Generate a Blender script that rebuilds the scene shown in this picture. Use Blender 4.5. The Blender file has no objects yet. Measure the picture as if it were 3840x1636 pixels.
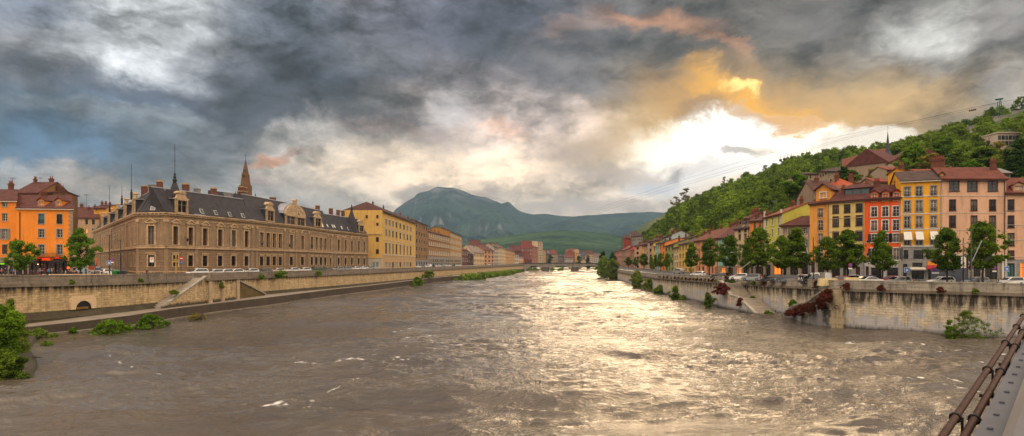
import bpy, math, random
import numpy as np
from mathutils import Vector, Matrix
R = math.radians
random.seed(7); rng = np.random.default_rng(7)
S = bpy.context.scene
C = S.collection
# ---------------------------------------------------------------- camera
F, HZ, H = 2400.0, 984.0, 10.0        # photo focal length in px, horizon row, eye height over the river
cam = bpy.data.cameras.new("camera"); camo = bpy.data.objects.new("camera", cam); C.objects.link(camo)
camo.location = (0, 0, H); camo.rotation_euler = (R(90), 0, 0)
cam.sensor_width = 36; cam.lens = F/3840*36; cam.shift_y = (HZ-818)/3840
cam.clip_start = 0.1; cam.clip_end = 30000
S.camera = camo
S.render.engine = 'CYCLES'
S.view_settings.view_transform = 'Standard'; S.view_settings.look = 'None'
S.view_settings.exposure = 0.0; S.view_settings.gamma = 1.0
S.cycles.max_bounces = 6; S.cycles.diffuse_bounces = 3; S.cycles.glossy_bounces = 3
S.cycles.transmission_bounces = 3; S.cycles.transparent_max_bounces = 6; S.cycles.volume_bounces = 0
S.cycles.sample_clamp_indirect = 4.0
S.cycles.caustics_reflective = False; S.cycles.caustics_refractive = False

def P(px, Y, py=None, z=None):
    """world point seen at photo column px (and row py, or at height z) at distance Y"""
    x = (px-1920)/F*Y
    if z is None: z = H-(py-HZ)/F*Y
    return Vector((x, Y, z))
def srgb(r, g, b, k=1.0):
    f = lambda c: ((c/255)/12.92 if c/255 <= 0.04045 else ((c/255+0.055)/1.055)**2.4)
    return (f(r)*k, f(g)*k, f(b)*k)

# ---------------------------------------------------------------- sky
SUN_AZ, SUN_EL = math.atan((2740-1920)/F), R(11.5)
W = bpy.data.worlds.new("World"); S.world = W; W.use_nodes = True
nt = W.node_tree; nt.nodes.clear()
def N(tree, t, **kw):
    n = tree.nodes.new(t)
    for k, v in kw.items():
        if k == 'ins':
            for i, x in v.items(): n.inputs[i].default_value = x
        else: setattr(n, k, v)
    return n
def L(tree, a, b): tree.links.new(a, b)
def build_sky():
    T = nt
    out = N(T, 'ShaderNodeOutputWorld'); bg = N(T, 'ShaderNodeBackground')
    L(T, bg.outputs[0], out.inputs[0])
    tc = N(T, 'ShaderNodeTexCoord'); sep = N(T, 'ShaderNodeSeparateXYZ'); L(T, tc.outputs['Generated'], sep.inputs[0])
    def m(op, a, b=None, c=None):
        n = N(T, 'ShaderNodeMath', operation=op)
        for i, v in enumerate((a, b, c)):
            if v is None: continue
            if isinstance(v, (int, float)): n.inputs[i].default_value = v
            else: L(T, v, n.inputs[i])
        return n.outputs[0]
    az = m('ARCTAN2', sep.outputs[0], sep.outputs[1])
    hyp = m('SQRT', m('ADD', m('MULTIPLY', sep.outputs[0], sep.outputs[0]), m('MULTIPLY', sep.outputs[1], sep.outputs[1])))
    el = m('ARCTAN2', sep.outputs[2], hyp)
    comb = N(T, 'ShaderNodeCombineXYZ'); L(T, az, comb.inputs[0]); L(T, m('MULTIPLY', el, 1.0), comb.inputs[1])
    # ragged edges: two warps of the direction, coarse and fine
    def noise(scale, detail, rough, src, w=0.0, stretch=1.0, dist=0.0):
        mp = N(T, 'ShaderNodeMapping'); mp.inputs['Scale'].default_value = (1, stretch, 1); mp.inputs['Location'].default_value = (w, w*.7, w*1.3)
        L(T, src, mp.inputs[0])
        n = N(T, 'ShaderNodeTexNoise', noise_dimensions='3D'); n.inputs['Scale'].default_value = scale
        n.inputs['Detail'].default_value = detail; n.inputs['Roughness'].default_value = rough; n.inputs['Distortion'].default_value = dist
        L(T, mp.outputs[0], n.inputs['Vector']); return n
    def warp(src, scale, detail, rough, off, st, ax, ay):
        n1 = noise(scale, detail, rough, src, off, st)
        sb = N(T, 'ShaderNodeVectorMath', operation='SUBTRACT'); L(T, n1.outputs['Color'], sb.inputs[0]); sb.inputs[1].default_value = (.5, .5, .5)
        sc = N(T, 'ShaderNodeVectorMath', operation='MULTIPLY'); L(T, sb.outputs[0], sc.inputs[0]); sc.inputs[1].default_value = (ax, ay, 0)
        ad = N(T, 'ShaderNodeVectorMath', operation='ADD'); L(T, src, ad.inputs[0]); L(T, sc.outputs[0], ad.inputs[1]); return ad.outputs[0]
    wv = warp(warp(comb.outputs[0], 4.5, 3, .5, 3.1, 1.6, .13, .085), 12.0, 8, .66, 8.4, 1.5, .105, .08)
    wl = warp(comb.outputs[0], 7.0, 4, .6, 5.2, 1.5, .07, .05)
    def ae(px, py):
        a = math.atan((px-1920)/F); return a, math.atan((HZ-py)/F*math.cos(a))
    cur = None
    def mixc(fac, a, b):
        n = N(T, 'ShaderNodeMix', data_type='RGBA', clamp_factor=True)
        if isinstance(fac, float): n.inputs[0].default_value = fac
        else: L(T, fac, n.inputs[0])
        for i, v in ((6, a), (7, b)):
            if isinstance(v, tuple): n.inputs[i].default_value = (*v, 1)
            else: L(T, v, n.inputs[i])
        return n.outputs[2]
    # clear air behind the clouds
    sky = N(T, 'ShaderNodeTexSky', sky_type='NISHITA', sun_disc=False, sun_elevation=SUN_EL, sun_rotation=SUN_AZ)
    sky.altitude = 200
    sk = N(T, 'ShaderNodeVectorMath', operation='SCALE'); L(T, sky.outputs[0], sk.inputs[0]); sk.inputs['Scale'].default_value = .1
    cur = mixc(0.85, sk.outputs[0], srgb(138, 136, 136))
    # horizon glow and the unseen overcast behind the viewer, brightened as fill for facades
    def ramp(v, a, b, c=0.0, d=1.0, smooth=True):
        n = N(T, 'ShaderNodeMapRange', interpolation_type='SMOOTHSTEP' if smooth else 'LINEAR', clamp=True)
        for i, x in enumerate((a, b, c, d)): n.inputs[i+1].default_value = x
        L(T, v, n.inputs[0]); return n.outputs[0]
    def blob(px, py, rx, ry, col, s=1.0, rot=0.0, sharp=1.0, k=1.0):
        nonlocal cur
        a, e = ae(px, py)
        ra = rx/F*math.cos(a)**2; re = ry/F*math.cos(a)
        mp = N(T, 'ShaderNodeMapping', vector_type='TEXTURE')
        mp.inputs['Location'].default_value = (a, e, 0); mp.inputs['Rotation'].default_value = (0, 0, R(rot)); mp.inputs['Scale'].default_value = (ra*1.5, re*1.5, 1)
        L(T, wv, mp.inputs[0])
        g = N(T, 'ShaderNodeTexGradient', gradient_type='SPHERICAL'); L(T, mp.outputs[0], g.inputs[0])
        cur = mixc(ramp(g.outputs['Fac'], .42-.42*sharp, .42+.42*sharp, 0, s), cur, srgb(*col, k))
    B = blob
    for a in SKY: B(*a[:5], **(a[5] if len(a) > 5 else {}))
    # billows: brightness varies inside every cloud
    n2 = noise(6.5, 12, .62, wl, 9.3, 2.0)
    n3 = noise(15.0, 10, .62, wl, 4.7, 1.9)
    n4 = noise(2.6, 4, .5, wl, 1.7, 2.2)
    puff = m('ABSOLUTE', m('SUBTRACT', noise(9.0, 7, .60, wl, 12.7, 1.8).outputs[0], .5))     # rounded billow tops
    f = m('ADD', m('MULTIPLY', ramp(n2.outputs[0], .38, .62, -.5, .5), .72), m('MULTIPLY', ramp(n3.outputs[0], .34, .66, -.5, .5), .42))
    f = m('ADD', f, m('MULTIPLY', ramp(n4.outputs[0], .3, .7, -.5, .5), .26))
    f = m('ADD', f, m('MULTIPLY', ramp(puff, .0, .12, -.5, .5, False), .34))
    f = m('ADD', f, 1.0)
    mu = N(T, 'ShaderNodeVectorMath', operation='SCALE'); L(T, cur, mu.inputs[0]); L(T, f, mu.inputs['Scale'])
    cur = mu.outputs[0]
    for a in SKY2: B(*a[:5], **(a[5] if len(a) > 5 else {}))
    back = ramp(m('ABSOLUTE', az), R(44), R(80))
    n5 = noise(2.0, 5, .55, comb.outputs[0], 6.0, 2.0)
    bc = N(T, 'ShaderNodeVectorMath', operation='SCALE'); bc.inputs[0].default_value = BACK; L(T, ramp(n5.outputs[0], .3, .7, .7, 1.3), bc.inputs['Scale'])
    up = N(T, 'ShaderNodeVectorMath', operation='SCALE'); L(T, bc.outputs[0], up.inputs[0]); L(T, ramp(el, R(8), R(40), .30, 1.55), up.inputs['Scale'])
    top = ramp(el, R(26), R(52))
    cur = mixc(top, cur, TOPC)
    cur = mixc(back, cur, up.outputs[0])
    cur = mixc(ramp(el, R(0), R(-6)), cur, (.10, .09, .07))
    L(T, cur, bg.inputs[0]); bg.inputs[1].default_value = 1.0
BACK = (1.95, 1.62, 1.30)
TOPC = (.66, .63, .62)
SKY = [  # (col px, row px, half width, half height, srgb[, options]) : cloud masses as directions
 (1000, 900, 2600, 240, (206, 188, 172), dict(s=.7)),
 (560, 170, 430, 260, (220, 224, 226), dict(rot=-10, k=1.15)),
 (100, 50, 330, 170, (136, 144, 158)),
 (60, 240, 300, 130, (150, 150, 154), dict(s=.8)),
 (1750, 90, 420, 240, (160, 161, 178)),
 (1050, 60, 260, 120, (120, 130, 146), dict(s=.8)),
 (1400, 330, 580, 220, (76, 82, 96), dict(rot=-4)),
 (620, 385, 560, 80, (72, 79, 94), dict(rot=-2, s=.97)),
 (120, 400, 420, 60, (98, 103, 115), dict(s=.9)),
 (980, 360, 300, 150, (70, 74, 87), dict(s=.9)),
 (1550, 440, 430, 120, (106, 104, 104), dict(rot=8, s=.9)),
 (1500, 230, 260, 100, (122, 122, 126), dict(s=.7)),
 (230, 545, 640, 180, (72, 104, 132)),
 (330, 445, 380, 38, (142, 150, 156), dict(s=.6, rot=-2)),
 (800, 560, 420, 90, (108, 118, 128), dict(s=.9, rot=-6)),
 (650, 470, 300, 50, (132, 138, 144), dict(s=.6)),
 (600, 660, 340, 60, (122, 126, 130), dict(s=.8)),
 (30, 640, 140, 34, (168, 166, 164), dict(s=.7)),
 (430, 700, 380, 50, (206, 184, 162), dict(s=.85)),
 (1250, 660, 400, 110, (152, 148, 146), dict(s=.9)),
 (1150, 540, 170, 90, (222, 216, 208), dict(rot=25, s=.95, k=1.15)),
 (1350, 520, 260, 60, (150, 146, 144), dict(s=.7)),
 (1550, 640, 560, 140, (226, 202, 174), dict(s=.9, k=1.1)),
 (1750, 430, 330, 60, (158, 148, 142), dict(s=.8, rot=-10)),
 (2150, 430, 460, 250, (236, 214, 202), dict(k=1.15)),
 (1650, 400, 100, 40, (200, 192, 190), dict(rot=30, s=.8)),
 (2050, 690, 700, 180, (246, 218, 186), dict(k=1.2)),
 (2350, 780, 620, 110, (244, 222, 198), dict(s=.9, k=1.25)),
 (1980, 130, 480, 230, (78, 82, 94)),
 (2450, 190, 560, 210, (96, 95, 97), dict(rot=8)),
 (3000, 150, 760, 330, (106, 101, 95)),
 (2330, 330, 330, 80, (116, 112, 112), dict(rot=-26)),
 (2620, 330, 330, 110, (132, 120, 104), dict(rot=-14)),
 (3350, 330, 560, 260, (138, 124, 106)),
 (3330, 470, 600, 160, (184, 150, 100), dict(rot=4)),
 (3700, 480, 260, 120, (158, 140, 114), dict(s=.8)),
 (3480, 110, 200, 120, (202, 200, 194), dict(rot=-20, s=.95)),
 (3720, 60, 160, 100, (138, 132, 128), dict(s=.8)),
 (3790, 300, 120, 110, (176, 168, 158), dict(s=.8)),
 (3150, 60, 250, 90, (104, 101, 100), dict(s=.7)),
 (2480, 50, 230, 36, (204, 146, 108), dict(rot=-14, s=.62)),
 (2740, 165, 170, 26, (206, 152, 110), dict(rot=-28, s=.6)),
 (2180, 60, 150, 30, (170, 140, 124), dict(rot=10, s=.4)),
 (1020, 568, 80, 26, (236, 160, 106), dict(rot=8, s=.8)),
 (1110, 545, 80, 20, (200, 150, 126), dict(rot=14, s=.6)),
 (1500, 450, 200, 24, (176, 150, 138), dict(s=.6)),
 (1880, 470, 110, 26, (226, 176, 146), dict(rot=-20, s=.6)),
 (940, 660, 80, 40, (176, 142, 132), dict(s=.6)),
]
SKY2 = [
 (2230, 560, 260, 60, (196, 176, 164), dict(s=.8, rot=2)),
 (2750, 500, 560, 200, (250, 204, 130), dict(s=.8, k=1.1)),
 (2820, 400, 420, 130, (222, 166, 92), dict(rot=-14, s=.8)),
 (2840, 345, 250, 52, (255, 186, 66), dict(rot=-24, s=.9, k=1.15)),
 (2860, 318, 90, 20, (255, 222, 130), dict(rot=-18, k=1.5)),
 (2690, 580, 370, 150, (255, 246, 228), dict(sharp=.5, k=1.65)),
 (2850, 530, 330, 140, (255, 250, 240), dict(sharp=.35, k=1.9, rot=-10)),
 (3020, 530, 180, 95, (255, 242, 220), dict(sharp=.35, k=1.7)),
 (2750, 640, 300, 60, (250, 244, 236), dict(sharp=.7, s=.9, k=1.3)),
 (3230, 545, 240, 48, (250, 238, 218), dict(sharp=.45, s=.95, k=1.2)),
 (2560, 690, 260, 60, (244, 238, 234), dict(s=.7, k=1.1)),
 (2690, 395, 130, 50, (176, 140, 100), dict(sharp=.8, s=.7, rot=20)),
 (2880, 415, 110, 30, (196, 150, 96), dict(sharp=.7, s=.6, rot=-16)),
 (3030, 440, 150, 26, (244, 176, 76), dict(sharp=.8, s=.8, rot=-22)),
 (2830, 560, 100, 34, (196, 186, 176), dict(sharp=.6, s=.85)),
 (2320, 650, 300, 36, (198, 180, 166), dict(s=.7)),
 (2100, 770, 260, 40, (190, 174, 160), dict(s=.7)),
 (1560, 710, 110, 34, (158, 148, 140), dict(s=.7, rot=12)),
 (1900, 700, 100, 30, (176, 160, 150), dict(s=.6)),
 (2540, 662, 34, 22, (178, 170, 170), dict(s=.8)),
 (2450, 700, 90, 40, (206, 212, 222), dict(s=.7)),
 (2280, 780, 360, 34, (204, 188, 176), dict(s=.6)),
]
build_sky()
W.cycles.sampling_method = 'MANUAL'; W.cycles.sample_map_resolution = 512
# ---------------------------------------------------------------- sun (a low sun veiled by cloud)
sun = bpy.data.lights.new("sun", 'SUN'); suno = bpy.data.objects.new("sun", sun); C.objects.link(suno)
sun.energy = 1.3; sun.angle = R(34); sun.color = (1, .70, .40)
sd = Vector((math.sin(SUN_AZ)*math.cos(SUN_EL), math.cos(SUN_AZ)*math.cos(SUN_EL), math.sin(SUN_EL)))
suno.rotation_euler = sd.to_track_quat('Z', 'Y').to_euler()

# ---------------------------------------------------------------- helpers
class MB:
    def __init__(s): s.v = []; s.f = []; s.m = []
    def face(s, pts, m=0):
        i = len(s.v); s.v += [tuple(p) for p in pts]; s.f.append(tuple(range(i, i+len(pts)))); s.m.append(m)
    def box(s, x0, x1, y0, y1, z0, z1, m=0, bottom=True):
        p = [(x0,y0,z0),(x1,y0,z0),(x1,y1,z0),(x0,y1,z0),(x0,y0,z1),(x1,y0,z1),(x1,y1,z1),(x0,y1,z1)]
        i = len(s.v); s.v += p
        q = [(0,1,5,4),(1,2,6,5),(2,3,7,6),(3,0,4,7),(4,5,6,7)] + ([(3,2,1,0)] if bottom else [])
        for a in q: s.f.append(tuple(i+k for k in a)); s.m.append(m)
    def hexa(s, b, t, m=0):
        """b, t: 4 points each, same winding (counter-clockwise from above)"""
        i = len(s.v); s.v += [tuple(p) for p in b]+[tuple(p) for p in t]
        for a in [(0,1,5,4),(1,2,6,5),(2,3,7,6),(3,0,4,7),(4,5,6,7),(3,2,1,0)]:
            s.f.append(tuple(i+k for k in a)); s.m.append(m)
    def prism(s, poly, y0, y1, m=0, axis='y'):
        """poly in (x,z), extruded along y (or poly (x,y) along z)"""
        n = len(poly); i = len(s.v)
        for y in (y0, y1):
            for a, b in poly: s.v.append((a, y, b) if axis == 'y' else ((a, b, y) if axis == 'z' else (y, a, b)))
        s.f.append(tuple(i+k for k in range(n))); s.m.append(m)
        s.f.append(tuple(i+n+k for k in reversed(range(n)))); s.m.append(m)
        for k in range(n):
            j = (k+1) % n; s.f.append((i+j, i+k, i+n+k, i+n+j)); s.m.append(m)
    def tube(s, pts, r, n=6, m=0, caps=True):
        pts = [Vector(p) for p in pts]; rr = r if isinstance(r, (list, tuple)) else [r]*len(pts)
        i0 = len(s.v); up = Vector((0, 0, 1))
        for k, p in enumerate(pts):
            d = (pts[min(k+1, len(pts)-1)]-pts[max(k-1, 0)]).normalized()
            a = d.cross(up if abs(d.z) < .95 else Vector((1, 0, 0))).normalized(); b = d.cross(a)
            for j in range(n):
                t = 2*math.pi*j/n; s.v.append(tuple(p+(a*math.cos(t)+b*math.sin(t))*rr[k]))
        for k in range(len(pts)-1):
            for j in range(n):
                a = i0+k*n+j; b = i0+k*n+(j+1) % n; s.f.append((a, b, b+n, a+n)); s.m.append(m)
        if caps:
            s.f.append(tuple(i0+j for j in reversed(range(n)))); s.m.append(m)
            e = i0+(len(pts)-1)*n; s.f.append(tuple(e+j for j in range(n))); s.m.append(m)
    def lathe(s, prof, c=(0, 0, 0), n=12, m=0):
        i0 = len(s.v)
        for r, z in prof:
            for j in range(n):
                t = 2*math.pi*j/n; s.v.append((c[0]+r*math.cos(t), c[1]+r*math.sin(t), c[2]+z))
        for k in range(len(prof)-1):
            for j in range(n):
                a = i0+k*n+j; b = i0+k*n+(j+1) % n; s.f.append((a, b, b+n, a+n)); s.m.append(m)
    def slab(s, quad, th, m=0):
        q = [Vector(p) for p in quad]; n = (q[1]-q[0]).cross(q[-1]-q[0]).normalized()
        if n.z < 0: n = -n
        s.hexa([p-n*th for p in q], q, m) if len(q) == 4 else None
        if len(q) == 3:
            i = len(s.v); s.v += [tuple(p) for p in q]+[tuple(p-n*th) for p in q]
            for a in [(0,1,2),(5,4,3),(0,3,4,1),(1,4,5,2),(2,5,3,0)]: s.f.append(tuple(i+k for k in a)); s.m.append(m)
    def mesh(s, name, mats, smooth=False):
        me = bpy.data.meshes.new(name)
        me.from_pydata(s.v, [], s.f); finish(me, mats, s.m, smooth); return me
    def build(s, name, mats, parent=None, smooth=False, loc=None):
        if not s.f: return None
        return link(name, s.mesh(name, mats, smooth), parent, loc)
def finish(me, mats, mi=None, smooth=False, uv=True):
    for m in (mats if isinstance(mats, (list, tuple)) else [mats]): me.materials.append(m)
    n = len(me.polygons)
    if mi is not None: me.polygons.foreach_set('material_index', np.array(mi, np.int32))
    if smooth: me.polygons.foreach_set('use_smooth', np.ones(n, bool))
    if uv: metric_uv(me)
    me.update()
def metric_uv(me):
    n = len(me.polygons); nl = len(me.loops)
    no = np.empty(n*3); me.polygons.foreach_get('normal', no); no = no.reshape(-1, 3)
    lt = np.empty(n, np.int32); me.polygons.foreach_get('loop_total', lt)
    co = np.empty(len(me.vertices)*3); me.vertices.foreach_get('co', co); co = co.reshape(-1, 3)
    vi = np.empty(nl, np.int32); me.loops.foreach_get('vertex_index', vi)
    t = np.stack([-no[:, 1], no[:, 0], np.zeros(n)], 1); l = np.linalg.norm(t, axis=1)
    flat = l < .05; t[flat] = (1, 0, 0); l[flat] = 1; t /= l[:, None]
    b = np.cross(no, t); pi = np.repeat(np.arange(n), lt); p = co[vi]
    uv = np.stack([(p*t[pi]).sum(1), (p*b[pi]).sum(1)], 1)
    u = me.uv_layers.new(name='UVMap'); u.data.foreach_set('uv', uv.ravel())
def link(name, me, parent=None, loc=None, rz=0, sc=None):
    o = bpy.data.objects.new(name, me); C.objects.link(o)
    if parent: o.parent = parent
    if loc is not None: o.location = loc
    if rz: o.rotation_euler.z = rz
    if sc is not None: o.scale = sc
    return o
def tag(o, label, cat=None, group=None, kind=None):
    o['label'] = label
    if cat: o['category'] = cat
    if group: o['group'] = group
    if kind: o['kind'] = kind
    return o
def thing(name, label, cat, loc=(0, 0, 0), rz=0, group=None):
    o = bpy.data.objects.new(name, None); C.objects.link(o); o.location = loc; o.rotation_euler = (0, 0, rz)
    o.empty_display_size = .2
    return tag(o, label, cat, group)
def structure(o, label=None):
    o['kind'] = 'structure'
    if label: o['label'] = label
    return o
def copy_tree(o, parent=None):
    c = o.copy(); C.objects.link(c)
    if parent: c.parent = parent
    for ch in list(o.children): copy_tree(ch, c)
    return c
# value noise in numpy
_perm = rng.random((256, 256))
def vnoise(x, y):
    xi = np.floor(x).astype(int); yi = np.floor(y).astype(int); fx = x-xi; fy = y-yi
    fx = fx*fx*(3-2*fx); fy = fy*fy*(3-2*fy)
    g = lambda a, b: _perm[a & 255, b & 255]
    return (g(xi, yi)*(1-fx)+g(xi+1, yi)*fx)*(1-fy)+(g(xi, yi+1)*(1-fx)+g(xi+1, yi+1)*fx)*fy
def fbm(x, y, o=4, g=.5):
    s = 0; a = 1; t = 0
    for k in range(o): s = s+a*vnoise(x*2**k+17.3*k, y*2**k+5.7*k); t += a; a *= g
    return s/t*2-1

# ---------------------------------------------------------------- materials
def newmat(name):
    m = bpy.data.materials.new(name); m.use_nodes = True; t = m.node_tree; t.nodes.clear()
    o = N(t, 'ShaderNodeOutputMaterial'); b = N(t, 'ShaderNodeBsdfPrincipled'); L(t, b.outputs[0], o.inputs[0])
    return m, t, b
def mathn(t, op, a, b=0.0):
    n = N(t, 'ShaderNodeMath', operation=op)
    for i, v in enumerate((a, b)):
        if isinstance(v, (int, float)): n.inputs[i].default_value = v
        else: L(t, v, n.inputs[i])
    return n.outputs[0]
def maprange(t, v, a, b, c=0., d=1.):
    n = N(t, 'ShaderNodeMapRange', clamp=True)
    for i, x in enumerate((a, b, c, d)): n.inputs[i+1].default_value = x
    L(t, v, n.inputs[0]); return n.outputs[0]
def mix(t, f, a, b, mode='MIX'):
    n = N(t, 'ShaderNodeMix', data_type='RGBA', blend_type=mode)
    if isinstance(f, float): n.inputs[0].default_value = f
    else: L(t, f, n.inputs[0])
    for i, v in ((6, a), (7, b)):
        if isinstance(v, tuple): n.inputs[i].default_value = (*v[:3], 1)
        else: L(t, v, n.inputs[i])
    return n.outputs[2]
def tnoise(t, vec, scale, detail=5, rough=.55, sc=(1, 1, 1)):
    mp = N(t, 'ShaderNodeMapping'); mp.inputs['Scale'].default_value = sc; L(t, vec, mp.inputs[0])
    n = N(t, 'ShaderNodeTexNoise'); n.inputs['Scale'].default_value = scale; n.inputs['Detail'].default_value = detail
    n.inputs['Roughness'].default_value = rough; L(t, mp.outputs[0], n.inputs['Vector']); return n.outputs[0]
def bump(t, b, h, strength, dist=.05):
    n = N(t, 'ShaderNodeBump'); n.inputs['Strength'].default_value = strength; n.inputs['Distance'].default_value = dist
    L(t, h, n.inputs['Height']); L(t, n.outputs[0], b.inputs['Normal'])
_mc = {}
def plaster(col, var=.30, streak=.36, rough=.88, spots=.0):
    key = ('pl', col, var, streak, spots)
    if key in _mc: return _mc[key]
    m, t, b = newmat('plaster'); tc = N(t, 'ShaderNodeTexCoord'); uv = tc.outputs['UV']
    c = srgb(*col)
    a = tnoise(t, uv, .22, 6, .6); s = tnoise(t, uv, .55, 5, .6, (2.4, .30, 1)); f = tnoise(t, uv, 3.0, 4, .6)
    dark = tuple(x*.62 for x in c); lite = tuple(min(1, x*1.16+.01) for x in c)
    k = mix(t, maprange(t, a, .3, .7), mix(t, float(1-var*1.6), dark, c), mix(t, float(var), c, lite))
    k = mix(t, maprange(t, s, .50, .70, 0, streak*1.5), k, tuple(x*.42 for x in (c[0], c[1]*.95, c[2]*.9)))
    k = mix(t, maprange(t, f, .35, .7, 0, .12), k, dark)
    L(t, k, b.inputs['Base Color']); b.inputs['Roughness'].default_value = rough; b.inputs['Specular IOR Level'].default_value = .25
    bump(t, b, f, .35, .02)
    _mc[key] = m; return m
def stone(c1, c2, mort, bw=.9, bh=.38, stain=.5, streakc=(.03, .026, .022), bump_s=.5, mortar=.02, pale=0.0, name='stone', offset=.5, low=None):
    m, t, b = newmat(name); tc = N(t, 'ShaderNodeTexCoord'); uv = tc.outputs['UV']
    w = N(t, 'ShaderNodeTexNoise'); w.inputs['Scale'].default_value = 1.1; L(t, uv, w.inputs['Vector'])
    wa = N(t, 'ShaderNodeVectorMath', operation='MULTIPLY_ADD'); L(t, w.outputs['Color'], wa.inputs[0]); wa.inputs[1].default_value = (.22, .16, 0); L(t, uv, wa.inputs[2])
    br = N(t, 'ShaderNodeTexBrick', offset=offset); L(t, wa.outputs[0], br.inputs[0])
    br.inputs['Scale'].default_value = 1; br.inputs['Brick Width'].default_value = bw; br.inputs['Row Height'].default_value = bh
    br.inputs['Mortar Size'].default_value = mortar; br.inputs['Mortar Smooth'].default_value = .2; br.inputs['Bias'].default_value = -.1
    br.inputs['Color1'].default_value = (*srgb(*c1), 1); br.inputs['Color2'].default_value = (*srgb(*c2), 1); br.inputs['Mortar'].default_value = (*srgb(*mort), 1)
    a = tnoise(t, uv, .35, 6, .65); s = tnoise(t, uv, .8, 6, .62, (1.6, .22, 1)); f = tnoise(t, uv, 6, 4, .6)
    blk = tnoise(t, uv, 1.3, 2, .5, (1, 2.2, 1))
    k = mix(t, maprange(t, a, .35, .68, 0, .55), mix(t, maprange(t, blk, .35, .65, 0, .55), br.outputs[0], tuple(x*1.25 for x in srgb(*c1))), tuple(x*.5 for x in srgb(*c1)))
    if pale:
        sy = N(t, 'ShaderNodeSeparateXYZ'); L(t, uv, sy.inputs[0])
        pn = mathn(t, 'ADD', tnoise(t, uv, .22, 7, .65, (1, 1.1, 1)), mathn(t, 'MULTIPLY', mathn(t, 'SUBTRACT', 2.6, sy.outputs[1]), .05))
        k = mix(t, maprange(t, pn, .50, .56, 0, pale), k, srgb(176, 176, 182))
    if low is not None:   # damp, stained foot and streaked head of the wall, fixed on the stones by height
        sx = N(t, 'ShaderNodeSeparateXYZ'); L(t, uv, sx.inputs[0])
        hh = mathn(t, 'ADD', sx.outputs[1], mathn(t, 'MULTIPLY', s, 1.6))
        st = maprange(t, hh, low[0], low[1], 0, 1)
        k = mix(t, mathn(t, 'MULTIPLY', st, maprange(t, s, .37, .54, .1, .95)), k, (.022, .018, .015))
        k = mix(t, maprange(t, hh, low[2], low[3], .9, 0), k, (.022, .02, .014))
    k = mix(t, maprange(t, s, .50, .68, 0, stain), k, streakc)
    k = mix(t, maprange(t, f, .3, .7, 0, .25), k, (.05, .045, .04))
    L(t, k, b.inputs['Base Color']); b.inputs['Roughness'].default_value = .9; b.inputs['Specular IOR Level'].default_value = .25
    bump(t, b, mathn(t, 'ADD', mathn(t, 'MULTIPLY', br.outputs['Fac'], -1.0), mathn(t, 'MULTIPLY', f, .6)), bump_s, .05)
    return m
def tiles(col, name='roof_tiles', pitch=.28, var=.35):
    key = ('ti', col)
    if key in _mc: return _mc[key]
    m, t, b = newmat(name); tc = N(t, 'ShaderNodeTexCoord'); uv = tc.outputs['UV']; c = srgb(*col)
    wv = N(t, 'ShaderNodeTexWave', wave_type='BANDS', bands_direction='X'); wv.inputs['Scale'].default_value = 1/pitch/2/math.pi*3.14; L(t, uv, wv.inputs[0])
    wv.inputs['Distortion'].default_value = .6
    a = tnoise(t, uv, .6, 6, .65); f = tnoise(t, uv, 5, 4, .7)
    k = mix(t, maprange(t, a, .3, .7), tuple(x*.5 for x in c), tuple(min(1, x*1.25) for x in c))
    k = mix(t, maprange(t, f, .4, .75, 0, .5), k, tuple(x*.4+.01 for x in c))
    k = mix(t, maprange(t, wv.outputs['Fac'], .0, .5, .45, 0), k, tuple(x*.25 for x in c))
    L(t, k, b.inputs['Base Color']); b.inputs['Roughness'].default_value = .85; b.inputs['Specular IOR Level'].default_value = .3
    bump(t, b, wv.outputs['Fac'], .7, .06); _mc[key] = m; return m
def plain(name, col, rough=.6, metal=0.0, var=.3, scale=2.0, spec=.4, bmp=.1, coat=0.0, lin=False):
    key = ('p', name, col, rough, metal)
    if key in _mc: return _mc[key]
    m, t, b = newmat(name); tc = N(t, 'ShaderNodeTexCoord'); c = col if lin else srgb(*col)
    a = tnoise(t, tc.outputs['Object'], scale, 6, .65)
    L(t, mix(t, maprange(t, a, .3, .7), tuple(x*(1-var) for x in c), tuple(min(1, x*(1+var*.6)) for x in c)), b.inputs['Base Color'])
    b.inputs['Roughness'].default_value = rough; b.inputs['Metallic'].default_value = metal; b.inputs['Specular IOR Level'].default_value = spec
    if coat: b.inputs['Coat Weight'].default_value = coat; b.inputs['Coat Roughness'].default_value = .05
    if bmp: bump(t, b, a, bmp, .03)
    _mc[key] = m; return m
def glow(name, col, k):
    m, t, b = newmat(name); b.inputs['Base Color'].default_value = (*srgb(*col), 1)
    b.inputs['Emission Color'].default_value = (*srgb(*col), 1); b.inputs['Emission Strength'].default_value = k; return m
def leafmat(name, c1, c2, trans=.35, hue=.5):
    m = bpy.data.materials.new(name); m.use_nodes = True; t = m.node_tree; t.nodes.clear()
    o = N(t, 'ShaderNodeOutputMaterial'); d = N(t, 'ShaderNodeBsdfDiffuse'); tr = N(t, 'ShaderNodeBsdfTranslucent'); ms = N(t, 'ShaderNodeMixShader')
    at = N(t, 'ShaderNodeAttribute', attribute_name='tint'); oi = N(t, 'ShaderNodeObjectInfo')
    f = mathn(t, 'ADD', mathn(t, 'MULTIPLY', at.outputs['Fac'], .75), mathn(t, 'MULTIPLY', oi.outputs['Random'], .25))
    k = mix(t, f, c1, c2); L(t, k, d.inputs[0])
    L(t, mix(t, 1.0, k, (1.25, 1.25, .55), 'MULTIPLY'), tr.inputs[0]); ms.inputs[0].default_value = trans
    L(t, d.outputs[0], ms.inputs[1]); L(t, tr.outputs[0], ms.inputs[2]); L(t, ms.outputs[0], o.inputs[0]); return m
MT = {}
MT['glass'] = plain('window_glass', (26, 25, 26), .12, var=.5, spec=.8, bmp=0)
MT['glassb'] = plain('pale_glass', (70, 78, 84), .12, var=.3, spec=.9, bmp=0)
MT['white'] = plain('white_paint', (205, 200, 190), .55, var=.15)
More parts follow.
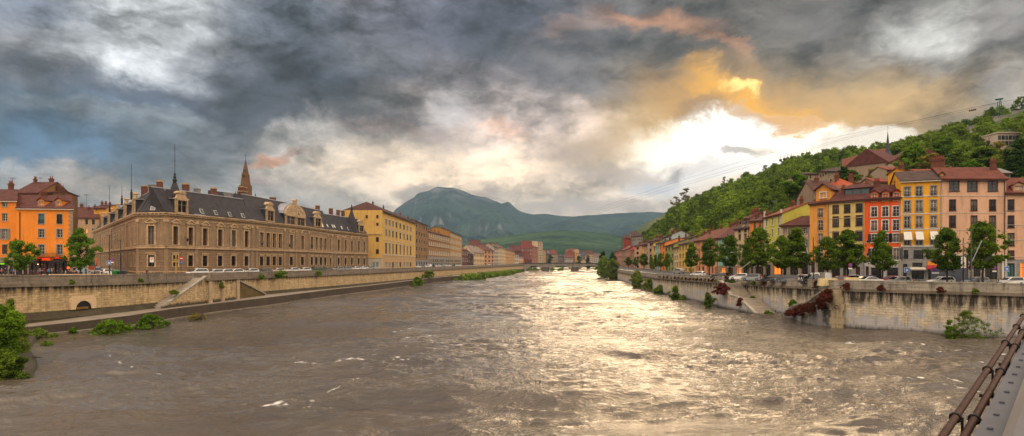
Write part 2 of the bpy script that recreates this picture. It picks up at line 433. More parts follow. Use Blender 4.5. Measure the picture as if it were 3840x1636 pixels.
MT['offw'] = plain('cream_paint', (186, 176, 158), .6, var=.15)
MT['brown'] = plain('brown_wood', (70, 38, 30), .6)
MT['dark'] = plain('dark_iron', (28, 26, 27), .5)
MT['grey'] = plain('grey_paint', (120, 116, 112), .6)
MT['shgrey'] = plain('grey_shutter', (126, 120, 112), .65)
MT['shdark'] = plain('dark_shutter', (46, 44, 44), .65)
MT['shbrown'] = plain('brown_shutter', (66, 44, 38), .65)
MT['brick'] = stone((124, 74, 56), (92, 54, 42), (90, 70, 58), .24, .08, .2, name='chimney_brick', mortar=.008)
MT['pot'] = plain('clay_pot', (128, 66, 46), .8)
MT['slate'] = tiles((72, 68, 72), 'slate', .22)
MT['slateb'] = tiles((84, 88, 96), 'blue_slate', .22)
MT['zinc'] = plain('zinc', (150, 150, 156), .45, .3, var=.2)
MT['curtain'] = plain('curtained_pane', (112, 104, 96), .35, var=.3)
MT['trim'] = plain('stone_trim', (182, 154, 120), .85, var=.45, scale=.9)
MT['gtrim'] = plain('grey_stone_trim', (150, 146, 140), .85, var=.25)
MT['steel'] = plain('galvanised_pole', (92, 94, 98), .5, .4)
MT['bark'] = plain('bark', (60, 48, 38), .9, var=.4, scale=6)
# ================================================================ quay lines (plan positions on real banks)
LW = [(-500,70,1035),(0,88,1032),(300,99,1031),(450,106,1030),(600,116,1027),(690,124,1025),(800,135,1022),(1000,161,1018),(1250,197,1012),(1402,232,1008),(1650,336,1001),(1780,432,997),(1923,630,991),(1968,715,989)]
LB = [(-500,64,1262),(0,83,1238),(300,92,1207),(490,99.6,1184),(640,111,1160),(820,127,1138),(1000,144.6,1117),(1250,187,1086),(1402,221,1070),(1650,320,1040),(1732,354,1034),(1850,480,1020),(1930,625,1010)]
RW1 = [(5200,58,1080),(4400,72,1072),(3840,82,1063),(3700,84.5,1060),(3400,90.5,1055),(3160,97,1050.5),(3126,98,1050)]
RW2 = [(3126,103,1050),(2900,126,1046),(2727,150,1038)]
RW3 = [(2706,143,1036),(2600,165,1032),(2459,215,1027),(2400,260,1021),(2330,340,1012),(2290,430,1004),(2262,560,996),(2247,715,991)]
def pts(l): return [P(a, b, py=c) for a, b, c in l]
def offs(pl, d):
    """offset a plan polyline sideways by d (left of its direction positive)"""
    out = []
    for k, p in enumerate(pl):
        a = pl[max(k-1, 0)]; b = pl[min(k+1, len(pl)-1)]; t = Vector((b.x-a.x, b.y-a.y, 0)).normalized()
        out.append(Vector((p.x-t.y*d, p.y+t.x*d, p.z)))
    return out
def resample(pl, step):
    out = [pl[0]]
    for a, b in zip(pl, pl[1:]):
        n = max(1, int((b-a).length/step)); out += [a.lerp(b, (i+1)/n) for i in range(n)]
    return out
WALLST = stone((214, 186, 140), (164, 136, 100), (52, 42, 34), .85, .36, .45, name='limestone_courses', low=(5.9, 7.0, 3.0, 3.5))
WALLR = stone((222, 206, 178), (166, 150, 128), (52, 46, 40), .85, .36, .42, pale=.75, name='whitewashed_limestone_courses', low=(3.9, 5.3, .9, 1.6))
PARA = stone((146, 132, 116), (112, 102, 92), (44, 38, 34), 2.6, .62, .55, mortar=.012, name='parapet_stone')
PARL = stone((176, 166, 150), (122, 114, 104), (50, 44, 40), 2.4, .5, .72, mortar=.012, name='pale_parapet_stone')
CORN = stone((136, 124, 108), (108, 98, 86), (40, 34, 30), 2.2, .9, .5, mortar=.01, name='cornice_stone')
CONC = stone((84, 72, 60), (66, 56, 46), (34, 28, 24), 6, 3, .6, mortar=.006, name='ledge_concrete')
TREAD = stone((190, 178, 160), (156, 144, 128), (70, 62, 54), 1.4, 5, .3, mortar=.01, name='step_stone')
def strip(mb, pl, side, y0, y1, z0f, z1f, m=0):
    """wall band between offsets y0<y1 (away from the river) and heights z0f/z1f(p)"""
    A = offs(pl, side*y0); B = offs(pl, side*y1)
    for k in range(len(pl)-1):
        a, b, c, d = A[k], A[k+1], B[k+1], B[k]; q = [a, b, c, d]; zz = [pl[k], pl[k+1], pl[k+1], pl[k]]
        bo = [Vector((v.x, v.y, z0f(w))) for v, w in zip(q, zz)]; to = [Vector((v.x, v.y, z1f(w))) for v, w in zip(q, zz)]
        if side < 0: bo.reverse(); to.reverse()
        mb.hexa(bo, to, m)
def quay(name, label, pl, side, matw, matp, zfoot=-2.0, ph=1.15):
    t = thing(name, label, 'quay wall', pl[0]*0)
    pl = resample(pl, 6.0)
    a = MB(); strip(a, pl, side, .1, 1.6, lambda p: zfoot, lambda p: p.z-ph-.55); a.build('wall_face', matw, t)
    a = MB(); strip(a, pl, side, -.22, 1.3, lambda p: p.z-ph-.55, lambda p: p.z-ph-.12); a.build('cornice', CORN, t)
    a = MB(); strip(a, pl, side, .08, .62, lambda p: p.z-ph-.12, lambda p: p.z-.16)
    strip(a, pl, side, .03, .67, lambda p: p.z-.16, lambda p: p.z); a.build('parapet', matp, t)
    return t
lw = pts(LW); lb = pts(LB); rw1 = pts(RW1); rw2 = pts(RW2); rw3 = pts(RW3)
# side: left bank polyline runs away from the viewer, land on its left (+); right bank near wall runs towards left, land on its right (-)
def gap(pl, px0, px1):
    return pl
QL = quay('quay_wall', 'long stone quay wall with dark parapet along the left bank below the museum', lw, 1, WALLST, PARA, zfoot=-1)
QR1 = quay('quay_wall', 'pale stained quay wall nearest the bridge on the right bank, with a bush at its foot', rw1, -1, WALLR, PARL)
QR2 = quay('quay_wall', 'set back quay wall on the right bank between the two river stairs', rw2, -1, WALLR, PARL)
QR3 = quay('quay_wall', 'quay wall on the right bank running away beyond the far river stair', rw3, -1, WALLR, PARL)
# ledge (lower walkway) of the left bank
def build_ledge():
    f = resample(lb, 7.0)
    t = thing('river_ledge', 'low concrete walkway at the foot of the left quay wall, streaked dark', 'walkway', (0, 0, 0))
    a = MB(); b = MB(); c = MB()
    strip(a, f, 1, .0, .45, lambda p: -2, lambda p: p.z)
    strip(b, f, 1, .45, 9.0, lambda p: -2, lambda p: p.z-.03)
    strip(c, f, 1, -.9, -.003, lambda p: -2, lambda p: .30)
    a.build('kerb', CONC, t); b.build('walkway_slab', plain('walkway_concrete', (128, 116, 102), .9, var=.25, scale=.4), t); c.build('footing', CORN, t)
    p = resample(lw, 7.0); d = MB()
    A = offs(p, -1.0); B = offs(p, .08)
    for k in range(len(p)-1):
        z = [ (2.3 if q.y > 60 else 2.3) for q in (p[k], p[k+1])]
        d.hexa([Vector((A[k].x, A[k].y, 1)), Vector((A[k+1].x, A[k+1].y, 1)), Vector((B[k+1].x, B[k+1].y, 1)), Vector((B[k].x, B[k].y, 1))],
               [Vector((A[k].x, A[k].y, 1.75)), Vector((A[k+1].x, A[k+1].y, 1.75)), Vector((B[k+1].x, B[k+1].y, 2.75)), Vector((B[k].x, B[k].y, 2.75))])
    d.build('sloping_plinth', plain('mossy_concrete', (66, 58, 40), .95, var=.5, scale=.6), t)
build_ledge()
def frame_of(pl, px):
    """point, tangent and landward normal on a bank polyline at photo column px"""
    best = None
    for a, b in zip(pl, pl[1:]):
        ca = 1920+F*a.x/a.y; cb = 1920+F*b.x/b.y
        if min(ca, cb) <= px <= max(ca, cb):
            k = (px-1920)/F; d = b-a; s = (k*a.y-a.x)/(d.x-k*d.y) if abs(d.x-k*d.y) > 1e-9 else 0
            best = (a+d*s, Vector((d.x, d.y, 0)).normalized())
    return best
# stairs in the left wall, with the bastion beside them
def left_stairs():
    p0, t = frame_of(lw, 712); r = Vector((t.y, -t.x, 0))        # t: downstream away from viewer; r: towards the river
    def W(s, o, z): q = p0+t*s+r*o; return Vector((q.x, q.y, z))
    def hx(mb, s0, s1, o0, o1, z0, z1a, z1b, m=0):                # top height runs z1a at s0 to z1b at s1
        mb.hexa([W(s0, o0, z0), W(s0, o1, z0), W(s1, o1, z0), W(s1, o0, z0)][::1], [W(s0, o0, z1a), W(s0, o1, z1a), W(s1, o1, z1b), W(s1, o0, z1b)], m)
    th = thing('river_stair', 'narrow grassy stone stair down to the left walkway beside a bastion', 'stair')
    n = 17; z1, z0 = 6.9, 1.9; s1, s0 = 1.5, -12.5
    a = MB()
    for i in range(n):
        u = i/n; hx(a, s1+(s0-s1)*(i+1)/n, s1+(s0-s1)*i/n, .0, 2.0, 1.0, z1+(z0-z1)*u, z1+(z0-z1)*u)
    a.build('step', TREAD, th)
    a = MB(); hx(a, s0-.3, s1, 2.0, 2.45, 1.0, z0+.15, z1+.15); a.build('cheek_wall', WALLST, th)
    a = MB(); hx(a, s0-.35, s1, 1.97, 2.52, 1.0, z0, z1)
    a = MB()
    a.hexa([W(s0-.3, 1.95, z0+.15), W(s0-.3, 2.6, z0+.15), W(s1, 2.6, z1+.15), W(s1, 1.95, z1+.15)], [W(s0-.3, 1.95, z0+.42), W(s0-.3, 2.6, z0+.42), W(s1, 2.6, z1+.42), W(s1, 1.95, z1+.42)])
    a.build('coping', PARL, th)
    b = thing('bastion', 'square stone bastion with a projecting parapet at the head of the left stair', 'bastion')
    a = MB(); hx(a, 1.5, 15, .0, 2.6, -1, 6.3, 6.3); a.build('wall_face', WALLST, b)
    pm = stone((200, 176, 138), (172, 148, 112), (60, 50, 40), 1.4, .8, .6, name='bastion_block')
    for s in (2.0, 7.0, 13.6): a = MB(); hx(a, s, s+1.3, 2.6, 2.85, -1, 6.3, 6.3); a.build('pilaster', pm, b)
    a = MB(); hx(a, 1.2, 15.3, -.2, 3.0, 6.303, 6.72, 6.72); a.build('cornice', CORN, b)
    a = MB(); hx(a, 2.8, 15.1, 2.1, 2.7, 6.723, 7.85, 7.85); hx(a, 14.5, 15.1, .0, 2.1, 6.723, 7.85, 7.85); a.build('parapet', PARA, b)
    w = thing('mossy_ramp_wall', 'mossy triangular buttress wall sloping down beside the bastion', 'buttress')
    a = MB(); hx(a, 15.003, 29, .1, 2.2, -1, 6.0, 2.2); a.build('wall_face', plain('mossy_stone', (96, 78, 40), .95, var=.5, scale=.8), w)
    a = MB(); a.hexa([W(15.3, 1.9, 5.93), W(15.3, 2.4, 5.93), W(29.2, 2.4, 2.2), W(29.2, 1.9, 2.2)], [W(15.3, 1.9, 6.2), W(15.3, 2.4, 6.2), W(29.2, 2.4, 2.45), W(29.2, 1.9, 2.45)]); a.build('coping', PARL, w)
left_stairs()
# drain arch
def drain():
    p, t = frame_of(lw, 310); r = Vector((t.y, -t.x, 0)); ang = math.atan2(t.y, t.x)
    th = thing('drain_arch', 'pale stone arch of a storm drain low in the left quay wall', 'drain', (p.x+r.x*.25, p.y+r.y*.25, 2.75), ang)
    # front faces local -y
    a = MB(); n = 14; R0, R1 = 1.35, 2.3
    for k in range(n):
        t0 = math.pi*k/n; t1 = math.pi*(k+1)/n
        def o(t_):  # outer: stepped rectangle
            c, s_ = math.cos(t_), math.sin(t_); f = min(2.2/max(abs(c), 1e-3), 2.05/max(s_, 1e-3)); f = min(f, 2.6); return (c*f, s_*f)
        i0 = (R0*math.cos(t0), R0*.95*math.sin(t0)); i1 = (R0*math.cos(t1), R0*.95*math.sin(t1)); o0 = o(t0); o1 = o(t1)
        a.prism([i0, o0, o1, i1], 0, .5)
    a.build('arch_stones', plain('pale_voussoir', (206, 178, 140), .85, var=.2), th)
    a = MB(); a.prism([(1.36*math.cos(math.pi*k/12), 1.3*math.sin(math.pi*k/12)) for k in range(13)], .10, .2); a.build('opening', plain('drain_dark', (24, 18, 12), .9), th)
    a = MB(); a.box(-1.2, .8, .0, .1, 0, .35); a.build('silt', plain('drain_silt', (120, 88, 40), .9), th)
drain()
# right bank stairs (two mirrored flights, front walls flush with the outer walls)
def right_stairs():
    A = P(2690, 143, z=0); B = P(2836, 121, z=0); d = B-A; Ln = d.length; t = d.normalized(); r = Vector((-t.y, t.x, 0))
    if r.x < 0: r = -r                                            # landward
    W = lambda s, o, z: Vector((A.x+t.x*s+r.x*o, A.y+t.y*s+r.y*o, z))
    th = thing('river_stair', 'stone stair falling toward the river on the right bank with a white sloping coping', 'stair')
    prof = [(0, 5.75), (1.5, 5.75), (8.0, 2.9), (12.5, 2.65), (Ln, -.1)]
    a = MB(); c = MB(); st = MB()
    for (s0, z0), (s1, z1) in zip(prof, prof[1:]):
        a.hexa([W(s0, 0, -2), W(s1, 0, -2), W(s1, .6, -2), W(s0, .6, -2)], [W(s0, 0, z0), W(s1, 0, z1), W(s1, .6, z1), W(s0, .6, z0)])
        c.hexa([W(s0, -.08, z0+.004), W(s1, -.08, z1+.004), W(s1, .72, z1+.004), W(s0, .72, z0+.004)], [W(s0, -.08, z0+.3), W(s1, -.08, z1+.3), W(s1, .72, z1+.3), W(s0, .72, z0+.3)])
        n = max(1, int(abs(z0-z1)/.24)) if abs(z0-z1) > .5 else 1
        for i in range(n):
            sa, sb = s0+(s1-s0)*i/n, s0+(s1-s0)*(i+1)/n; z = z0+(z1-z0)*(i+.5)/n-.25
            st.hexa([W(sa, .73, -2), W(sb, .73, -2), W(sb, 4.6, -2), W(sa, 4.6, -2)], [W(sa, .73, z), W(sb, .73, z), W(sb, 4.6, z), W(sa, 4.6, z)])
    a.build('front_wall', WALLR, th); c.build('coping', PARL, th); st.build('step', TREAD, th)
    A2 = P(3126, 98.4, z=0); B2 = P(2922, 117, z=0); d = B2-A2; L2 = d.length; t2 = d.normalized(); r2 = Vector((t2.y, -t2.x, 0))
    if r2.x < 0: r2 = -r2
    V = lambda s, o, z: Vector((A2.x+t2.x*s+r2.x*o, A2.y+t2.y*s+r2.y*o, z))
    th = thing('ivy_stair', 'dark overgrown river stair on the right bank, its top hung with red creeper', 'stair')
    prof = [(0, 5.9), (3.0, 5.5), (9.0, 3.0), (13.0, 2.4), (L2, .0)]
    a = MB(); c = MB()
    for (s0, z0), (s1, z1) in zip(prof, prof[1:]):
        a.hexa([V(s1, 0, -2), V(s0, 0, -2), V(s0, 3.4, -2), V(s1, 3.4, -2)], [V(s1, 0, z1), V(s0, 0, z0), V(s0, 3.4, z0), V(s1, 3.4, z1)])
        c.hexa([V(s1, -.1, z1+.004), V(s0, -.1, z0+.004), V(s0, .6, z0+.004), V(s1, .6, z1+.004)], [V(s1, -.1, z1+.28), V(s0, -.1, z0+.28), V(s0, .6, z0+.28), V(s1, .6, z1+.28)])
    a.build('front_wall', stone((120, 110, 96), (84, 76, 66), (30, 26, 22), .8, .36, .9, pale=.5, name='damp_courses'), th); c.build('coping', PARL, th)
    p, tt = frame_of(rw1, 3143); ang = math.atan2(tt.y, tt.x); rr = Vector((-tt.y, tt.x, 0)); rr = rr if rr.y < 0 else -rr
    pb = thing('pilaster', 'tall block pilaster with an iron mooring ring at the corner of the right quay wall', 'pilaster')
    a = MB(); base = p+rr*.42
    for i in range(7):
        z = -1.5+i*1.05; w = .85 if i % 2 else 1.05
        if z > 4.2: w = .7
        q = [base-tt*w+rr*.1, base+tt*w+rr*.1, base+tt*w-rr*.7, base-tt*w-rr*.7]
        q = q if (q[1]-q[0]).cross(q[2]-q[0]).z > 0 else q[::-1]
        a.hexa([Vector((v.x, v.y, z)) for v in q], [Vector((v.x, v.y, z+1.02)) for v in q])
    a.build('blocks', stone((184, 166, 134), (160, 142, 112), (56, 46, 38), 3, 3, .8, name='pale_block'), pb)
    a = MB(); c = base+rr*.16; a.tube([(c.x+tt.x*.28*math.cos(k/8*math.pi), c.y+tt.y*.28*math.cos(k/8*math.pi), 3.2+.28*math.sin(k/8*math.pi)) for k in range(17)], .045, 5); a.build('mooring_ring', MT['dark'], pb)
right_stairs()

# ================================================================ ground, street, river bed
ASPH = plain('asphalt', (74, 72, 72), .9, var=.25, scale=.5)
PAVE = plain('pavement', (150, 140, 128), .9, var=.2, scale=.7)
SOIL = plain('bank_soil', (58, 52, 36), .95, var=.4, scale=.5)
def sheet(name, rows, m, smooth=False):
    v = [tuple(p) for r_ in rows for p in r_]; w = len(rows[0]); f = []
    for i in range(len(rows)-1):
        for j in range(w-1): a = i*w+j; f.append((a, a+1, a+w+1, a+w))
    me = bpy.data.meshes.new(name); me.from_pydata(v, [], f)
    finish(me, m, None, smooth); o = link(name, me)
    mean = sum((p.normal.z for p in me.polygons))
    if mean < 0: me.flip_normals()
    return structure(o)
pl = offs(lw, .68)
sheet('riverside_street', [[(p.x, p.y, min(p.z-1.0, 7.0)) for p in pl], [(p.x-9, p.y+1, 7.0) for p in pl]], ASPH)
sheet('ground', [[(p.x-9, p.y+1, 6.99) for p in pl]+[(20, 900, 7), (30, 1600, 7), (40, 2600, 7)], [(p.x-60, p.y+6, 7.0) for p in pl]+[(-60, 906, 7), (-60, 1606, 7), (-60, 2600, 7)], [(p.x-900, p.y+200, 7.0) for p in pl]+[(-1500, 1200, 7), (-2500, 2000, 7), (-3000, 2600, 7)]], PAVE)
bed = [[(-4000, -300, -2.2), (4000, -300, -2.2)], [(-4000, 9000, -2.2), (4000, 9000, -2.2)]]
sheet('river_bed', bed, SOIL)
STZ = 6.15
FOOT = [(5200,96),(4400,112),(3840,131),(3380,138),(3242,143.6),(3110,149.5),(3036,153),(2933,162),(2864,170),(2811,178),(2755,188),(2692,205),(2605,240),(2545,270),(2494,300),(2459,340),(2415,400),(2370,470),(2331,560),(2307,640),(2290,760)]
# right bank street: from the quay line to beyond the house fronts
qr = offs(rw1, -.68)+offs(rw2, -.68)+offs(rw3, -.68)
sheet('riverside_street', [[(p.x, p.y, STZ) for p in qr], [(p.x+70*.72, p.y+70*.72, STZ+.01) for p in qr]], ASPH)
# ---------------------------------------------------------------- hillside
RIDGE = [(2330,640,975),(2372,640,955),(2400,640,918),(2430,640,888),(2500,650,830),(2560,650,792),(2680,640,745),(2800,620,700),(2900,600,658),(3000,580,622),(3080,560,606),(3250,540,596),(3350,520,582),(3450,500,560),(3550,480,528),(3650,460,492),(3750,440,448),(3840,430,406),(4200,400,264),(4800,360,150),(5600,340,60)]
_rp = [r[0] for r in RIDGE]
def hill(px, t):
    Yf = np.interp(px, [q[0] for q in FOOT][::-1], [q[1] for q in FOOT][::-1])+14
    Yr = np.interp(px, _rp, [r[1] for r in RIDGE]); yr = np.interp(px, _rp, [r[2] for r in RIDGE])
    zr = H-(yr-HZ)*Yr/F
    Y = Yf+(Yr-Yf)*t
    tt = np.clip(t, 0, 1); s = (tt**.82)*.8+.2*(3*tt**2-2*tt**3)
    z = 6.2+(zr-6.2)*s+np.where(t > 1, (t-1)*40, 0)
    x = (px-1920)/F*Y
    z = z+(fbm(x/60+9, Y/60, 4)*9)*np.clip(4*tt*(1-tt), 0, 1)
    return x, Y, z
def build_hill():
    pxs = np.concatenate([np.arange(2330, 3900, 14), np.arange(3900, 5600, 60)]); ts = np.linspace(0, 1.6, 60)
    rows = []
    for t in ts:
        x, Y, z = hill(pxs.astype(float), np.full(len(pxs), t)); rows.append(list(zip(x, Y, z)))
    m, tr, b = newmat('hillside_ground'); tc = N(tr, 'ShaderNodeTexCoord')
    a = tnoise(tr, tc.outputs['Object'], .05, 7, .65)
    L(tr, mix(tr, maprange(tr, a, .56, .66), srgb(52, 66, 28), srgb(120, 108, 92)), b.inputs['Base Color']); b.inputs['Roughness'].default_value = .95
    return sheet('hillside', rows, m, True)
build_hill()
# ---------------------------------------------------------------- far mountains
def mountain(name, prof, Y0, Y1, seed, m, zb=0, amp=.10, xs=420):
    px = np.linspace(prof[0][0], prof[-1][0], xs); ts = np.linspace(0, 1.25, 110); rows = []
    py = np.interp(px, [p[0] for p in prof], [p[1] for p in prof])
    zr = H-(py-HZ)*Y1/F
    X = []; 
    for t in ts:
        Y = Y0+(Y1-Y0)*t; x = (px-1920)/F*Y; tt = min(t, 1)
        s = .55*tt**1.5+.45*tt**3.2
        n = fbm(x/700+seed, np.full_like(x, Y/700), 7, .55)
        rid = 1-np.abs(fbm(x/420+seed*3, np.full_like(x, Y/900), 6, .55))*2
        w = 4*tt*(1-tt) if t <= 1 else 0
        z = zb+(zr-zb)*s+n*zr*amp*w*1.6+rid*zr*amp*w-(max(t-1, 0)*zr*1.5)
        if t > .9 and t <= 1: z = z+fbm(x/90, np.full_like(x, seed), 4)*zr*.012*(t-.9)*10
        rows.append(list(zip(x, np.full_like(x, Y), z)))
    o = sheet(name, rows, m, True)
    return o
def mountmat(name, g1, g2, rock, lo, hi, rockamt):
    m, t, b = newmat(name); tc = N(t, 'ShaderNodeTexCoord'); ge = N(t, 'ShaderNodeNewGeometry'); sx = N(t, 'ShaderNodeSeparateXYZ'); L(t, ge.outputs['Normal'], sx.inputs[0])
    sp = N(t, 'ShaderNodeSeparateXYZ'); L(t, tc.outputs['Object'], sp.inputs[0])
    a = tnoise(t, tc.outputs['Object'], .0022, 9, .68); f = tnoise(t, tc.outputs['Object'], .009, 8, .7); v = tnoise(t, tc.outputs['Object'], .006, 8, .7, (1, 1, .25))
    g = mix(t, maprange(t, a, .40, .62), g1, g2)
    g = mix(t, maprange(t, f, .45, .62, 0, .75), g, tuple(x*.35 for x in g1))
    h = maprange(t, mathn(t, 'ADD', sp.outputs[2], mathn(t, 'MULTIPLY', f, 420)), lo, hi)
    st = maprange(t, sx.outputs[2], .80, .50)
    rk = mathn(t, 'MULTIPLY', mathn(t, 'MAXIMUM', mathn(t, 'MULTIPLY', h, maprange(t, v, .48, .58)), mathn(t, 'MULTIPLY', st, maprange(t, v, .48, .58))), rockamt)
    L(t, mix(t, rk, g, rock), b.inputs['Base Color']); b.inputs['Roughness'].default_value = 1; b.inputs['Specular IOR Level'].default_value = 0
    bump(t, b, f, 1.0, 60)
    return m
MTN = [(1100,960),(1300,905),(1400,850),(1470,800),(1486,781),(1520,757),(1553,740),(1563,728),(1578,720),(1605,716),(1625,705),(1644,700),(1670,704),(1701,704),(1720,710),(1742,718),(1760,726),(1775,733),(1800,737),(1824,741),(1840,747),(1850,752),(1865,755),(1880,762),(1892,759),(1903,755),(1912,759),(1920,768),(1930,777),(1940,786),(1960,795),(1980,801),(2001,805),(2050,802),(2100,809),(2150,812),(2250,804),(2330,799),(2436,794),(2560,800),(2800,820),(3100,840)]
MM = mountmat('mountain_forest_and_cliff', (.012, .030, .034), (.034, .072, .040), (.24, .23, .24), 700, 1050, .85)
mt = mountain('mountain', MTN, 2600, 6200, 2.3, MM, 0, .19)
HILL2 = [(900,990),(1300,960),(1600,925),(1750,905),(1900,885),(2000,872),(2120,862),(2200,868),(2300,880),(2400,890),(2500,905),(2700,940),(3000,985)]
HM2 = mountmat('foothill_meadow_and_wood', (.022, .052, .028), (.070, .125, .045), (.26, .23, .19), 5000, 6000, .5)
mountain('foothills', HILL2, 1500, 2900, 7.1, HM2, 0, .10)

# ---------------------------------------------------------------- water
FOAM = [(1690,1296,1905,1298,9),(1450,1368,1560,1358,7),(1560,1366,1690,1352,4),(1100,1378,1290,1372,5),(1290,1372,1480,1360,6),(1010,1545,1080,1500,5),(1080,1500,1215,1480,4),(1240,1455,1340,1430,4),(1290,1440,1350,1422,4),(1480,1250,1560,1230,5),(1530,1275,1610,1265,5),
 (3170,1292,3230,1296,7),(3350,1300,3420,1296,5),(3420,1306,3470,1312,5),(3300,1412,3400,1426,6),(3400,1426,3520,1412,8),(3520,1412,3590,1430,6),(3560,1450,3660,1462,8),(3640,1330,3760,1336,5),(3480,1290,3560,1300,4),(2080,1226,2130,1250,5),(2820,1330,2860,1340,5),(3230,1286,3320,1300,4),
 (3500,1330,3600,1325,5),(3560,1376,3680,1370,4),(1160,1215,1300,1200,3),(950,1180,1010,1170,2),(560,1400,700,1425,3),(400,1310,430,1350,3),(430,1350,520,1390,3),(520,1390,680,1410,3),(400,1310,480,1292,2),(1000,1510,1075,1500,6),(1140,1540,1240,1515,3),(2150,1390,2290,1362,4),(3160,1290,3200,1284,5),(3700,1360,3790,1365,4)]
def g2(px, py): Y = H*F/(py-HZ); return ((px-1920)/F*Y, Y)
def build_water():
    m, t, b = newmat('river_water'); tc = N(t, 'ShaderNodeTexCoord'); ob = tc.outputs['Object']
    silt = tnoise(t, ob, .03, 5, .6, (1, .6, 1))
    base = mix(t, maprange(t, silt, .35, .65), (.056, .042, .029), (.102, .080, .058))
    at = N(t, 'ShaderNodeAttribute', attribute_name='foam')
    fn = tnoise(t, ob, 1.9, 7, .72, (1, 1.2, 1)); fn2 = tnoise(t, ob, .55, 5, .6)
    ff = maprange(t, mathn(t, 'ADD', at.outputs['Fac'], mathn(t, 'MULTIPLY', fn, 1.0)), 1.02, 1.26)
    L(t, mix(t, ff, base, (.62, .58, .54)), b.inputs['Base Color'])
    b.inputs['IOR'].default_value = 1.52; b.inputs['Specular IOR Level'].default_value = .5
    L(t, maprange(t, ff, 0, 1, .05, .8), b.inputs['Roughness'])
    d0 = N(t, 'ShaderNodeMath', operation='ABSOLUTE'); L(t, mathn(t, 'SUBTRACT', tnoise(t, ob, .55, 5, .62, (1, 1.05, 1)), .5), d0.inputs[0])
    d1 = mathn(t, 'SUBTRACT', tnoise(t, ob, .55, 8, .60, (.8, 1.15, 1)), mathn(t, 'MULTIPLY', d0.outputs[0], 1.6)); d2 = tnoise(t, ob, 3.2, 6, .65, (1.1, 1.1, 1)); calm = maprange(t, tnoise(t, ob, .045, 4, .55, (1, .8, 1)), .40, .60, .25, 1.0)
    bump(t, b, mathn(t, 'ADD', mathn(t, 'MULTIPLY', d1, maprange(t, tnoise(t, ob, .06, 4, .55, (1, .8, 1)), .38, .60, .14, 1.2)), mathn(t, 'MULTIPLY', mathn(t, 'MULTIPLY', d2, .20), calm)), .85, .55)
    segs = [(g2(a, b_), g2(c, d), w) for a, b_, c, d, w in FOAM]
    def height(x, y, hi=True):
        wx = x+3*fbm(x/15, y/15, 2); wy = y+3*fbm(x/15+40, y/15, 2)
        h = .95*fbm(wx/17, wy/7.5, 3, .45)
        rdg = 1-np.abs(fbm(wx/8.5+5, wy/4.0+3, 4, .5)); h = h+.40*(rdg**3-.4)
        r2 = 1-np.abs(fbm(wx/2.1+11, wy/1.7+8, 3, .6)); h = h+.15*(r2**3-.4)*np.clip(fbm(x/22+31, y/17+2, 2)*3+.6, .1, 1.2)
        patch = np.clip(fbm(x/38+2, y/30+8, 3)*2.0+.75, .30, 1)
        h = h*patch+.05*fbm(x/1.1, y/.8, 2)*patch
        fo = np.clip((rdg-.955)*9, 0, 1)*np.clip(fbm(x/26+7, y/40, 2)*3-.2, 0, 1)*.50
        if hi:
            for (x0, y0), (x1, y1), w in segs:
                dx, dy = x1-x0, y1-y0; L2 = dx*dx+dy*dy+1e-6; s = np.clip(((x-x0)*dx+(y-y0)*dy)/L2, -.05, 1.05)
                q = np.hypot(x-(x0+dx*s), (y-(y0+dy*s)))+.25*np.abs(fbm(x/1.6, y/1.6, 3))
                ww = .10*w; g = np.exp(-(q/ww)**2)
                h = h+.16*np.exp(-((y-(y0+dy*s)-.4)/(ww*1.6))**2)*np.exp(-(q/(ww*2.2))**2)
                fo = np.maximum(fo, g*.60*(.40+.95*np.clip(fbm(x/.8+3, y/.8, 3)+.5, 0, 1)))
        return h, fo
    xs_all = []; V = []; Fc = []; FO = []; off = 0
    def patch(x0, x1, y0, y1, st):
        nonlocal off
        nx = int(round((x1-x0)/st))+1; ny = int(round((y1-y0)/st))+1
        X, Yy = np.meshgrid(np.linspace(x0, x1, nx), np.linspace(y0, y1, ny)); h, fo = height(X, Yy)
        V.append(np.stack([X.ravel(), Yy.ravel(), h.ravel()], 1)); FO.append(fo.ravel())
        i = np.arange(ny-1)[:, None]*nx+np.arange(nx-1)[None]; i = i.ravel()+off
        Fc.append(np.stack([i, i+1, i+nx+1, i+nx], 1)); off += nx*ny
    patch(-72, 72, 30, 66, .2); patch(-84, 84, 66, 110, .3); patch(-84, 84, 110, 210, .6); patch(-110, 90, 210, 450, 1.5); patch(-120, 180, 450, 1200, 5)
    v = np.concatenate(V); f = np.concatenate(Fc); fo = np.concatenate(FO)
    # outer calm sheets complete the river under the bridge and upstream
    me = bpy.data.meshes.new('river'); me.vertices.add(len(v)); me.vertices.foreach_set('co', v.ravel()); me.loops.add(len(f)*4); me.loops.foreach_set('vertex_index', f.ravel().astype(np.int32))
    me.polygons.add(len(f)); me.polygons.foreach_set('loop_start', np.arange(len(f), dtype=np.int32)*4); me.polygons.foreach_set('loop_total', np.full(len(f), 4, np.int32)); me.update(calc_edges=True)
    a = me.attributes.new('foam', 'FLOAT', 'POINT'); a.data.foreach_set('value', fo.astype(np.float32))
    finish(me, m, None, True, uv=False); structure(link('river', me))
    q = MB(); q.face([(-400, -300, -.15), (400, -300, -.15), (400, 30.2, -.15), (-400, 30.2, -.15)])
    o = q.build('river_behind_viewer', m); structure(o)
build_water()
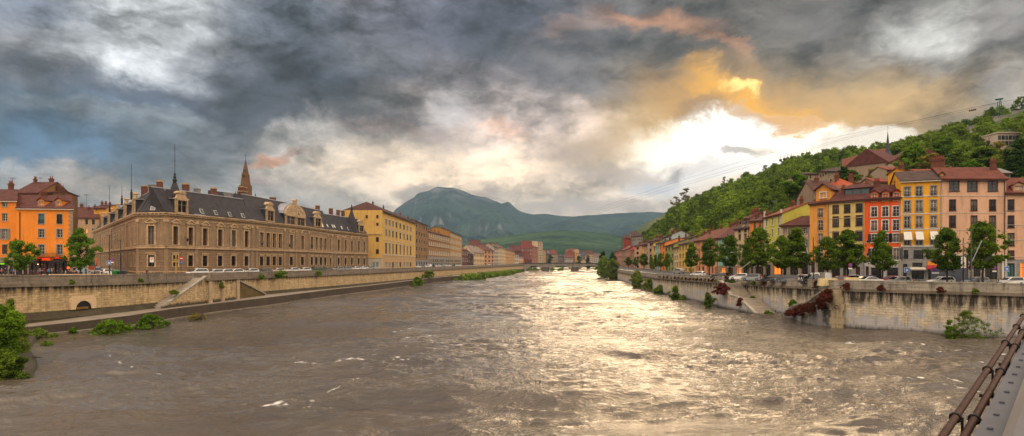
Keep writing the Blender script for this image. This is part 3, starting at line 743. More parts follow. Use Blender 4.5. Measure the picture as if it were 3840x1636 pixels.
# ================================================================ buildings
_wc = {}
def win_mesh(w, h, st):
    """window set in an opening w x h; local x along wall, y into wall, z up; origin at the opening's lower left corner on the wall face"""
    key = (round(w, 1), round(h, 1), st)
    if key in _wc: return _wc[key]
    w, h = max(round(w, 1), .3), max(round(h, 1), .3)
    o = WS[st]; fr, gl, tr = MT[o.get('fr', 'white')], MT[o.get('gl', 'glass')], MT.get(o.get('tr', ''), None) or MT['trim']
    a = MB(); d = o.get('d', .22); ft = o.get('ft', .08)
    a.box(0, w, d+.05, d+.08, 0, h, 1)
    a.box(0, ft, d, d+.05, 0, h, 0); a.box(w-ft, w, d, d+.05, 0, h, 0); a.box(ft, w-ft, d, d+.05, 0, ft, 0); a.box(ft, w-ft, d, d+.05, h-ft, h, 0)
    if o.get('mid', 1): a.box(w/2-ft*.6, w/2+ft*.6, d-.01, d+.05, ft, h-ft, 0)
    for k in o.get('bars', (.36, .68)): a.box(ft, w-ft, d+.01, d+.05, h*k-.03, h*k+.03, 0)
    tw = o.get('tw', .16)
    if tw:
        p = o.get('tp', .04)
        a.box(-tw, 0, -p, .06, 0, h, 2); a.box(w, w+tw, -p, .06, 0, h, 2); a.box(-tw, w+tw, -p, .06, h, h+tw, 2)
    if o.get('sill', 1): a.box(-tw-.05, w+tw+.05, -.12, .1, -.14, 0, 2)
    if o.get('ped'):      # triangular pediment over a moulded frame
        a.box(-tw-.2, w+tw+.2, -.42, .02, h+tw+.35, h+tw+.58, 2)
        a.prism([(-tw-.45, h+tw+.581), (w+tw+.45, h+tw+.581), (w/2, h+tw+1.45)], -.10, .02, 2)
        for q_ in ([(-tw-.5, h+tw+.583), (-tw-.1, h+tw+.583), (w/2, h+tw+1.30), (w/2, h+tw+1.55)], [(w+tw+.1, h+tw+.583), (w+tw+.5, h+tw+.583), (w/2, h+tw+1.55), (w/2, h+tw+1.30)]): a.prism(q_, -.42, -.101, 2)
        a.box(-tw, w+tw, -.06, .02, h+tw, h+tw+.35, 2)
    if o.get('hood'): a.box(-tw-.22, w+tw+.22, -.34, .02, h+tw+.12, h+tw+.36, 2); a.box(-tw, w+tw, -.1, .02, h+tw, h+tw+.12, 2)
    if o.get('grille'):
        n = int(w/.2)
        for k in range(1, n): a.box(w*k/n-.02, w*k/n+.02, .02, .06, 0, h, 3)
        a.box(0, w, .0, .05, h*.33, h*.33+.04, 3); a.box(0, w, .0, .05, h*.66, h*.66+.04, 3)
    if o.get('arch'):
        a.prism([(w/2+(w/2+tw)*math.cos(math.pi*k/8), h+tw+(w/2+tw)*.6*math.sin(math.pi*k/8)) for k in range(9)], -.03, .05, 2)
    me = a.mesh('window', [fr, gl, tr, MT['dark']]); _wc[key] = me; return me
def rail_mesh(w, h=.95, d=.0, out=.12):
    key = ('rail', round(w, 1), d, out, h)
    if key in _wc: return _wc[key]
    w = round(w, 1); a = MB(); n = max(3, int(w/.14))
    a.box(0, w, -out, -out+.05, h-.05, h); a.box(0, w, -out, -out+.04, .08, .12); a.box(0, w, -out, -out+.04, h*.5, h*.5+.03)
    for k in range(n+1): a.box(w*k/n-.015, w*k/n+.015, -out+.01, -out+.03, .1, h-.05)
    if out > .3:
        for x in (0, w-.04): a.box(x, x+.04, -out+.05, 0, h-.05, h); a.box(x, x+.04, -out+.05, 0, .08, .12)
        a.box(-.05, w+.05, -out-.05, 0, -.12, 0)
    me = a.mesh('railing', [MT['dark']]); _wc[key] = me; return me
def shut_mesh(w, h, m):
    key = ('shut', round(w, 1), round(h, 1), m)
    if key in _wc: return _wc[key]
    w, h = round(w, 1), round(h, 1); a = MB(); a.box(0, w, -.07, -.02, 0, h)
    for k in range(int(h/.16)): a.box(.05, w-.05, -.09, -.07, .06+k*.16, .13+k*.16)
    me = a.mesh('shutter', [MT[m]]); _wc[key] = me; return me
WS = dict(
    plain=dict(fr='white', tr='trim'), light=dict(fr='white', tr='white', tw=.2), dark=dict(fr='brown', tr='trim'), ochre=dict(fr='offw', tr='gtrim'),
    grey=dict(fr='white', tr='gtrim', tw=.22), pink=dict(fr='brown', tr='brown', tw=.06, bars=(.45,), sill=1), brownw=dict(fr='brown', tr='brown', tw=.14), small=dict(fr='brown', tr='trim', tw=.1, mid=0, bars=()),
    far=dict(fr='offw', tr='offw', tw=.16, bars=(), mid=1, d=.3), fardark=dict(fr='brown', tr='trim', tw=.12, bars=(), mid=0, d=.3), shuttered=dict(fr='offw', gl='offw', tr='offw', tw=.12, bars=(.5,), d=.1), yel=dict(fr='grey', gl='glass', tr='offw', tw=.3, bars=(.5,)), blind=dict(fr='grey', gl='shgrey', tr='offw', tw=.3, bars=(.5,)),
    grille=dict(fr='brown', tr='trim', tw=.32, tp=.10, hood=1, grille=1, d=.4), museum=dict(fr='brown', gl='shbrown', tr='trim', tw=.36, tp=.18, ped=1, d=.46, bars=(.72,), ft=.1), cross=dict(fr='trim', tr='trim', tw=.24, tp=.08, bars=(.62,), ft=.14, d=.25), mus2=dict(fr='trim', tr='trim', tw=.3, tp=.18, bars=(.42, .8), ft=.12, d=.46),
    plainm=dict(fr='brown', tr='trim', tw=.3, tp=.1, hood=1, d=.4, grille=1), arch=dict(fr='grey', tr='gtrim', tw=.2, arch=1, bars=(.6,)), shop=dict(fr='dark', tr='gtrim', tw=.1, bars=(.78,), d=.3, sill=0), frost=dict(fr='brown', gl='glassb', tr='brown', tw=.05, bars=(.33, .66)), teal=dict(fr='dark', gl='tealdoor', tr='gtrim', tw=.3, d=.25, bars=(.8,), sill=0),
    bluedoor=dict(fr='offw', gl='bluedoor', tr='trim', tw=.1, bars=(), sill=0), wooddoor=dict(fr='brown', gl='brown', tr='gtrim', tw=.2, sill=0, bars=(.75,)), lit=dict(fr='brown', gl='litglass', tr='trim', tw=.1, bars=(.7,), sill=0), litw=dict(fr='offw', gl='litglass', tr='trim'), green=dict(fr='grey', gl='tealdoor', tr='gtrim', tw=.2, d=.15), red=dict(fr='redwood', gl='glass', tr='redwood', tw=.1, bars=(.75,), sill=0))
MT['tealdoor'] = plain('teal_door', (58, 104, 98), .6); MT['bluedoor'] = plain('blue_shutter', (92, 138, 160), .6); MT['redwood'] = plain('dark_red_wood', (78, 24, 20), .5)
MT['litglass'] = glow('lit_window', (255, 150, 60), .55)
for _k in ('plain', 'light', 'dark', 'ochre', 'grey', 'pink', 'brownw', 'fardark', 'far', 'yel', 'museum', 'mus2', 'cross'): WS[_k+'_c'] = dict(WS[_k], gl='curtain')
class Face:
    """a vertical wall from plan point a to b (left to right as seen), floor zb, top za at a and zt at b"""
    def __init__(s, a, b, zb, za, zt, root):
        s.a, s.b, s.zb, s.za, s.zt = Vector((a[0], a[1])), Vector((b[0], b[1])), zb, za, zt
        s.d = s.b-s.a; s.L = s.d.length; s.u = s.d/s.L; s.ang = math.atan2(s.u.y, s.u.x); s.n = Vector((-s.u.y, s.u.x)); s.root = root; s.lean = 0.0
    def S(s, px):
        k = (px-1920)/F; return (k*s.a.y-s.a.x)/(s.u.x-k*s.u.y)
    def Yof(s, x): return (s.a+s.u*x).y
    def top(s, x): return s.za+(s.zt-s.za)*x/s.L
    def z(s, px, py): return H-(py-HZ)/F*s.Yof(s.S(px))
    def W(s, x, y, z): q = s.a+s.u*(x+s.lean*y)+s.n*y; return Vector((q.x, q.y, z))
_wr = random.Random(5)
def make_face(fc, root, mat, rows, cols, st, base=None, band=(), bandmat=None, off=Vector((0, 0, 0)), extras=None, wname='wall', more=None):
    """rows: (t0,t1[,style]) fractions of height; cols: (x0,x1) metres.  Cuts real openings; returns list of windows"""
    Lw = fc.L; r = [(q[0], q[1], (q[2] if len(q) > 2 else st)) for q in rows]
    ops = []
    for t0, t1, sty in r:
        for i, (x0, x1) in enumerate(cols):
            if sty is None: continue
            s_ = sty[i % len(sty)] if isinstance(sty, (list, tuple)) else sty
            if s_: ops.append((x0, x1, t0, t1, s_))
    for e in (extras or []): ops.append(e)
    xs = sorted({0, Lw}|{round(o[0], 3) for o in ops}|{round(o[1], 3) for o in ops}); ts = sorted({0., 1.}|{o[2] for o in ops}|{o[3] for o in ops})
    bt = base[0] if base else None
    if bt: ts = sorted(set(ts)|{bt})
    a = MB(); zz = lambda x, t: fc.zb+t*(fc.top(x)-fc.zb)
    lc = lambda x, y, z: fc.W(x, y, z)-off
    for i in range(len(xs)-1):
        for j in range(len(ts)-1):
            xm, tm = (xs[i]+xs[i+1])/2, (ts[j]+ts[j+1])/2
            if any(o[0]-1e-3 < xm < o[1]+1e-3 and o[2] < tm < o[3] for o in ops): continue
            x0, x1 = xs[i], xs[i+1]
            a.face([lc(x0, 0, zz(x0, ts[j])), lc(x1, 0, zz(x1, ts[j])), lc(x1, 0, zz(x1, ts[j+1])), lc(x0, 0, zz(x0, ts[j+1]))], 1 if (bt and tm < bt) else 0)
    dd = .5
    for x0, x1, t0, t1, s_ in ops:
        q = [(x0, zz(x0, t0)), (x1, zz(x1, t0)), (x1, zz(x1, t1)), (x0, zz(x0, t1))]; mi = 1 if (bt and t1 <= bt+.01) else 0
        for k in range(4):
            (xa, za), (xb, zb) = q[k], q[(k+1) % 4]
            a.face([lc(xa, 0, za), lc(xa, dd, za), lc(xb, dd, zb), lc(xb, 0, zb)], mi)
    for t, hgt, out in band:
        bz = MB()
        for x0, x1 in [(0, Lw)]:
            b_ = [lc(x0, -out, zz(x0, t)), lc(x1, -out, zz(x1, t)), lc(x1, .02, zz(x1, t)), lc(x0, .02, zz(x0, t))]
            a.hexa(b_, [p+Vector((0, 0, hgt)) for p in b_], 2)
    if more: more(a, lc)
    a.build(wname, [mat, base[1] if base else mat, bandmat or MT['trim']], root)
    wins = []
    for x0, x1, t0, t1, s_ in ops:
        z0 = min(zz(x0, t0), zz(x1, t0)); h = (zz((x0+x1)/2, t1)-zz((x0+x1)/2, t0)); opt = s_.split('+')
        if opt[0]+'_c' in WS and _wr.random() < .3: opt[0] += '_c'
        me = win_mesh(x1-x0, h, opt[0]); rw, rh = max(round(x1-x0, 1), .3), max(round(h, 1), .3)
        w = link('door' if 'door' in opt[0] or opt[0] == 'teal' else 'window', me, root, lc(x0, 0, (zz(x0, t0)+zz(x1, t0))/2), fc.ang, ((x1-x0)/rw, 1, h/rh))
        wins.append(w)
        for o_ in opt[1:]:
            if o_ == 'r': link('railing', rail_mesh(x1-x0), w)
            elif o_ == 'b':
                q = link('railing', rail_mesh(x1-x0+.6, .95, 0, .7), w, (-.3, 0, 0))
            elif o_ in ('shgrey', 'shdark', 'shbrown', 'white', 'tealdoor'):
                sw = (x1-x0)*.5
                for xx in (x0-sw-.05, x1+.05): link('shutter', shut_mesh(sw, h, o_), root, lc(xx, 0, (zz(x0, t0)+zz(x1, t0))/2), fc.ang)
            elif o_ == 'closed':
                link('shutter', shut_mesh(x1-x0-.04, h, 'shbrown'), root, lc(x0+.02, .1, (zz(x0, t0)+zz(x1, t0))/2), fc.ang)
            elif o_ == 'awn':
                b = MB(); ww = x1-x0
                b.hexa([(-.15, -1.0, h*.42), (ww+.15, -1.0, h*.42), (ww+.15, -.96, h*.42), (-.15, -.96, h*.42)], [(-.15, -.1, h+.1), (ww+.15, -.1, h+.1), (ww+.15, -.03, h+.1), (-.15, -.03, h+.1)])
                b.build('awning', MT['white'], w)
    return wins
def roof_mb(a, fc, depth, rh, kind='gable', oh=.45, ohs=.25, th=.16, m=0, hipl=0, hipr=0, off=Vector((0, 0, 0)), wallm=None):
    L0, L1 = -ohs, fc.L+ohs; z0, z1 = fc.top(L0), fc.top(L1); slope = rh/(depth/2)
    lc = lambda x, y, z: fc.W(x, y, z)-off
    e = -oh*slope
    fl, fr_ = lc(L0, -oh, z0+e+th), lc(L1, -oh, z1+e+th)
    bl, br = lc(L0, depth+oh, z0+e+th), lc(L1, depth+oh, z1+e+th)
    rl, rr = lc(L0+hipl, depth/2, z0+rh+th), lc(L1-hipr, depth/2, z1+rh+th)
    a.slab([fl, fr_, rr, rl], th, m); a.slab([br, bl, rl, rr], th, m)
    if hipl: a.slab([bl, fl, rl], th, m)
    if hipr: a.slab([fr_, br, rr], th, m)
def box_walls(fc, root, depth, mat, off, rh=0, gable=(1, 1), name='side_wall'):
    a = MB(); lc = lambda x, y, z: fc.W(x, y, z)-off; Lw = fc.L
    for k, (x, sgn) in enumerate(((0, 1), (Lw, -1))):
        t = fc.top(x); poly = [lc(x, depth, fc.zb), lc(x, 0, fc.zb), lc(x, 0, t), lc(x, depth, t)]
        a.face(poly if k == 0 else poly[::-1])
        if rh and gable[k]: q = [lc(x, 0, t), lc(x, depth/2, t+rh), lc(x, depth, t)]; a.face(q)
    a.face([lc(Lw, depth, fc.zb), lc(0, depth, fc.zb), lc(0, depth, fc.top(0)), lc(Lw, depth, fc.top(Lw))])
    a.build(name, mat, root)
def chimney(parent, p, w, d, h, ang=0, pots=3, mat='brick', below=1.5):
    a = MB(); a.box(-w/2, w/2, -d/2, d/2, -below, h, 0); a.box(-w/2-.1, w/2+.1, -d/2-.1, d/2+.1, h-.35, h-.1, 0); a.box(-w/2-.06, w/2+.06, -d/2-.06, d/2+.06, h+.001, h+.1, 0)
    for k in range(pots):
        x = (k+.5)/pots*w-w/2; a.lathe([(.13, h+.1), (.15, h+.15), (.10, h+.75), (.13, h+.8), (.09, h+.8), (.01, h+.72)], (x, 0, 0), 7, 1)
    return link('chimney', a.mesh('chimney', [MT[mat] if isinstance(mat, str) else mat, MT['pot']]), parent, p, ang)
def dormer(parent, fc, x, y, z, w, h, off, roofm, wallm, st='plain', rh=.7):
    a = MB(); dp = 2.4
    for xx in (0, w-.18): a.box(xx, xx+.18, 0, dp, 0, h, 0)
    a.box(0, w, .16, .2, 0, h, 0); a.box(.18, w-.18, -.02, dp, h-.12, h, 0)
    a.slab([(-.25, -.35, h-.05), (w/2, -.35, h+rh), (w/2, dp+.3, h+rh), (-.25, dp+.3, h-.05)], .1, 1); a.slab([(w/2, -.35, h+rh), (w+.25, -.35, h-.05), (w+.25, dp+.3, h-.05), (w/2, dp+.3, h+rh)], .1, 1)
    a.face([(0, .0, h), (w, .0, h), (w/2, .0, h+rh-.1)], 0)
    p = fc.W(x, y, z)-off; o = link('dormer', a.mesh('dormer', [wallm, roofm]), parent, p, fc.ang)
    link('window', win_mesh(w-.5, h-.35, st), o, (.25, -.1, .12)); return o
def house(name, label, pxl, pxr, yl, yr, Yl, Yr, mat, zb=STZ, cols=None, rows=None, st='plain', depth=12, roof=('gable', 2.4), roofm=None, base=None, band=(), bandmat=None, chims=2, group=None, extras=None, cat='house', ncol=None, nrow=None, oh=.45, hips=(0, 0), dorm=(), pref=None, seed=0, eave_m='brown', chmat='brick', wr=.42, lean=0.0):
    a, b = P(pxl, Yl, py=yl), P(pxr, Yr, py=yr); off = Vector((a.x, a.y, zb))
    t = thing(name, label, cat, off, 0, group); fc = Face(a, b, zb, a.z, b.z, t); fc.lean = lean
    rd = random.Random(seed+int(pxl))
    if cols: cs = [(fc.S(c0), fc.S(c1)) for c0, c1 in cols]
    else:
        n = ncol or max(1, int(fc.L/3)); w = fc.L/n; cs = [(w*(i+.5)-w*wr/2, w*(i+.5)+w*wr/2) for i in range(n)]
    if rows:
        pm = pref or pxr; rs = []
        for q in rows:
            zt = fc.top(fc.S(pm))-zb; z0, z1 = (fc.z(pm, q[1])-zb)/zt, (fc.z(pm, q[0])-zb)/zt; rs.append((max(z0, .005), min(z1, .985))+tuple(q[2:]))
    else:
        n = nrow or 3; g = .16; rs = [(g+(1-g)*(j+.22)/n, g+(1-g)*(j+.74)/n) for j in range(n)]+[(.02, .13, 'shop')]
    ex = []
    for e in (extras or []):
        px0, px1, y0, y1, s_ = e; x0, x1 = fc.S(px0), fc.S(px1); zt = fc.top(x1)-zb; ex.append((x0, x1, max((fc.z(px1, y1)-zb)/zt, .004), (fc.z(px1, y0)-zb)/zt, s_))
    make_face(fc, t, mat, rs, cs, st, base, band, bandmat, off, ex)
    rk, rh = roof[0], roof[1]
    box_walls(fc, t, depth, mat, off, rh if rk == 'gable' else 0, (not hips[0], not hips[1]))
    rm = roofm or tiles((112, 62, 48)); q = MB()
    roof_mb(q, fc, depth, rh, rk, oh, .25, .16, 0, hips[0], hips[1], off)
    r_ = q.build('roof', rm, t)
    e = MB(); lc = lambda x, y, z: fc.W(x, y, z)-off; s = rh/(depth/2)
    b_ = [lc(-.2, -oh+.0, fc.top(0)-oh*s-.22), lc(fc.L+.2, -oh, fc.top(fc.L)-oh*s-.22), lc(fc.L+.2, -.003, fc.top(fc.L)-.22), lc(-.2, -.003, fc.top(0)-.22)]
    e.hexa(b_, [p+Vector((0, 0, .17)) for p in b_]); e.build('eaves', MT[eave_m], t)
    for k in range(chims):
        x = fc.L*((k+.5+rd.uniform(-.25, .25))/chims); y = depth*rd.uniform(.3, .55)
        z = fc.top(x)+rh*(1-abs(y/(depth/2)-1)); chimney(r_, lc(x, y, z), rd.uniform(.7, 1.3), .55, rd.uniform(.9, 1.5), fc.ang, rd.choice((2, 3, 4)), chmat)
    for px, py, wpx, hpx in dorm:
        x = fc.S(px); z = fc.z(px, py); w = wpx*fc.Yof(x)/F; h = hpx*fc.Yof(x)/F
        y = max((z-fc.top(x))/s, .05); dormer(t, fc, x-w/2, y, z, w, h, off, rm, mat)
    if Yr < 215 and zb == STZ:
        q = MB(); q.box(fc.L-.34, fc.L-.22, -.16, -.04, 0, fc.top(fc.L)-zb-.5); link('drainpipe', q.mesh('drainpipe', [MT['brown'] if int(pxl) % 2 else MT['zinc']]), t, lc(0, 0, zb), fc.ang)
    return t, fc, off
GP = stone((150, 146, 142), (128, 124, 120), (80, 76, 72), 1.6, .6, .3, mortar=.01, name='grey_base_stone')
TP = stone((160, 142, 118), (136, 118, 98), (84, 72, 60), 1.4, .5, .35, mortar=.01, name='tan_base_stone')
GR = 'coloured house fronts along the right quay'
YEL = plaster((238, 170, 44)); PNK = plaster((216, 172, 140)); ORG = plaster((226, 92, 36)); CRM = plaster((214, 188, 116)); OCH = plaster((222, 152, 72)); TAN = plaster((196, 168, 136)); LIM = plaster((196, 188, 84))
RED = tiles((116, 62, 46)); DRED = tiles((98, 54, 46)); BRN = tiles((86, 66, 58)); ORD = tiles((176, 82, 48))
def add_on(t, fc, off, name, fn, mats):
    a = MB(); fn(a); return link(name, a.mesh(name, mats), t)
# ---- right bank, nearest first
t, fc, off = house('town_house', 'pink house cut by the right frame edge with a teal door and a red dormer', 3773, 3960, 722, 722, 132, 129, PNK, cols=[(3779.5, 3803), (3850, 3875), (3915, 3938)], pref=3792, group=GR,
    rows=[(749, 790, 'pink+r'), (809, 854, 'pink+r'), (875, 922, 'pink+r'), (940, 972, ('pink+closed', 'pink', 'pink'))], extras=[(3778, 3805, 988, 1049, 'teal'), (3826, 3850, 985, 1049, 'lit'), (3860, 3940, 985, 1045, 'shop')], roof=('gable', 3.6), roofm=RED, base=(.245, GP), band=[(.795, .12, .06), (.63, .12, .06), (.46, .12, .06), (.27, .12, .06)], bandmat=MT['offw'], chims=0, dorm=[(3822, 718, 34, 26)])
t, fc, off = house('town_house', 'tall pink house with three columns of brown windows and a red tiled roof', 3533, 3773, 669, 669, 135.6, 132, PNK, cols=[(3560, 3584), (3641, 3664), (3710, 3734)], pref=3660, group=GR,
    rows=[(749, 790, 'pink+r'), (809, 853, 'pink+r'), (873, 922, 'pink+r')], extras=[(3560, 3597, 679, 717, 'frost'), (3628, 3664.5, 679, 717, 'frost'), (3704.5, 3741.5, 679, 717, 'frost'), (3583, 3608, 960, 1048, 'shop'), (3618, 3632, 955, 1048, 'wooddoor'), (3650, 3678, 950, 1048, 'shop'), (3694, 3742, 955, 1048, 'shop')], roof=('gable', 3.0), roofm=RED, base=(.235, TP), band=[(.825, .12, .06), (.66, .12, .06), (.49, .12, .06), (.245, .3, .1)], bandmat=MT['offw'], chims=0, oh=.6)
pr = [c for c in t.children if c.name.startswith('roof')][0]
chimney(pr, fc.W(fc.S(3757), 4.5, fc.top(0)+2.6)-off, 1.0, .7, 1.2, fc.ang, 3)
chimney(pr, fc.W(fc.S(3556), 7, fc.top(0)+2.6)-off, 2.5, .7, 2.4, fc.ang-.5, 6)
for px in (3603, 3612, 3680, 3757, 3764):
    a = MB(); x = fc.S(px); a.box(0, .5, -.12, -.003, .05, 5.0); link('shop_pillar', a.mesh('shop_pillar', [MT['white']]), t, fc.W(x, 0, STZ)-off, fc.ang)
t, fc, off = house('town_house', 'bright yellow house with white window surrounds and three white awnings', 3378, 3533, 679, 672, 138.4, 135.7, YEL, cols=[(3391, 3414), (3435, 3459), (3490, 3513)], pref=3447, group=GR,
    rows=[(700, 737, 'grey+r'), (752, 795, 'grey+r'), (811, 855, 'grey+r'), (870, 920, 'grey+r+awn')], extras=[(3388, 3406, 938, 971, 'shop+r'), (3425, 3463, 938, 971, 'shop+r'), (3479, 3505, 938, 971, 'shop+r'), (3386, 3403, 990, 1048, 'shop'), (3421, 3460, 985, 1001, 'shop'), (3418, 3465, 1010, 1048, 'shop'), (3480, 3528, 1008, 1048, 'shop')], roof=('gable', 2.6), roofm=BRN, base=(.335, GP), band=[(.835, .2, .08), (.66, .2, .08), (.505, .2, .08), (.335, .3, .12)], bandmat=MT['white'], chims=0, dorm=[(3537, 664, 15, 11)], eave_m='offw')
a = MB(); w = fc.S(3528)-fc.S(3470); a.hexa([(0, -1.5, 0), (w, -1.5, 0), (w, -1.45, -.15), (0, -1.45, -.15)], [(.3, -.05, .75), (w-.1, -.05, .75), (w-.1, .0, .72), (.3, .0, .72)])
link('awning', a.mesh('awning', [plain('crimson_canvas', (150, 20, 34), .8)]), t, fc.W(fc.S(3470), 0, fc.z(3500, 1008))-off, fc.ang)['label'] = 'red shop awning'
a = MB(); w = fc.S(3468)-fc.S(3410); a.hexa([(0, -1.4, 0), (w, -1.4, 0), (w, -1.35, -.25), (0, -1.35, -.25)], [(0, -.05, .35), (w, -.05, .35), (w, .0, .3), (0, .0, .3)])
link('awning', a.mesh('awning', [MT['offw']]), t, fc.W(fc.S(3410), 0, fc.z(3440, 1009))-off, fc.ang)['label'] = 'cream striped shop awning'
a = MB(); a.box(0, fc.S(3528)-fc.S(3478), -.06, .02, 0, .95); link('shop_sign', a.mesh('shop_sign', [plain('amber_board', (214, 140, 40), .7)]), t, fc.W(fc.S(3478), 0, fc.z(3500, 997))-off, fc.ang)
t, fc, off = house('town_house', 'orange red house with white framed windows and dark shutters', 3242, 3378, 746, 740, 143.6, 138.5, ORG, cols=[(3267, 3289), (3308.5, 3331), (3348, 3372)], pref=3331, group=GR,
    rows=[(775, 812, 'light+r'), (826, 865, 'light+r'), (877, 909, 'light+r+shdark'), (931, 976, 'light+r+shdark')], extras=[(3249, 3257, 950, 960, 'small'), (3249, 3257, 902, 910, 'small'), (3246, 3258, 1000, 1047, 'wooddoor'), (3266, 3306, 1004, 1047, 'shop'), (3326, 3368, 1004, 1047, 'shop')], roof=('gable', 3.3), roofm=DRED, base=(.235, plaster((176, 172, 166))), band=[(.235, .25, .1)], bandmat=MT['white'], chims=2, dorm=[(3279, 757, 26, 34), (3321, 756, 26, 34), (3362, 754, 26, 34)])
t, fc, off = house('town_house', 'cream yellow house with brown window surrounds and a dark boxy roof dormer', 3110, 3242, 756, 746, 149.5, 143.8, CRM, cols=[(3124, 3144), (3167, 3187), (3211, 3233)], pref=3187, group=GR,
    rows=[(768, 797, 'brownw+r'), (811, 848, 'brownw+r'), (867, 903, 'brownw+r'), (920, 958, 'brownw+r')], extras=[(3118, 3150, 985, 1046, 'shop'), (3160, 3185, 985, 1046, 'arch'), (3208, 3226, 1000, 1046, 'wooddoor')], roof=('gable', 3.4), roofm=DRED, base=(.25, GP), band=[(.77, .14, .07), (.60, .14, .07), (.42, .14, .07), (.25, .2, .1)], bandmat=MT['trim'], chims=3)
rf = [c for c in t.children if c.name.startswith('roof')][0]
a = MB(); a.box(0, 5.6, 0, 4, 0, 2.3, 0); a.slab([(-.3, -.4, 2.2), (5.9, -.4, 2.2), (5.0, 2.5, 3.4), (.6, 2.5, 3.4)], .15, 1)
for k in range(3): a.box(.3+k*1.75, 1.9+k*1.75, -.05, .05, .5, 1.9, 2)
link('box_dormer', a.mesh('box_dormer', [MT['dark'], DRED, MT['glassb']]), rf, fc.W(fc.S(3150), 2.3, fc.top(0)+.7)-off, fc.ang)
t, fc, off = house('town_house', 'ochre house one window wide beside the cream yellow house', 3036, 3110, 766, 757, 153, 149.6, OCH, cols=[(3067, 3086)], pref=3086, group=GR,
    rows=[(781, 815, 'plain+r'), (825, 864, 'plain+r'), (875, 916, 'plain+r'), (925, 960, 'plain')], extras=[(3042, 3056, 985, 1046, 'wooddoor'), (3066, 3092, 985, 1046, 'shop')], roof=('gable', 2.2), roofm=DRED, base=(.22, TP), chims=1)
a = MB(); w = fc.S(3108)-fc.S(3052); a.box(0, w, 0, 5, -.5, 3.0, 0); a.face([(0, 0, 3.0), (w, 0, 3.0), (w/2, 0, 4.3)], 0)
a.slab([(-.5, -.6, 2.75), (w/2, -.6, 4.4), (w/2, 5.5, 4.4), (-.5, 5.5, 2.75)], .15, 1); a.slab([(w/2, -.6, 4.4), (w+.5, -.6, 2.75), (w+.5, 5.5, 2.75), (w/2, 5.5, 4.4)], .15, 1)
o = link('attic_gable', a.mesh('attic_gable', [OCH, DRED]), t, fc.W(fc.S(3052), 1.2, fc.top(3)+.3)-off, fc.ang); link('window', win_mesh(1.4, 1.3, 'light'), o, (w/2-.7, -.25, .9))
t, fc, off = house('town_house', 'low tan house with grey shutters between the lime green and ochre houses', 2928, 3036, 846, 843, 162, 153.2, TAN, cols=[(2941, 2948), (2963, 2978), (3010, 3024)], pref=3010, group=GR,
    rows=[(855, 876, ('plain+shgrey', 'plain+shgrey', 'plain+shgrey')), (898, 928, 'plain+shgrey'), (940, 965, 'plain')], extras=[(2936, 2950, 990, 1043, 'shop'), (3005, 3030, 985, 1044, 'shop'), (2962, 2985, 990, 1043, 'shop')], roof=('gable', 2.4), roofm=DRED, base=(.36, TP), chims=1)
t, fc, off = house('town_house', 'lime green house with white quoins and a brick chimney', 2864, 2933, 817, 800, 170, 162.2, LIM, cols=[(2872, 2879), (2894, 2901), (2917, 2924)], pref=2901, group=GR,
    rows=[(816, 844, 'light'), (859, 886, 'light'), (908, 937, 'light'), (950, 975, 'light')], extras=[(2870, 2890, 992, 1040, 'shop'), (2900, 2928, 990, 1041, 'lit')], roof=('gable', 2.8), roofm=tiles((140, 74, 52)), base=(.25, TP), chims=2, depth=15)
for i in range(22):
    if i % 2:
        continue
    a = MB(); a.box(0, .75, -.05, .02, 0, .55); a.box(fc.L-.75, fc.L, -.05, .02, 0, .55)
q = MB()
for i in range(20):
    w = .8 if i % 2 else .5; z = 5+i*.62; q.box(0, w, -.05, .02, z, z+.58); q.box(fc.L-w, fc.L, -.05, .02, z, z+.58)
link('quoins', q.mesh('quoins', [MT['white']]), t, fc.W(0, 0, STZ)-off, fc.ang)
t, fc, off = house('town_house', 'narrow orange house behind the tree beside the lime green house', 2811, 2864, 830, 826, 178, 170.2, plaster((226, 138, 66)), cols=[(2828, 2835), (2848, 2855)], pref=2848, group=GR,
    rows=[(833, 856, 'plain+r'), (862, 888, 'plain+r'), (905, 935, 'plain'), (948, 972, 'plain')], extras=[(2814, 2826, 995, 1037, 'arch'), (2832, 2860, 1000, 1038, 'shop')], roof=('gable', 1.5), roofm=DRED, base=(.23, TP), chims=1)
t, fc, off = house('town_house', 'beige house under a dark slate roof with twin dormers', 2755, 2811, 859, 853, 188, 178.2, plaster((206, 180, 142)), cols=[(2769, 2778), (2791, 2800)], pref=2791, group=GR,
    rows=[(857, 872, 'dark'), (878, 900, 'dark'), (916, 940, 'dark'), (952, 975, 'dark')], extras=[(2760, 2780, 1003, 1033, 'lit'), (2786, 2806, 1003, 1034, 'shop')], roof=('gable', 3.2), roofm=tiles((74, 60, 58)), base=(.2, TP), chims=2, dorm=[(2775, 853, 15, 14), (2796, 850, 15, 14)])
t, fc, off = house('town_house', 'pale teal house with a maroon roof behind two street trees', 2692, 2755, 892, 886, 205, 188.2, plaster((140, 186, 172)), cols=[(2709, 2717), (2734, 2742)], pref=2734, group=GR,
    rows=[(893, 913, 'plain'), (926, 948, 'plain'), (962, 980, 'plain')], extras=[(2703, 2720, 1005, 1031, 'lit'), (2728, 2750, 1005, 1031, 'shop')], roof=('gable', 4.4), roofm=tiles((106, 58, 52)), base=(.24, TP), chims=2)
t, fc, off = house('town_house', 'long peach house with a broad brown roof and a row of attic windows', 2605, 2692, 904, 891, 240, 205.2, plaster((224, 154, 112)), cols=[(2612, 2616), (2619, 2624), (2633, 2641), (2652, 2657), (2669, 2675), (2682, 2687)], pref=2652, group=GR,
    rows=[(905, 918, 'plain'), (930, 948, 'plain'), (958, 976, 'plain'), (1000, 1024, 'shop')], roof=('gable', 3.6), roofm=tiles((124, 72, 54)), chims=3)
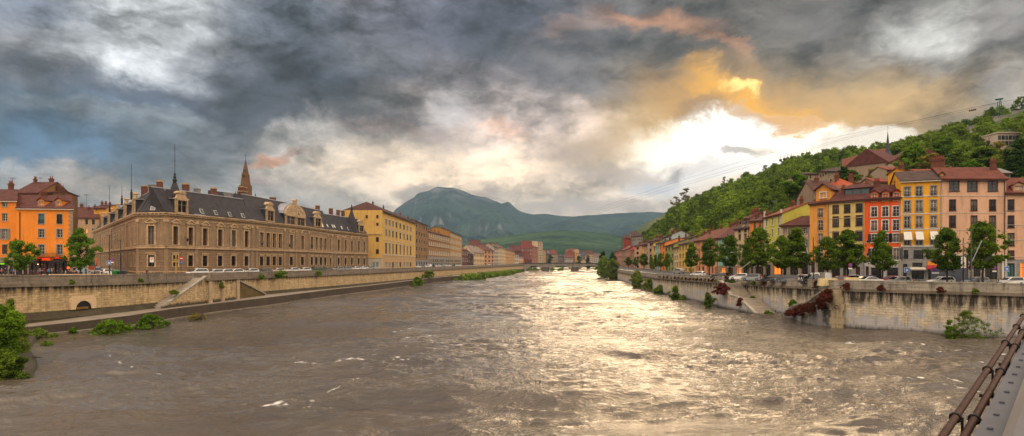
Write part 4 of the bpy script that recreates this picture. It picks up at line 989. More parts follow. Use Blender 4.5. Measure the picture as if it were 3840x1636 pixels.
far = [  # px0, px1, y0, y1, rgb, label, cols, rows, roof colour, roof height
 (2545,2605,918,906,(222,182,92),'yellow house with close rows of windows beyond the long peach house',5,3,(92,72,62),2.6),
 (2527,2545,930,926,(212,190,150),'narrow cream house with an iron balcony between the yellow and green houses',2,3,(128,74,52),1.6),
 (2494,2527,924,916,(150,154,84),'olive green house with its side wall showing above the cream one',3,3,(90,66,54),2.4),
 (2473,2494,915,908,(232,140,70),'small orange house with two columns of windows left of the olive green one',2,3,(84,70,62),2.0),
 (2459,2473,915,910,(158,190,170),'mint green house one window wide in the far right row',2,3,(70,66,66),2.0),
 (2451,2459,926,924,(210,190,158),'slim cream house left of the mint green house',1,3,(80,60,56),1.6),
 (2442,2451,916,912,(226,182,86),'slim yellow house in the far right row',2,3,(104,76,62),2.0),
 (2429,2442,946,942,(150,78,58),'dull red house with slate dormers in the far right row',2,2,(92,60,54),3.4),
 (2415,2429,924,919,(202,164,116),'sandy house under a thin roof in the far right row',2,3,(120,80,62),2.0),
 (2392,2415,930,922,(232,184,92),'broad yellow house in the far right row beside the salmon one',5,3,(96,74,64),2.2),
 (2379,2392,937,932,(220,140,108),'salmon house in the far right row',2,3,(110,72,58),2.0),
 (2370,2379,940,936,(140,140,116),'grey green house in the far right row',2,3,(84,64,58),2.0),
 (2361,2370,930,926,(206,92,66),'red orange house in the far right row',2,3,(100,60,50),2.2),
 (2346,2361,937,932,(180,146,118),'tan house with a cornice in the far right row',3,3,(80,62,56),1.8),
 (2331,2346,940,936,(164,130,106),'drab brown house second from the far end of the row',3,3,(70,56,54),2.0),
 (2306,2331,944,936,(190,128,112),'dusky pink corner house with a dark mansard at the far end of the row',4,3,(52,48,54),4.0)]
fx = [q[0] for q in FOOT][::-1]; fy = [q[1] for q in FOOT][::-1]
for i, (p0, p1, y0, y1, col, lab, nc, nr, rc, rh) in enumerate(far):
    house('town_house', lab, p0, p1, y0, y1, float(np.interp(p0, fx, fy)), float(np.interp(p1, fx, fy))-.3, plaster(col), ncol=nc, nrow=nr, st='fardark', roofm=tiles(rc), roof=('gable', rh), group=GR, chims=2, seed=i, depth=13)
# chimney-heavy second row behind the right quay
second = [(2380,2425,925,915,400,390,(196,150,120)),(2430,2475,908,898,350,340,(170,150,140)),(2487,2519,893,880,315,305,(176,188,184)),(2530,2600,905,890,300,275,(150,120,100)),(2600,2650,900,880,262,250,(200,140,110)),(2700,2750,872,862,215,205,(188,150,120)),(2790,2812,820,818,198,196,(150,96,76))]
for i, (p0, p1, y0, y1, Ya, Yb, col) in enumerate(second):
    lab = ['salmon wall of a back house over the far row', 'grey back house with many chimneys over the far row', 'tall pale blue back house above the orange one', 'brown back house crowded with chimneys above the yellow one', 'peach back house with a terrace over the peach roof', 'buff back house between the teal and peach roofs', 'brick back house behind the beige one'][i]
    house('back_house', lab, p0, p1, y0, y1, Ya+14, Yb+14, plaster(col), ncol=2, nrow=4, st='fardark', roofm=BRN if i % 2 else DRED, roof=('gable', 2.0), group='houses behind the right quay front', chims=4, seed=50+i, depth=10)
# ---- rooftops behind the near right houses
def block(name, label, pxl, pxr, yt, yb, Y, mat, roofm=None, rh=2.5, depth=14, cols=(), rows=(), st='small', turn=0., cat='house', hips=(0, 0), chims=0, group=None, oh=.6, rk='gable', yt2=None, dY=0, win=()):
    zb = H-(yb-HZ)/F*Y-8
    return house(name, label, pxl, pxr, yt, yt2 or yt, Y, Y+dY, mat, zb=zb, cols=list(cols) or [(pxl+1, pxl+1.5)], rows=list(rows) or [(yb+1, yb+2, None)], st=st, depth=depth, roof=(rk, rh), roofm=roofm or DRED, chims=chims, hips=hips, group=group, cat=cat, oh=oh, extras=list(win), pref=(pxl+pxr)/2)
STW = plaster((152, 132, 110), .4, .4); STW2 = plaster((168, 150, 128), .35, .4)
GC = 'old convent buildings on the slope'
block('back_house', 'house behind the cream yellow front with a bright orange hipped roof', 3135, 3245, 708, 740, 172, plaster((150, 120, 96)), ORD, 3.4, 12, hips=(4, 4), chims=2, win=[(3209, 3219, 696, 708, 'small')], group='houses behind the right quay front')
block('stone_house', 'plain stone convent block standing furthest left on the slope', 3016, 3074, 652, 735, 268, STW2, BRN, 1.6, 16, win=[(3024, 3031, 660, 672, 'small'), (3036, 3042, 658, 670, 'small'), (3038, 3042, 680, 690, 'small')], group=GC, hips=(3, 3))
block('stone_house', 'taller stone convent block with shuttered top windows and a turret', 3073, 3157, 642, 740, 262, STW, BRN, 2.2, 18, win=[(3075, 3081, 653, 665, 'small'), (3083, 3090, 651, 662, 'small'), (3093, 3101, 645, 657, 'small'), (3137, 3157-1, 647, 661, 'small'), (3096, 3099, 671, 680, 'small'), (3112, 3120, 672, 683, 'small')], group=GC, hips=(4, 4), dY=-6)
block('stone_house', 'low stone turret house below the convent blocks', 3058, 3096, 682, 742, 240, STW2, BRN, 1.0, 8, group=GC, win=[(3082, 3088, 695, 700, 'small')])
block('stone_house', 'long convent wing climbing the slope under a copper edged red roof', 3160, 3330, 640, 700, 300, STW, tiles((124, 70, 54)), 6.5, 20, yt2=596, dY=-8, group=GC, win=[(3215, 3222, 622, 636, 'small'), (3233, 3240, 616, 630, 'small'), (3250, 3257, 611, 625, 'small'), (3268, 3275, 606, 620, 'small')])
block('stone_house', 'big convent pavilion with a hipped maroon roof and small dormers', 3268, 3330, 630, 720, 262, STW2, tiles((110, 58, 50)), 6.5, 24, yt2=612, dY=-14, group=GC, win=[(3303, 3320, 618, 638, 'small')], hips=(3, 0.01))
block('stone_house', 'right flank of the convent pavilion with paired shuttered windows', 3330, 3412, 606, 720, 248, STW, tiles((104, 58, 52)), 6.0, 16, yt2=620, dY=12, group=GC, win=[(3348, 3363, 614, 632, 'small'), (3377, 3392, 620, 636, 'small')], hips=(.01, 4))
block('stone_house', 'bare rendered house with one small square window under a tiled edge', 3326, 3396, 637, 730, 205, STW2, tiles((140, 74, 54)), 1.6, 10, group=GC, win=[(3362, 3369, 669, 677, 'brownw')])
block('stone_house', 'small shed roofed wall with tiled edge below the convent', 3276, 3335, 681, 730, 190, STW, tiles((142, 70, 50)), 1.4, 8, group=GC)
block('back_house', 'yellow stepped gable with terracotta pots behind the bright yellow house', 3395, 3450, 640, 690, 152, YEL, tiles((150, 84, 60)), 1.0, 7, yt2=656, group='houses behind the right quay front', chims=1)
block('back_house', 'low red roofed house left of the pink roof', 3452, 3536, 652, 680, 160, PNK, tiles((140, 66, 48)), 1.6, 8, group='houses behind the right quay front')
block('back_house', 'brown roofed house below the stone turret and left of the orange hipped roof', 3060, 3160, 728, 760, 178, STW, tiles((92, 62, 54)), 4.2, 12, group='houses behind the right quay front', chims=1)
block('stone_house', 'rough rubble gable house behind the tall pink roof', 3600, 3790, 648, 680, 165, plain('rubble', (128, 122, 114), .95, var=.6, scale=3), plain('rubble_roof', (120, 114, 108), .95, var=.6, scale=3), 1.6, 8, group='houses behind the right quay front')
# spire of the convent
def spirelet():
    p = P(3329, 285, py=600); t = thing('bell_turret', 'slender slate bell turret above the convent roofs', 'turret', p); t.scale = (.42, .42, .92)
    a = MB(); a.lathe([(3.4, -9), (3.4, -.3), (3.9, 0)], (0, 0, 0), 8); a.build('drum', MT['slate'], t)
    a = MB()
    for k in range(8): c, s = math.cos(k*math.pi/4), math.sin(k*math.pi/4); a.tube([(3.2*c, 3.2*s, 0), (3.2*c, 3.2*s, 2)], .3, 4)
    a.lathe([(.1, 0), (2.2, 0), (2.2, 2)], (0, 0, 0), 8); a.build('belfry', MT['dark'], t)
    a = MB(); a.lathe([(4.3, 1.9), (3.0, 3.2), (2.2, 4.6), (.15, 13.6), (.0, 13.7)], (0, 0, 0), 8); a.build('spire', MT['slateb'], t)
    a = MB(); a.tube([(0, 0, 13.4), (0, 0, 17)], .09, 4); a.box(-.7, .7, -.05, .05, 15.6, 15.75); a.build('cross', MT['dark'], t)
spirelet()
# fortress walls, concrete building
FW = stone((196, 188, 172), (150, 142, 130), (70, 64, 58), 1.6, .7, .6, name='fortress_stone')
def fort(name, label, px0, px1, yt, yb, Y0, Y1, yt1=None, cat='fortress wall', mat=FW):
    a, b = P(px0, Y0, py=yt), P(px1, Y1, py=yt1 or yt); t = thing(name, label, cat, (a.x, a.y, a.z-20)); zb = min(a.z, b.z)-(yb-yt)*Y0/F-10
    fc = Face(a, b, zb, a.z, b.z, t); m_ = MB(); off = Vector((a.x, a.y, a.z-20)); lc = lambda x, y, z: fc.W(x, y, z)-off
    m_.hexa([lc(0, 0, zb), lc(fc.L, 0, zb), lc(fc.L, 5, zb), lc(0, 5, zb)], [lc(0, 1.2, a.z), lc(fc.L, 1.2, b.z), lc(fc.L, 5, b.z), lc(0, 5, a.z)]); m_.build('rampart', mat, t)
    c = MB(); c.hexa([lc(-.3, .9, a.z+.003), lc(fc.L+.3, .9, b.z+.003), lc(fc.L+.3, 5.2, b.z+.003), lc(-.3, 5.2, a.z+.003)], [lc(-.3, .9, a.z+.6), lc(fc.L+.3, .9, b.z+.6), lc(fc.L+.3, 5.2, b.z+.6), lc(-.3, 5.2, a.z+.6)]); c.build('coping', MT['gtrim'], t)
fort('fortress_wall', 'long dark bastion wall on the ridge above the convent', 3080, 3262, 561, 600, 545, 525, 568, mat=stone((110, 100, 88), (88, 80, 70), (50, 46, 40), 1.6, .7, .6, name='dark_fort_stone'))
fort('fortress_wall', 'pale crumbling rampart low on the far right hillside', 3614, 3680, 480, 515, 440, 400, 466)
fort('fortress_wall', 'pale crumbling rampart high on the hillside near the right edge', 3716, 3790, 440, 480, 430, 408, 432)
fort('fortress_wall', 'highest pale rampart at the right edge under the ridge', 3788, 3900, 419, 452, 405, 380, 414)
def concrete():
    a = P(3740, 285, py=500); t = thing('concrete_building', 'derelict concrete building with painted panels among the trees at right', 'building', a)
    m_ = MB(); m_.box(0, 10, 0, 9, -9, -.0, 0); m_.box(-.3, 10.3, -.5, 9.3, .002, .5, 0); m_.build('wall', plaster((196, 176, 160)), t)
    for r_, z in ((0, -2.9), (1, -5.4)):
        for k in range(6): b = MB(); b.box(.3+k*1.6, 1.6+k*1.6, -.12, -.003, z, z+1.9); b.build('window', MT['dark'] if (k+r_) % 2 else MT['glassb'], t)
    m_ = MB(); m_.box(10.3, 16, 1, 9, -9, -1.0, 0); m_.slab([(10, .2, -.4), (16.3, .2, -.6), (16.3, 9, -.2), (10, 9, 0)], .3, 0); m_.build('annex', plaster((150, 120, 104)), t)
concrete()
# red tower and grey wing at the far end of the hill
block('red_tower', 'dark red square tower house on the rock at the far end of the hill', 2344, 2366, 893, 925, 560, plaster((150, 62, 48)), DRED, 3.0, 9, cat='tower', hips=(2.4, 2.4), win=[(2353, 2356, 900, 905, 'small'), (2359, 2362, 910, 914, 'small'), (2352, 2355, 913, 918, 'small')])
block('grey_mansion', 'grey mansion with rows of windows joined to the red tower', 2367, 2410, 886, 920, 565, plaster((150, 142, 138)), BRN, 4.0, 12, cat='mansion', hips=(0, 5), cols=[(2368, 2371), (2375, 2378), (2380, 2383), (2390, 2393), (2397, 2400), (2404, 2407)], rows=[(889, 893), (897, 902)], yt2=882)
# ================================================================ left bank
LZ = 7.0
GL = 'blocks along the left quay'
OR1 = plaster((232, 138, 46), .25, .2); OR2 = plaster((226, 132, 44), .3, .2)
# orange houses of the café square (frontal)
t, fc, off = house('orange_house', 'leftmost orange house with grey shutters, cut by the left frame edge', -90, 61, 751, 751, 150, 150, OR2, zb=LZ, cols=[(-60, -38), (8, 28)], pref=18, ncol=2,
    rows=[(757, 776, 'plain'), (801, 829, 'plain'), (859, 897, 'ochre+shgrey'), (917, 953, 'plain+closed')], extras=[(-80, -10, 985, 1028, 'shop'), (-6, 30, 985, 1028, 'shop'), (36, 56, 990, 1028, 'wooddoor')], roof=('gable', 3.2), roofm=DRED, base=(.24, TP), chims=2, depth=14, eave_m='offw', lean=-.75)
t, fc, off = house('orange_house', 'bright orange house with a stone quoined corner above the crowded bar', 61, 273, 779, 781, 150, 150, OR1, zb=LZ, cols=[(144, 166), (213, 234)], pref=190,
    rows=[(803, 840, ('green+r', 'dark+r')), (860, 891, 'ochre'), (918, 954, 'ochre')], extras=[(88, 104, 992, 1028, 'wooddoor'), (117, 145, 984, 1028, 'red'), (149, 170, 984, 1028, 'red'), (174, 200, 984, 1028, 'red'), (206, 232, 984, 1028, 'red'), (236, 256, 984, 1028, 'red')], roof=('gable', 3.6), roofm=DRED, base=(.215, plain('bar_front', (46, 22, 18), .6)), chims=1, depth=14, dorm=[(155, 774, 25, 24), (222, 774, 25, 24)], eave_m='offw', lean=-.75)
q = MB()
for i in range(33):
    w = 1.0 if i % 2 else .62; z = i*.5
    if z < fc.top(fc.L)-LZ-.6: q.box(fc.L-w, fc.L+.05, -.06, .02, z, z+.47)
link('quoins', q.mesh('quoins', [TP]), t, fc.W(0, 0, LZ)-off, fc.ang)
w = fc.S(242)-fc.S(139); link('balcony', rail_mesh(w, .95, 0, 1.1), t, fc.W(fc.S(139), 0, fc.z(190, 964))-off, fc.ang)
a = MB(); a.box(0, .16, -.14, -.02, 0, 14.5); link('drainpipe', a.mesh('drainpipe', [MT['brown']]), t, fc.W(fc.S(74), 0, LZ+.3)-off, fc.ang)
def text(name, s, size, parent, loc, ang, m, ext=.02, tilt=R(90)):
    c = bpy.data.curves.new(name, 'FONT'); c.body = s; c.size = size; c.extrude = ext; c.align_x = 'CENTER'; c.align_y = 'CENTER'
    tmp = bpy.data.objects.new(name, c); C.objects.link(tmp); dg = bpy.context.evaluated_depsgraph_get(); me = bpy.data.meshes.new_from_object(tmp.evaluated_get(dg)); bpy.data.objects.remove(tmp)
    me.materials.clear(); me.materials.append(m); o = link(name, me, parent, loc); o.rotation_euler = (tilt, 0, ang); return o
NEON = glow('red_neon', (255, 60, 20), 1.5); AMB = glow('amber_lamp', (255, 190, 90), 6.0); GRN = glow('green_sign_light', (150, 230, 20), 1.6)
text('sign_lettering', 'La Taverne', 1.0, t, fc.W(fc.S(150), -.12, fc.z(150, 971))-off, 0, NEON)
text('sign_lettering', 'Bières', .9, t, fc.W(fc.S(223), -.12, fc.z(223, 971))-off, 0, NEON)
for (p0, p1) in ((124, 160), (208, 254)):
    a = MB(); w = fc.S(p1)-fc.S(p0); a.hexa([(0, -1.6, 0), (w, -1.6, 0), (w, -1.55, -.5), (0, -1.55, -.5)], [(0, -.05, .6), (w, -.05, .6), (w, .0, .55), (0, .0, .55)]); link('awning', a.mesh('awning', [MT['dark']]), t, fc.W(fc.S(p0), 0, fc.z(150, 979))-off, 0)
a = MB(); a.box(0, .5, -.1, -.003, 0, .5); link('menu_board', a.mesh('menu_board', [glow('menu_light', (255, 90, 30), 1.6)]), t, fc.W(fc.S(252), -.05, fc.z(252, 1009))-off, 0)
a = MB(); a.box(0, 1.1, -.2, -.003, 0, .12); link('sign_lettering', a.mesh('green_sign', [GRN]), t, fc.W(fc.S(2), -.5, fc.z(5, 991))-off, 0)
for px, py in ((19, 971), (111, 983), (142, 992)):
    a = MB(); a.lathe([(.01, .12), (.10, .06), (.12, 0), (.01, -.08)], (0, 0, 0), 8); link('wall_lamp', a.mesh('wall_lamp', [AMB]), t, fc.W(fc.S(px), -.35, fc.z(px, py))-off, 0)
# houses behind
block('back_house', 'tan gabled house with brick chimneys rising behind the orange roofs', 57, 145, 722, 780, 176, plaster((150, 112, 66)), DRED, 3.6, 14, cat='house', chims=2)
block('back_house', 'brown side wall topped with a row of chimney pots behind the bright orange roof', 145, 200, 722, 780, 178, plaster((112, 82, 58)), DRED, .8, 10, cat='house', chims=3)
t, fc, off = house('tan_house', 'plain tan tenement at the back of the side street left of the museum', 262, 372, 815, 816, 258, 258, plaster((176, 144, 112)), zb=LZ, lean=-.7, cols=[(281, 293), (320, 330), (345, 356)], pref=320,
    rows=[(823, 842, 'dark'), (857, 874, ('litw', 'litw', 'ochre')), (893, 915, 'dark'), (930, 950, 'dark'), (962, 990, 'dark')], roof=('gable', 4.6), roofm=DRED, chims=4, depth=14)
block('back_house', 'far yellow house with a red roof seen between the tenement chimneys and the museum', 352, 400, 780, 815, 260, plaster((214, 150, 60)), DRED, 1.6, 10, chims=3, cols=[(360, 363)], rows=[(785, 792)])
# ---------------------------------------------------------------- museum
MUS = stone((156, 130, 100), (142, 117, 90), (104, 84, 62), 3.4, 1.2, .35, mortar=.004, bump_s=.15, name='ashlar')
MUSB = stone((144, 118, 90), (130, 106, 80), (46, 36, 28), 30, .62, .4, mortar=.035, bump_s=.8, name='banded_ashlar')
M0 = P(514, 156, z=LZ); mus = thing('museum', 'long stone museum with slate mansard, pointed corner turret and pedimented windows', 'museum', M0)
corners = [(352, 252, 868), (514, 156, 799), (623, 156, 797), (946, 185, 827), (1157, 228, 851), (1244, 246, 865), (1380, 277, 879)]
FCS = []
for (p0, Y0, y0), (p1, Y1, y1) in zip(corners, corners[1:]): a_, b_ = P(p0, Y0, py=y0), P(p1, Y1, py=y1); FCS.append(Face(a_, b_, LZ, a_.z, b_.z, mus))
def tfrac(f, px, py): x = f.S(px); return (f.z(px, py)-LZ)/(f.top(x)-LZ)
up0, up1, lo0, lo1 = .488, .785, .13, .315
specs = [
 (FCS[0], [], 'mus2', 'plainm'),
 (FCS[1], [(556, 580)], 'museum', 'grille'),
 (FCS[2], [(648, 667), (705, 723), (759, 777), (816, 833), (867, 883), (916, 931)], 'museum', 'grille'),
 (FCS[3], [(973, 987), (997.5, 1011.5), (1021, 1034), (1043.5, 1056.5), (1085.5, 1098), (1127.5, 1139)], ('mus2', 'mus2', 'mus2', 'mus2', 'museum', 'museum'), 'grille'),
 (FCS[4], [(1164, 1173.5), (1181, 1190.5), (1198.5, 1207.5), (1215, 1223.5), (1236, 1241.5)], 'mus2', 'grille'),
 (FCS[5], [(1265, 1273), (1291.5, 1299), (1315, 1322.5), (1341, 1348), (1362, 1368.5)], 'museum', 'grille')]
for f, cols, su, sl in specs:
    if cols: cs = [(f.S(a), f.S(b)) for a, b in cols]
    else:
        cs = []; n = 16; w = f.L/n
        for i in range(n):
            if i % 5 == 3: continue
            cs.append((w*(i+.5)-.75, w*(i+.5)+.75))
    def dentils(a, lc, f=f):
        nb = int(f.L/.9)
        for k in range(nb):
            x = f.L*(k+.5)/nb; zt = f.top(x)-LZ; b_ = [lc(x-.16, -.56, LZ+zt*.966), lc(x+.16, -.56, LZ+zt*.966), lc(x+.16, -.35, LZ+zt*.966), lc(x-.16, -.35, LZ+zt*.966)]; a.hexa(b_, [p+Vector((0, 0, zt*.018)) for p in b_], 2)
    make_face(f, mus, MUS, [(up0, up1, su), (lo0, lo1, sl)], cs, su, (.43, MUSB), [(.035, .25, .16), (.425, .36, .32), (.455, .2, .12), (.895, .18, .12), (.955, .22, .34), (.985, .30, .62)], MT['trim'], M0, more=dentils)
    # pilasters with capitals
    edges = [0.0, f.L]+([f.S(x) for x in {2: (736,), 3: (1066, 1110, 962), 4: (1229,), 5: (1284, 1330)}.get(FCS.index(f), ())] if cols else [f.L*k/16 for k in (3.5, 8.5, 13.5)])
    for x in edges:
        for z0, z1, w, o_ in ((.47, .85, .42, .16), (.85, .895, .56, .3), (.0, .42, .5, .13)):
            zt = f.top(x)-LZ; x0, x1 = max(x-w, -.14), min(x+w, f.L+.14); a = MB(); lc = lambda x_, y_, z_: f.W(x_, y_, z_)-M0
            b_ = [lc(x0, -o_, LZ+zt*z0), lc(x1, -o_, LZ+zt*z0), lc(x1, .02, LZ+zt*z0), lc(x0, .02, LZ+zt*z0)]; a.hexa(b_, [p+Vector((0, 0, zt*(z1-z0)-.01)) for p in b_]); a.build('pilaster', MT['trim'] if o_ > .2 else MUS, mus)
# small attic panels over the many-windowed bays
# mansard
def mans(f, inset, rise, x0=None, x1=None, il=0, ir=0, z0off=.3):
    x0 = 0 if x0 is None else x0; x1 = f.L if x1 is None else x1
    A = [f.W(x0, .35, f.top(x0)+z0off)-M0, f.W(x1, .35, f.top(x1)+z0off)-M0]; B = [f.W(x1-ir, inset, f.top(x1)+rise)-M0, f.W(x0+il, inset, f.top(x0)+rise)-M0]
    return A+B
MANS = [(FCS[0], 3.4, 5.8, 0, 3.0), (FCS[1], 3.4, 5.8, 3.0, 2.0), (FCS[2], 3.4, 6.2, -1.0, 0), (FCS[3], 4.0, 7.8, 1.5, 0), (FCS[4], 3.8, 7.5, 0, 0), (FCS[5], 3.6, 6.5, 0, 3)]
rt = MB(); zc = MB()
for f, ins, rise, il, ir in MANS:
    q = mans(f, ins, rise, il=il, ir=ir); rt.face(q, 0)
    dl = 4.4 if f is FCS[2] else 14; dr = 9.5 if f is FCS[0] else 14
    Bk = [f.W(f.L-ir, dr, f.top(f.L)+rise+1.2)-M0, f.W(il, dl, f.top(0)+rise+(1.2 if dl > 5 else .1))-M0]
    zc.face([q[3], q[2], Bk[0], Bk[1]], 0)
    zc.tube([q[3]+Vector((0, 0, .05)), q[2]+Vector((0, 0, .05))], .16, 5, 0)
    rt.face([q[0], q[3], Bk[1], f.W(0, dl, f.top(0))-M0], 0); rt.face([q[1], q[2], Bk[0], f.W(f.L, dr, f.top(f.L))-M0][::-1], 0)
rt.build('mansard_roof', MT['slate'], mus); mroof = [c for c in mus.children if c.name.startswith('mansard')][0]
zc.build('zinc_ridge', MT['zinc'], mus)
a = MB()
for f in FCS:
    dl = 4.4 if f is FCS[2] else 14; dr = 9.5 if f is FCS[0] else 14; a.face([f.W(0, dl, LZ)-M0, f.W(0, dl, f.top(0))-M0, f.W(f.L, dr, f.top(f.L))-M0, f.W(f.L, dr, LZ)-M0])
e = FCS[-1]; a.face([e.W(e.L, 0, LZ)-M0, e.W(e.L, 14, LZ)-M0, e.W(e.L, 14, e.top(e.L))-M0, e.W(e.L, 0, e.top(e.L))-M0]); a.build('back_wall', MUS, mus)
def turret(px, Y, ybase, wpx, yapex, yspike, label):
    c = P(px, Y, py=ybase); w = wpx*Y/F/2; h = (ybase-yapex)*Y/F; f = FCS[2]
    a = MB(); n = 4; prof = [(1.22, 0), (1.08, .10*h), (.94, .24*h), (.60, .58*h), (.06, h)]
    for (r0, z0), (r1, z1) in zip(prof, prof[1:]):
        for k in range(4):
            t0, t1 = R(45+90*k), R(135+90*k); g = lambda r, t, z: (r*w*1.3*math.cos(t), r*w*1.3*math.sin(t), z)
            a.face([g(r0, t0, z0), g(r0, t1, z0), g(r1, t1, z1), g(r1, t0, z1)])
    o = link('turret_roof', a.mesh('turret_roof', [MT['slate']]), mus, c-M0+Vector((-1.3, w*1.7, 0)), 0)
    b = MB(); b.lathe([(.5, -.5), (.55, 0), (.28, .35), (.42, .7), (.16, 1.0), (.3, 1.35), (.07, 1.8), (.05, (yapex-yspike)*Y/F), (0, (yapex-yspike)*Y/F+.1)], (0, 0, h), 8); link('finial', b.mesh('finial', [MT['dark']]), o)
turret(649, 159, 793, 58, 668, 532, '')
turret(1322, 262, 870, 40, 780, 768, '')
def mdormer(f, px0, px1, yt, yb, double=False):
    x0, x1 = f.S(px0), f.S(px1); z0 = f.z(px0, yb); w = x1-x0; h = (yb-yt)*f.Yof(x0)/F; bh = h*.66
    a = MB(); dp = 3.6
    a.box(.12, w-.12, .1, dp, 0, bh, 1); 
    for x in ((0, w-.5) if not double else (0, w/2-.8, w-.5)):
        a.box(x, x+(.5 if not double or x != w/2-.8 else 1.6), 0, .3, 0, bh, 0)
    a.box(-.15, w+.15, -.2, .6, bh, bh+.28, 0); a.box(0, w, 0, .3, 0, .2, 0); a.box(0, w, 0, .3, bh-.2, bh-.003, 0)
    if double:
        n = 12; r = w/2+.3
        a.prism([(w/2+r*math.cos(math.pi*k/n), bh+.283+r*.42*math.sin(math.pi*k/n)) for k in range(n+1)], -.15, .5, 0)
        a.prism([(w/2+(r+.35)*math.cos(math.pi*k/n), bh+.45+(r*.42+.35)*math.sin(math.pi*k/n)) for k in range(n+1)], .51, dp, 2)
        rd = random.Random(3)
        for k in range(26):
            u = rd.uniform(-.8, .8); v = rd.uniform(.05, .36)*(1-u*u*.8); a.lathe([(.0, -.25), (.2, -.1), (.24, .05), (.0, .25)], (w/2+u*r, -.2, bh+.45+v*r), 6, 0)
        a.box(w/2-.9, w/2+.9, -.1, .8, bh+.3+r*.42, bh+1.6+r*.42, 0); a.prism([(w/2+1.1*math.cos(math.pi*k/8), bh+1.603+r*.42+.6*math.sin(math.pi*k/8)) for k in range(9)], -.2, 1.4, 0)
        for k in range(14): a.lathe([(.0, -.3), (.22, -.1), (.26, .1), (.0, .3)], (w/2+rd.uniform(-.55, .55), -.25, rd.uniform(.4, bh+.3)), 6, 0)
    else:
        a.box(w*.2, w*.8, 0, .8, bh+.283, bh+.28+h*.22, 0); a.prism([(w/2+w*.36*math.cos(math.pi*k/8), bh+.285+h*.22+w*.18*math.sin(math.pi*k/8)) for k in range(9)], -.15, 1.2, 0)
        a.prism([(w*.02, bh+.284), (w*.2, bh+.284), (w*.2, bh+.28+h*.16)], .02, .4, 0); a.prism([(w*.8, bh+.284), (w*.98, bh+.284), (w*.8, bh+.28+h*.16)], .02, .4, 0)
        a.box(-.25, w+.25, .6, dp, bh+.02, bh+.2, 2)
    o = link('dormer', a.mesh('dormer', [MT['trim'], MT['slate'], MT['zinc']]), mus, f.W(x0, .15, z0)-M0, f.ang)
    if double:
        for x in (.5, w/2+.8): link('window', win_mesh(w/2-1.3, bh-.4, 'cross'), o, (x, -.2, .2))
    else: link('window', win_mesh(w-1.0, bh-.4, 'cross'), o, (.5, -.2, .2))
f = FCS[2]; mdormer(f, 660, 707, 718, 799)
f = FCS[3]; mdormer(f, 1001, 1030, 762, 830); mdormer(f, 1073, 1146, 786, 842, True)
f = FCS[4]; mdormer(f, 1181, 1207, 797, 851); f = FCS[5]; mdormer(f, 1347, 1366, 829, 871)
f = FCS[0]
for x in (6.5, 24, 44, 66, 88):
    px0 = 1920+F*f.W(f.L-x-2.2, 0, 0).x/f.W(f.L-x-2.2, 0, 0).y; px1 = 1920+F*f.W(f.L-x, 0, 0).x/f.W(f.L-x, 0, 0).y; Yd = f.Yof(f.L-x); yb = HZ-(f.top(f.L-x)+.2-H)*F/Yd
    mdormer(f, px0, px1, yb-5.2*F/Yd, yb)
def skylight(f, px, py, w=1.2, h=1.6, idx=2):
    q = mans(f, MANS[idx][1], MANS[idx][2]); x = f.S(px); z = f.z(px, py); rise = MANS[idx][2]-.3; s = (z-f.top(x)-.3)/rise; y = .35+(MANS[idx][1]-.35)*s
    a = MB(); a.box(-w/2, w/2, -.06, .04, 0, h, 0); a.box(-w/2+.1, w/2-.1, -.09, -.063, .1, h-.1, 1)
    o = link('skylight', a.mesh('skylight', [MT['white'], MT['glassb']]), mroof, f.W(x, y-.05, z)-M0); o.rotation_euler = (-math.atan2(MANS[idx][1]-.35, rise), 0, f.ang)
skylight(FCS[1], 567, 788, idx=1)
for px, py in ((765, 801), (818, 806), (870, 812), (919, 817)): skylight(FCS[2], px, py, 1.1, 1.35)
skylight(FCS[3], 1150, 845, 1.2, 1.9, 3)
for px, py in ((1217, 852),): skylight(FCS[4], px, py, 1.3, 2.0, 4)
for px, py in ((1237, 852),): skylight(FCS[4], px, py, .8, 1.2, 4)
for px, py in ((1257, 854), (1264, 855), (1290, 859), (1314, 863)): skylight(FCS[5], px, py, .9, 1.3, 5)
def mchim(px, yb, yt, wpx, Y, mat='brick', pots=0, nm='chimney'):
    p = P(px, Y, py=yb); h = (yb-yt)*Y/F; w = wpx*Y/F; a = MB(); a.box(-w/2*.86, w/2*.86, -.6, .6, -2.5, h*.8, 0); a.box(-w/2, w/2, -.75, .75, h*.8, h, 1)
    link(nm, a.mesh(nm, [MT[mat], MT['trim'] if mat == 'brick' else MT['zinc']]), mroof, p-M0)
for c in ((599, 706, 677, 19, 166), (544, 714, 697, 24, 172), (696, 716, 688, 24, 169), (801, 730, 704, 20, 179), (1191, 787, 770, 16, 257), (1241, 795, 781, 15, 268), (1268, 798, 787, 13, 276), (1286, 802, 789, 13, 281), (1023, 748, 740, 24, 212)): mchim(*c)
for c in ((572, 710, 691, 30, 168), (739, 720, 707, 22, 173), (857, 736, 725, 32, 185)): mchim(*c, mat='grey', nm='roof_vent')
for px, y0, y1, Y in ((493, 722, 617, 172), (411, 772, 694, 205), (457, 745, 697, 190)):
    p = P(px, Y, py=y0); h = (y0-y1)*Y/F; a = MB(); a.lathe([(.3, -2), (.32, 0), (.16, .3), (.26, .6), (.07, 1.0), (.05, h), (0, h+.1)], (0, 0, 0), 6); link('lightning_rod', a.mesh('lightning_rod', [MT['dark']]), mroof, p-M0)
def lantern(f, px, py):
    a = MB(); a.tube([(0, 0, .3), (0, -.5, .6), (0, -.9, .35)], .05, 5); a.lathe([(.0, .3), (.28, .15), (.22, -.45), (.05, -.6)], (0, -.9, 0), 6); link('wall_lantern', a.mesh('wall_lantern', [MT['dark']]), mus, f.W(f.S(px), 0, f.z(px, py))-M0, f.ang)
lantern(FCS[2], 692, 898); lantern(FCS[3], 1076, 920); lantern(FCS[3], 972, 913); lantern(FCS[4], 1162, 923)
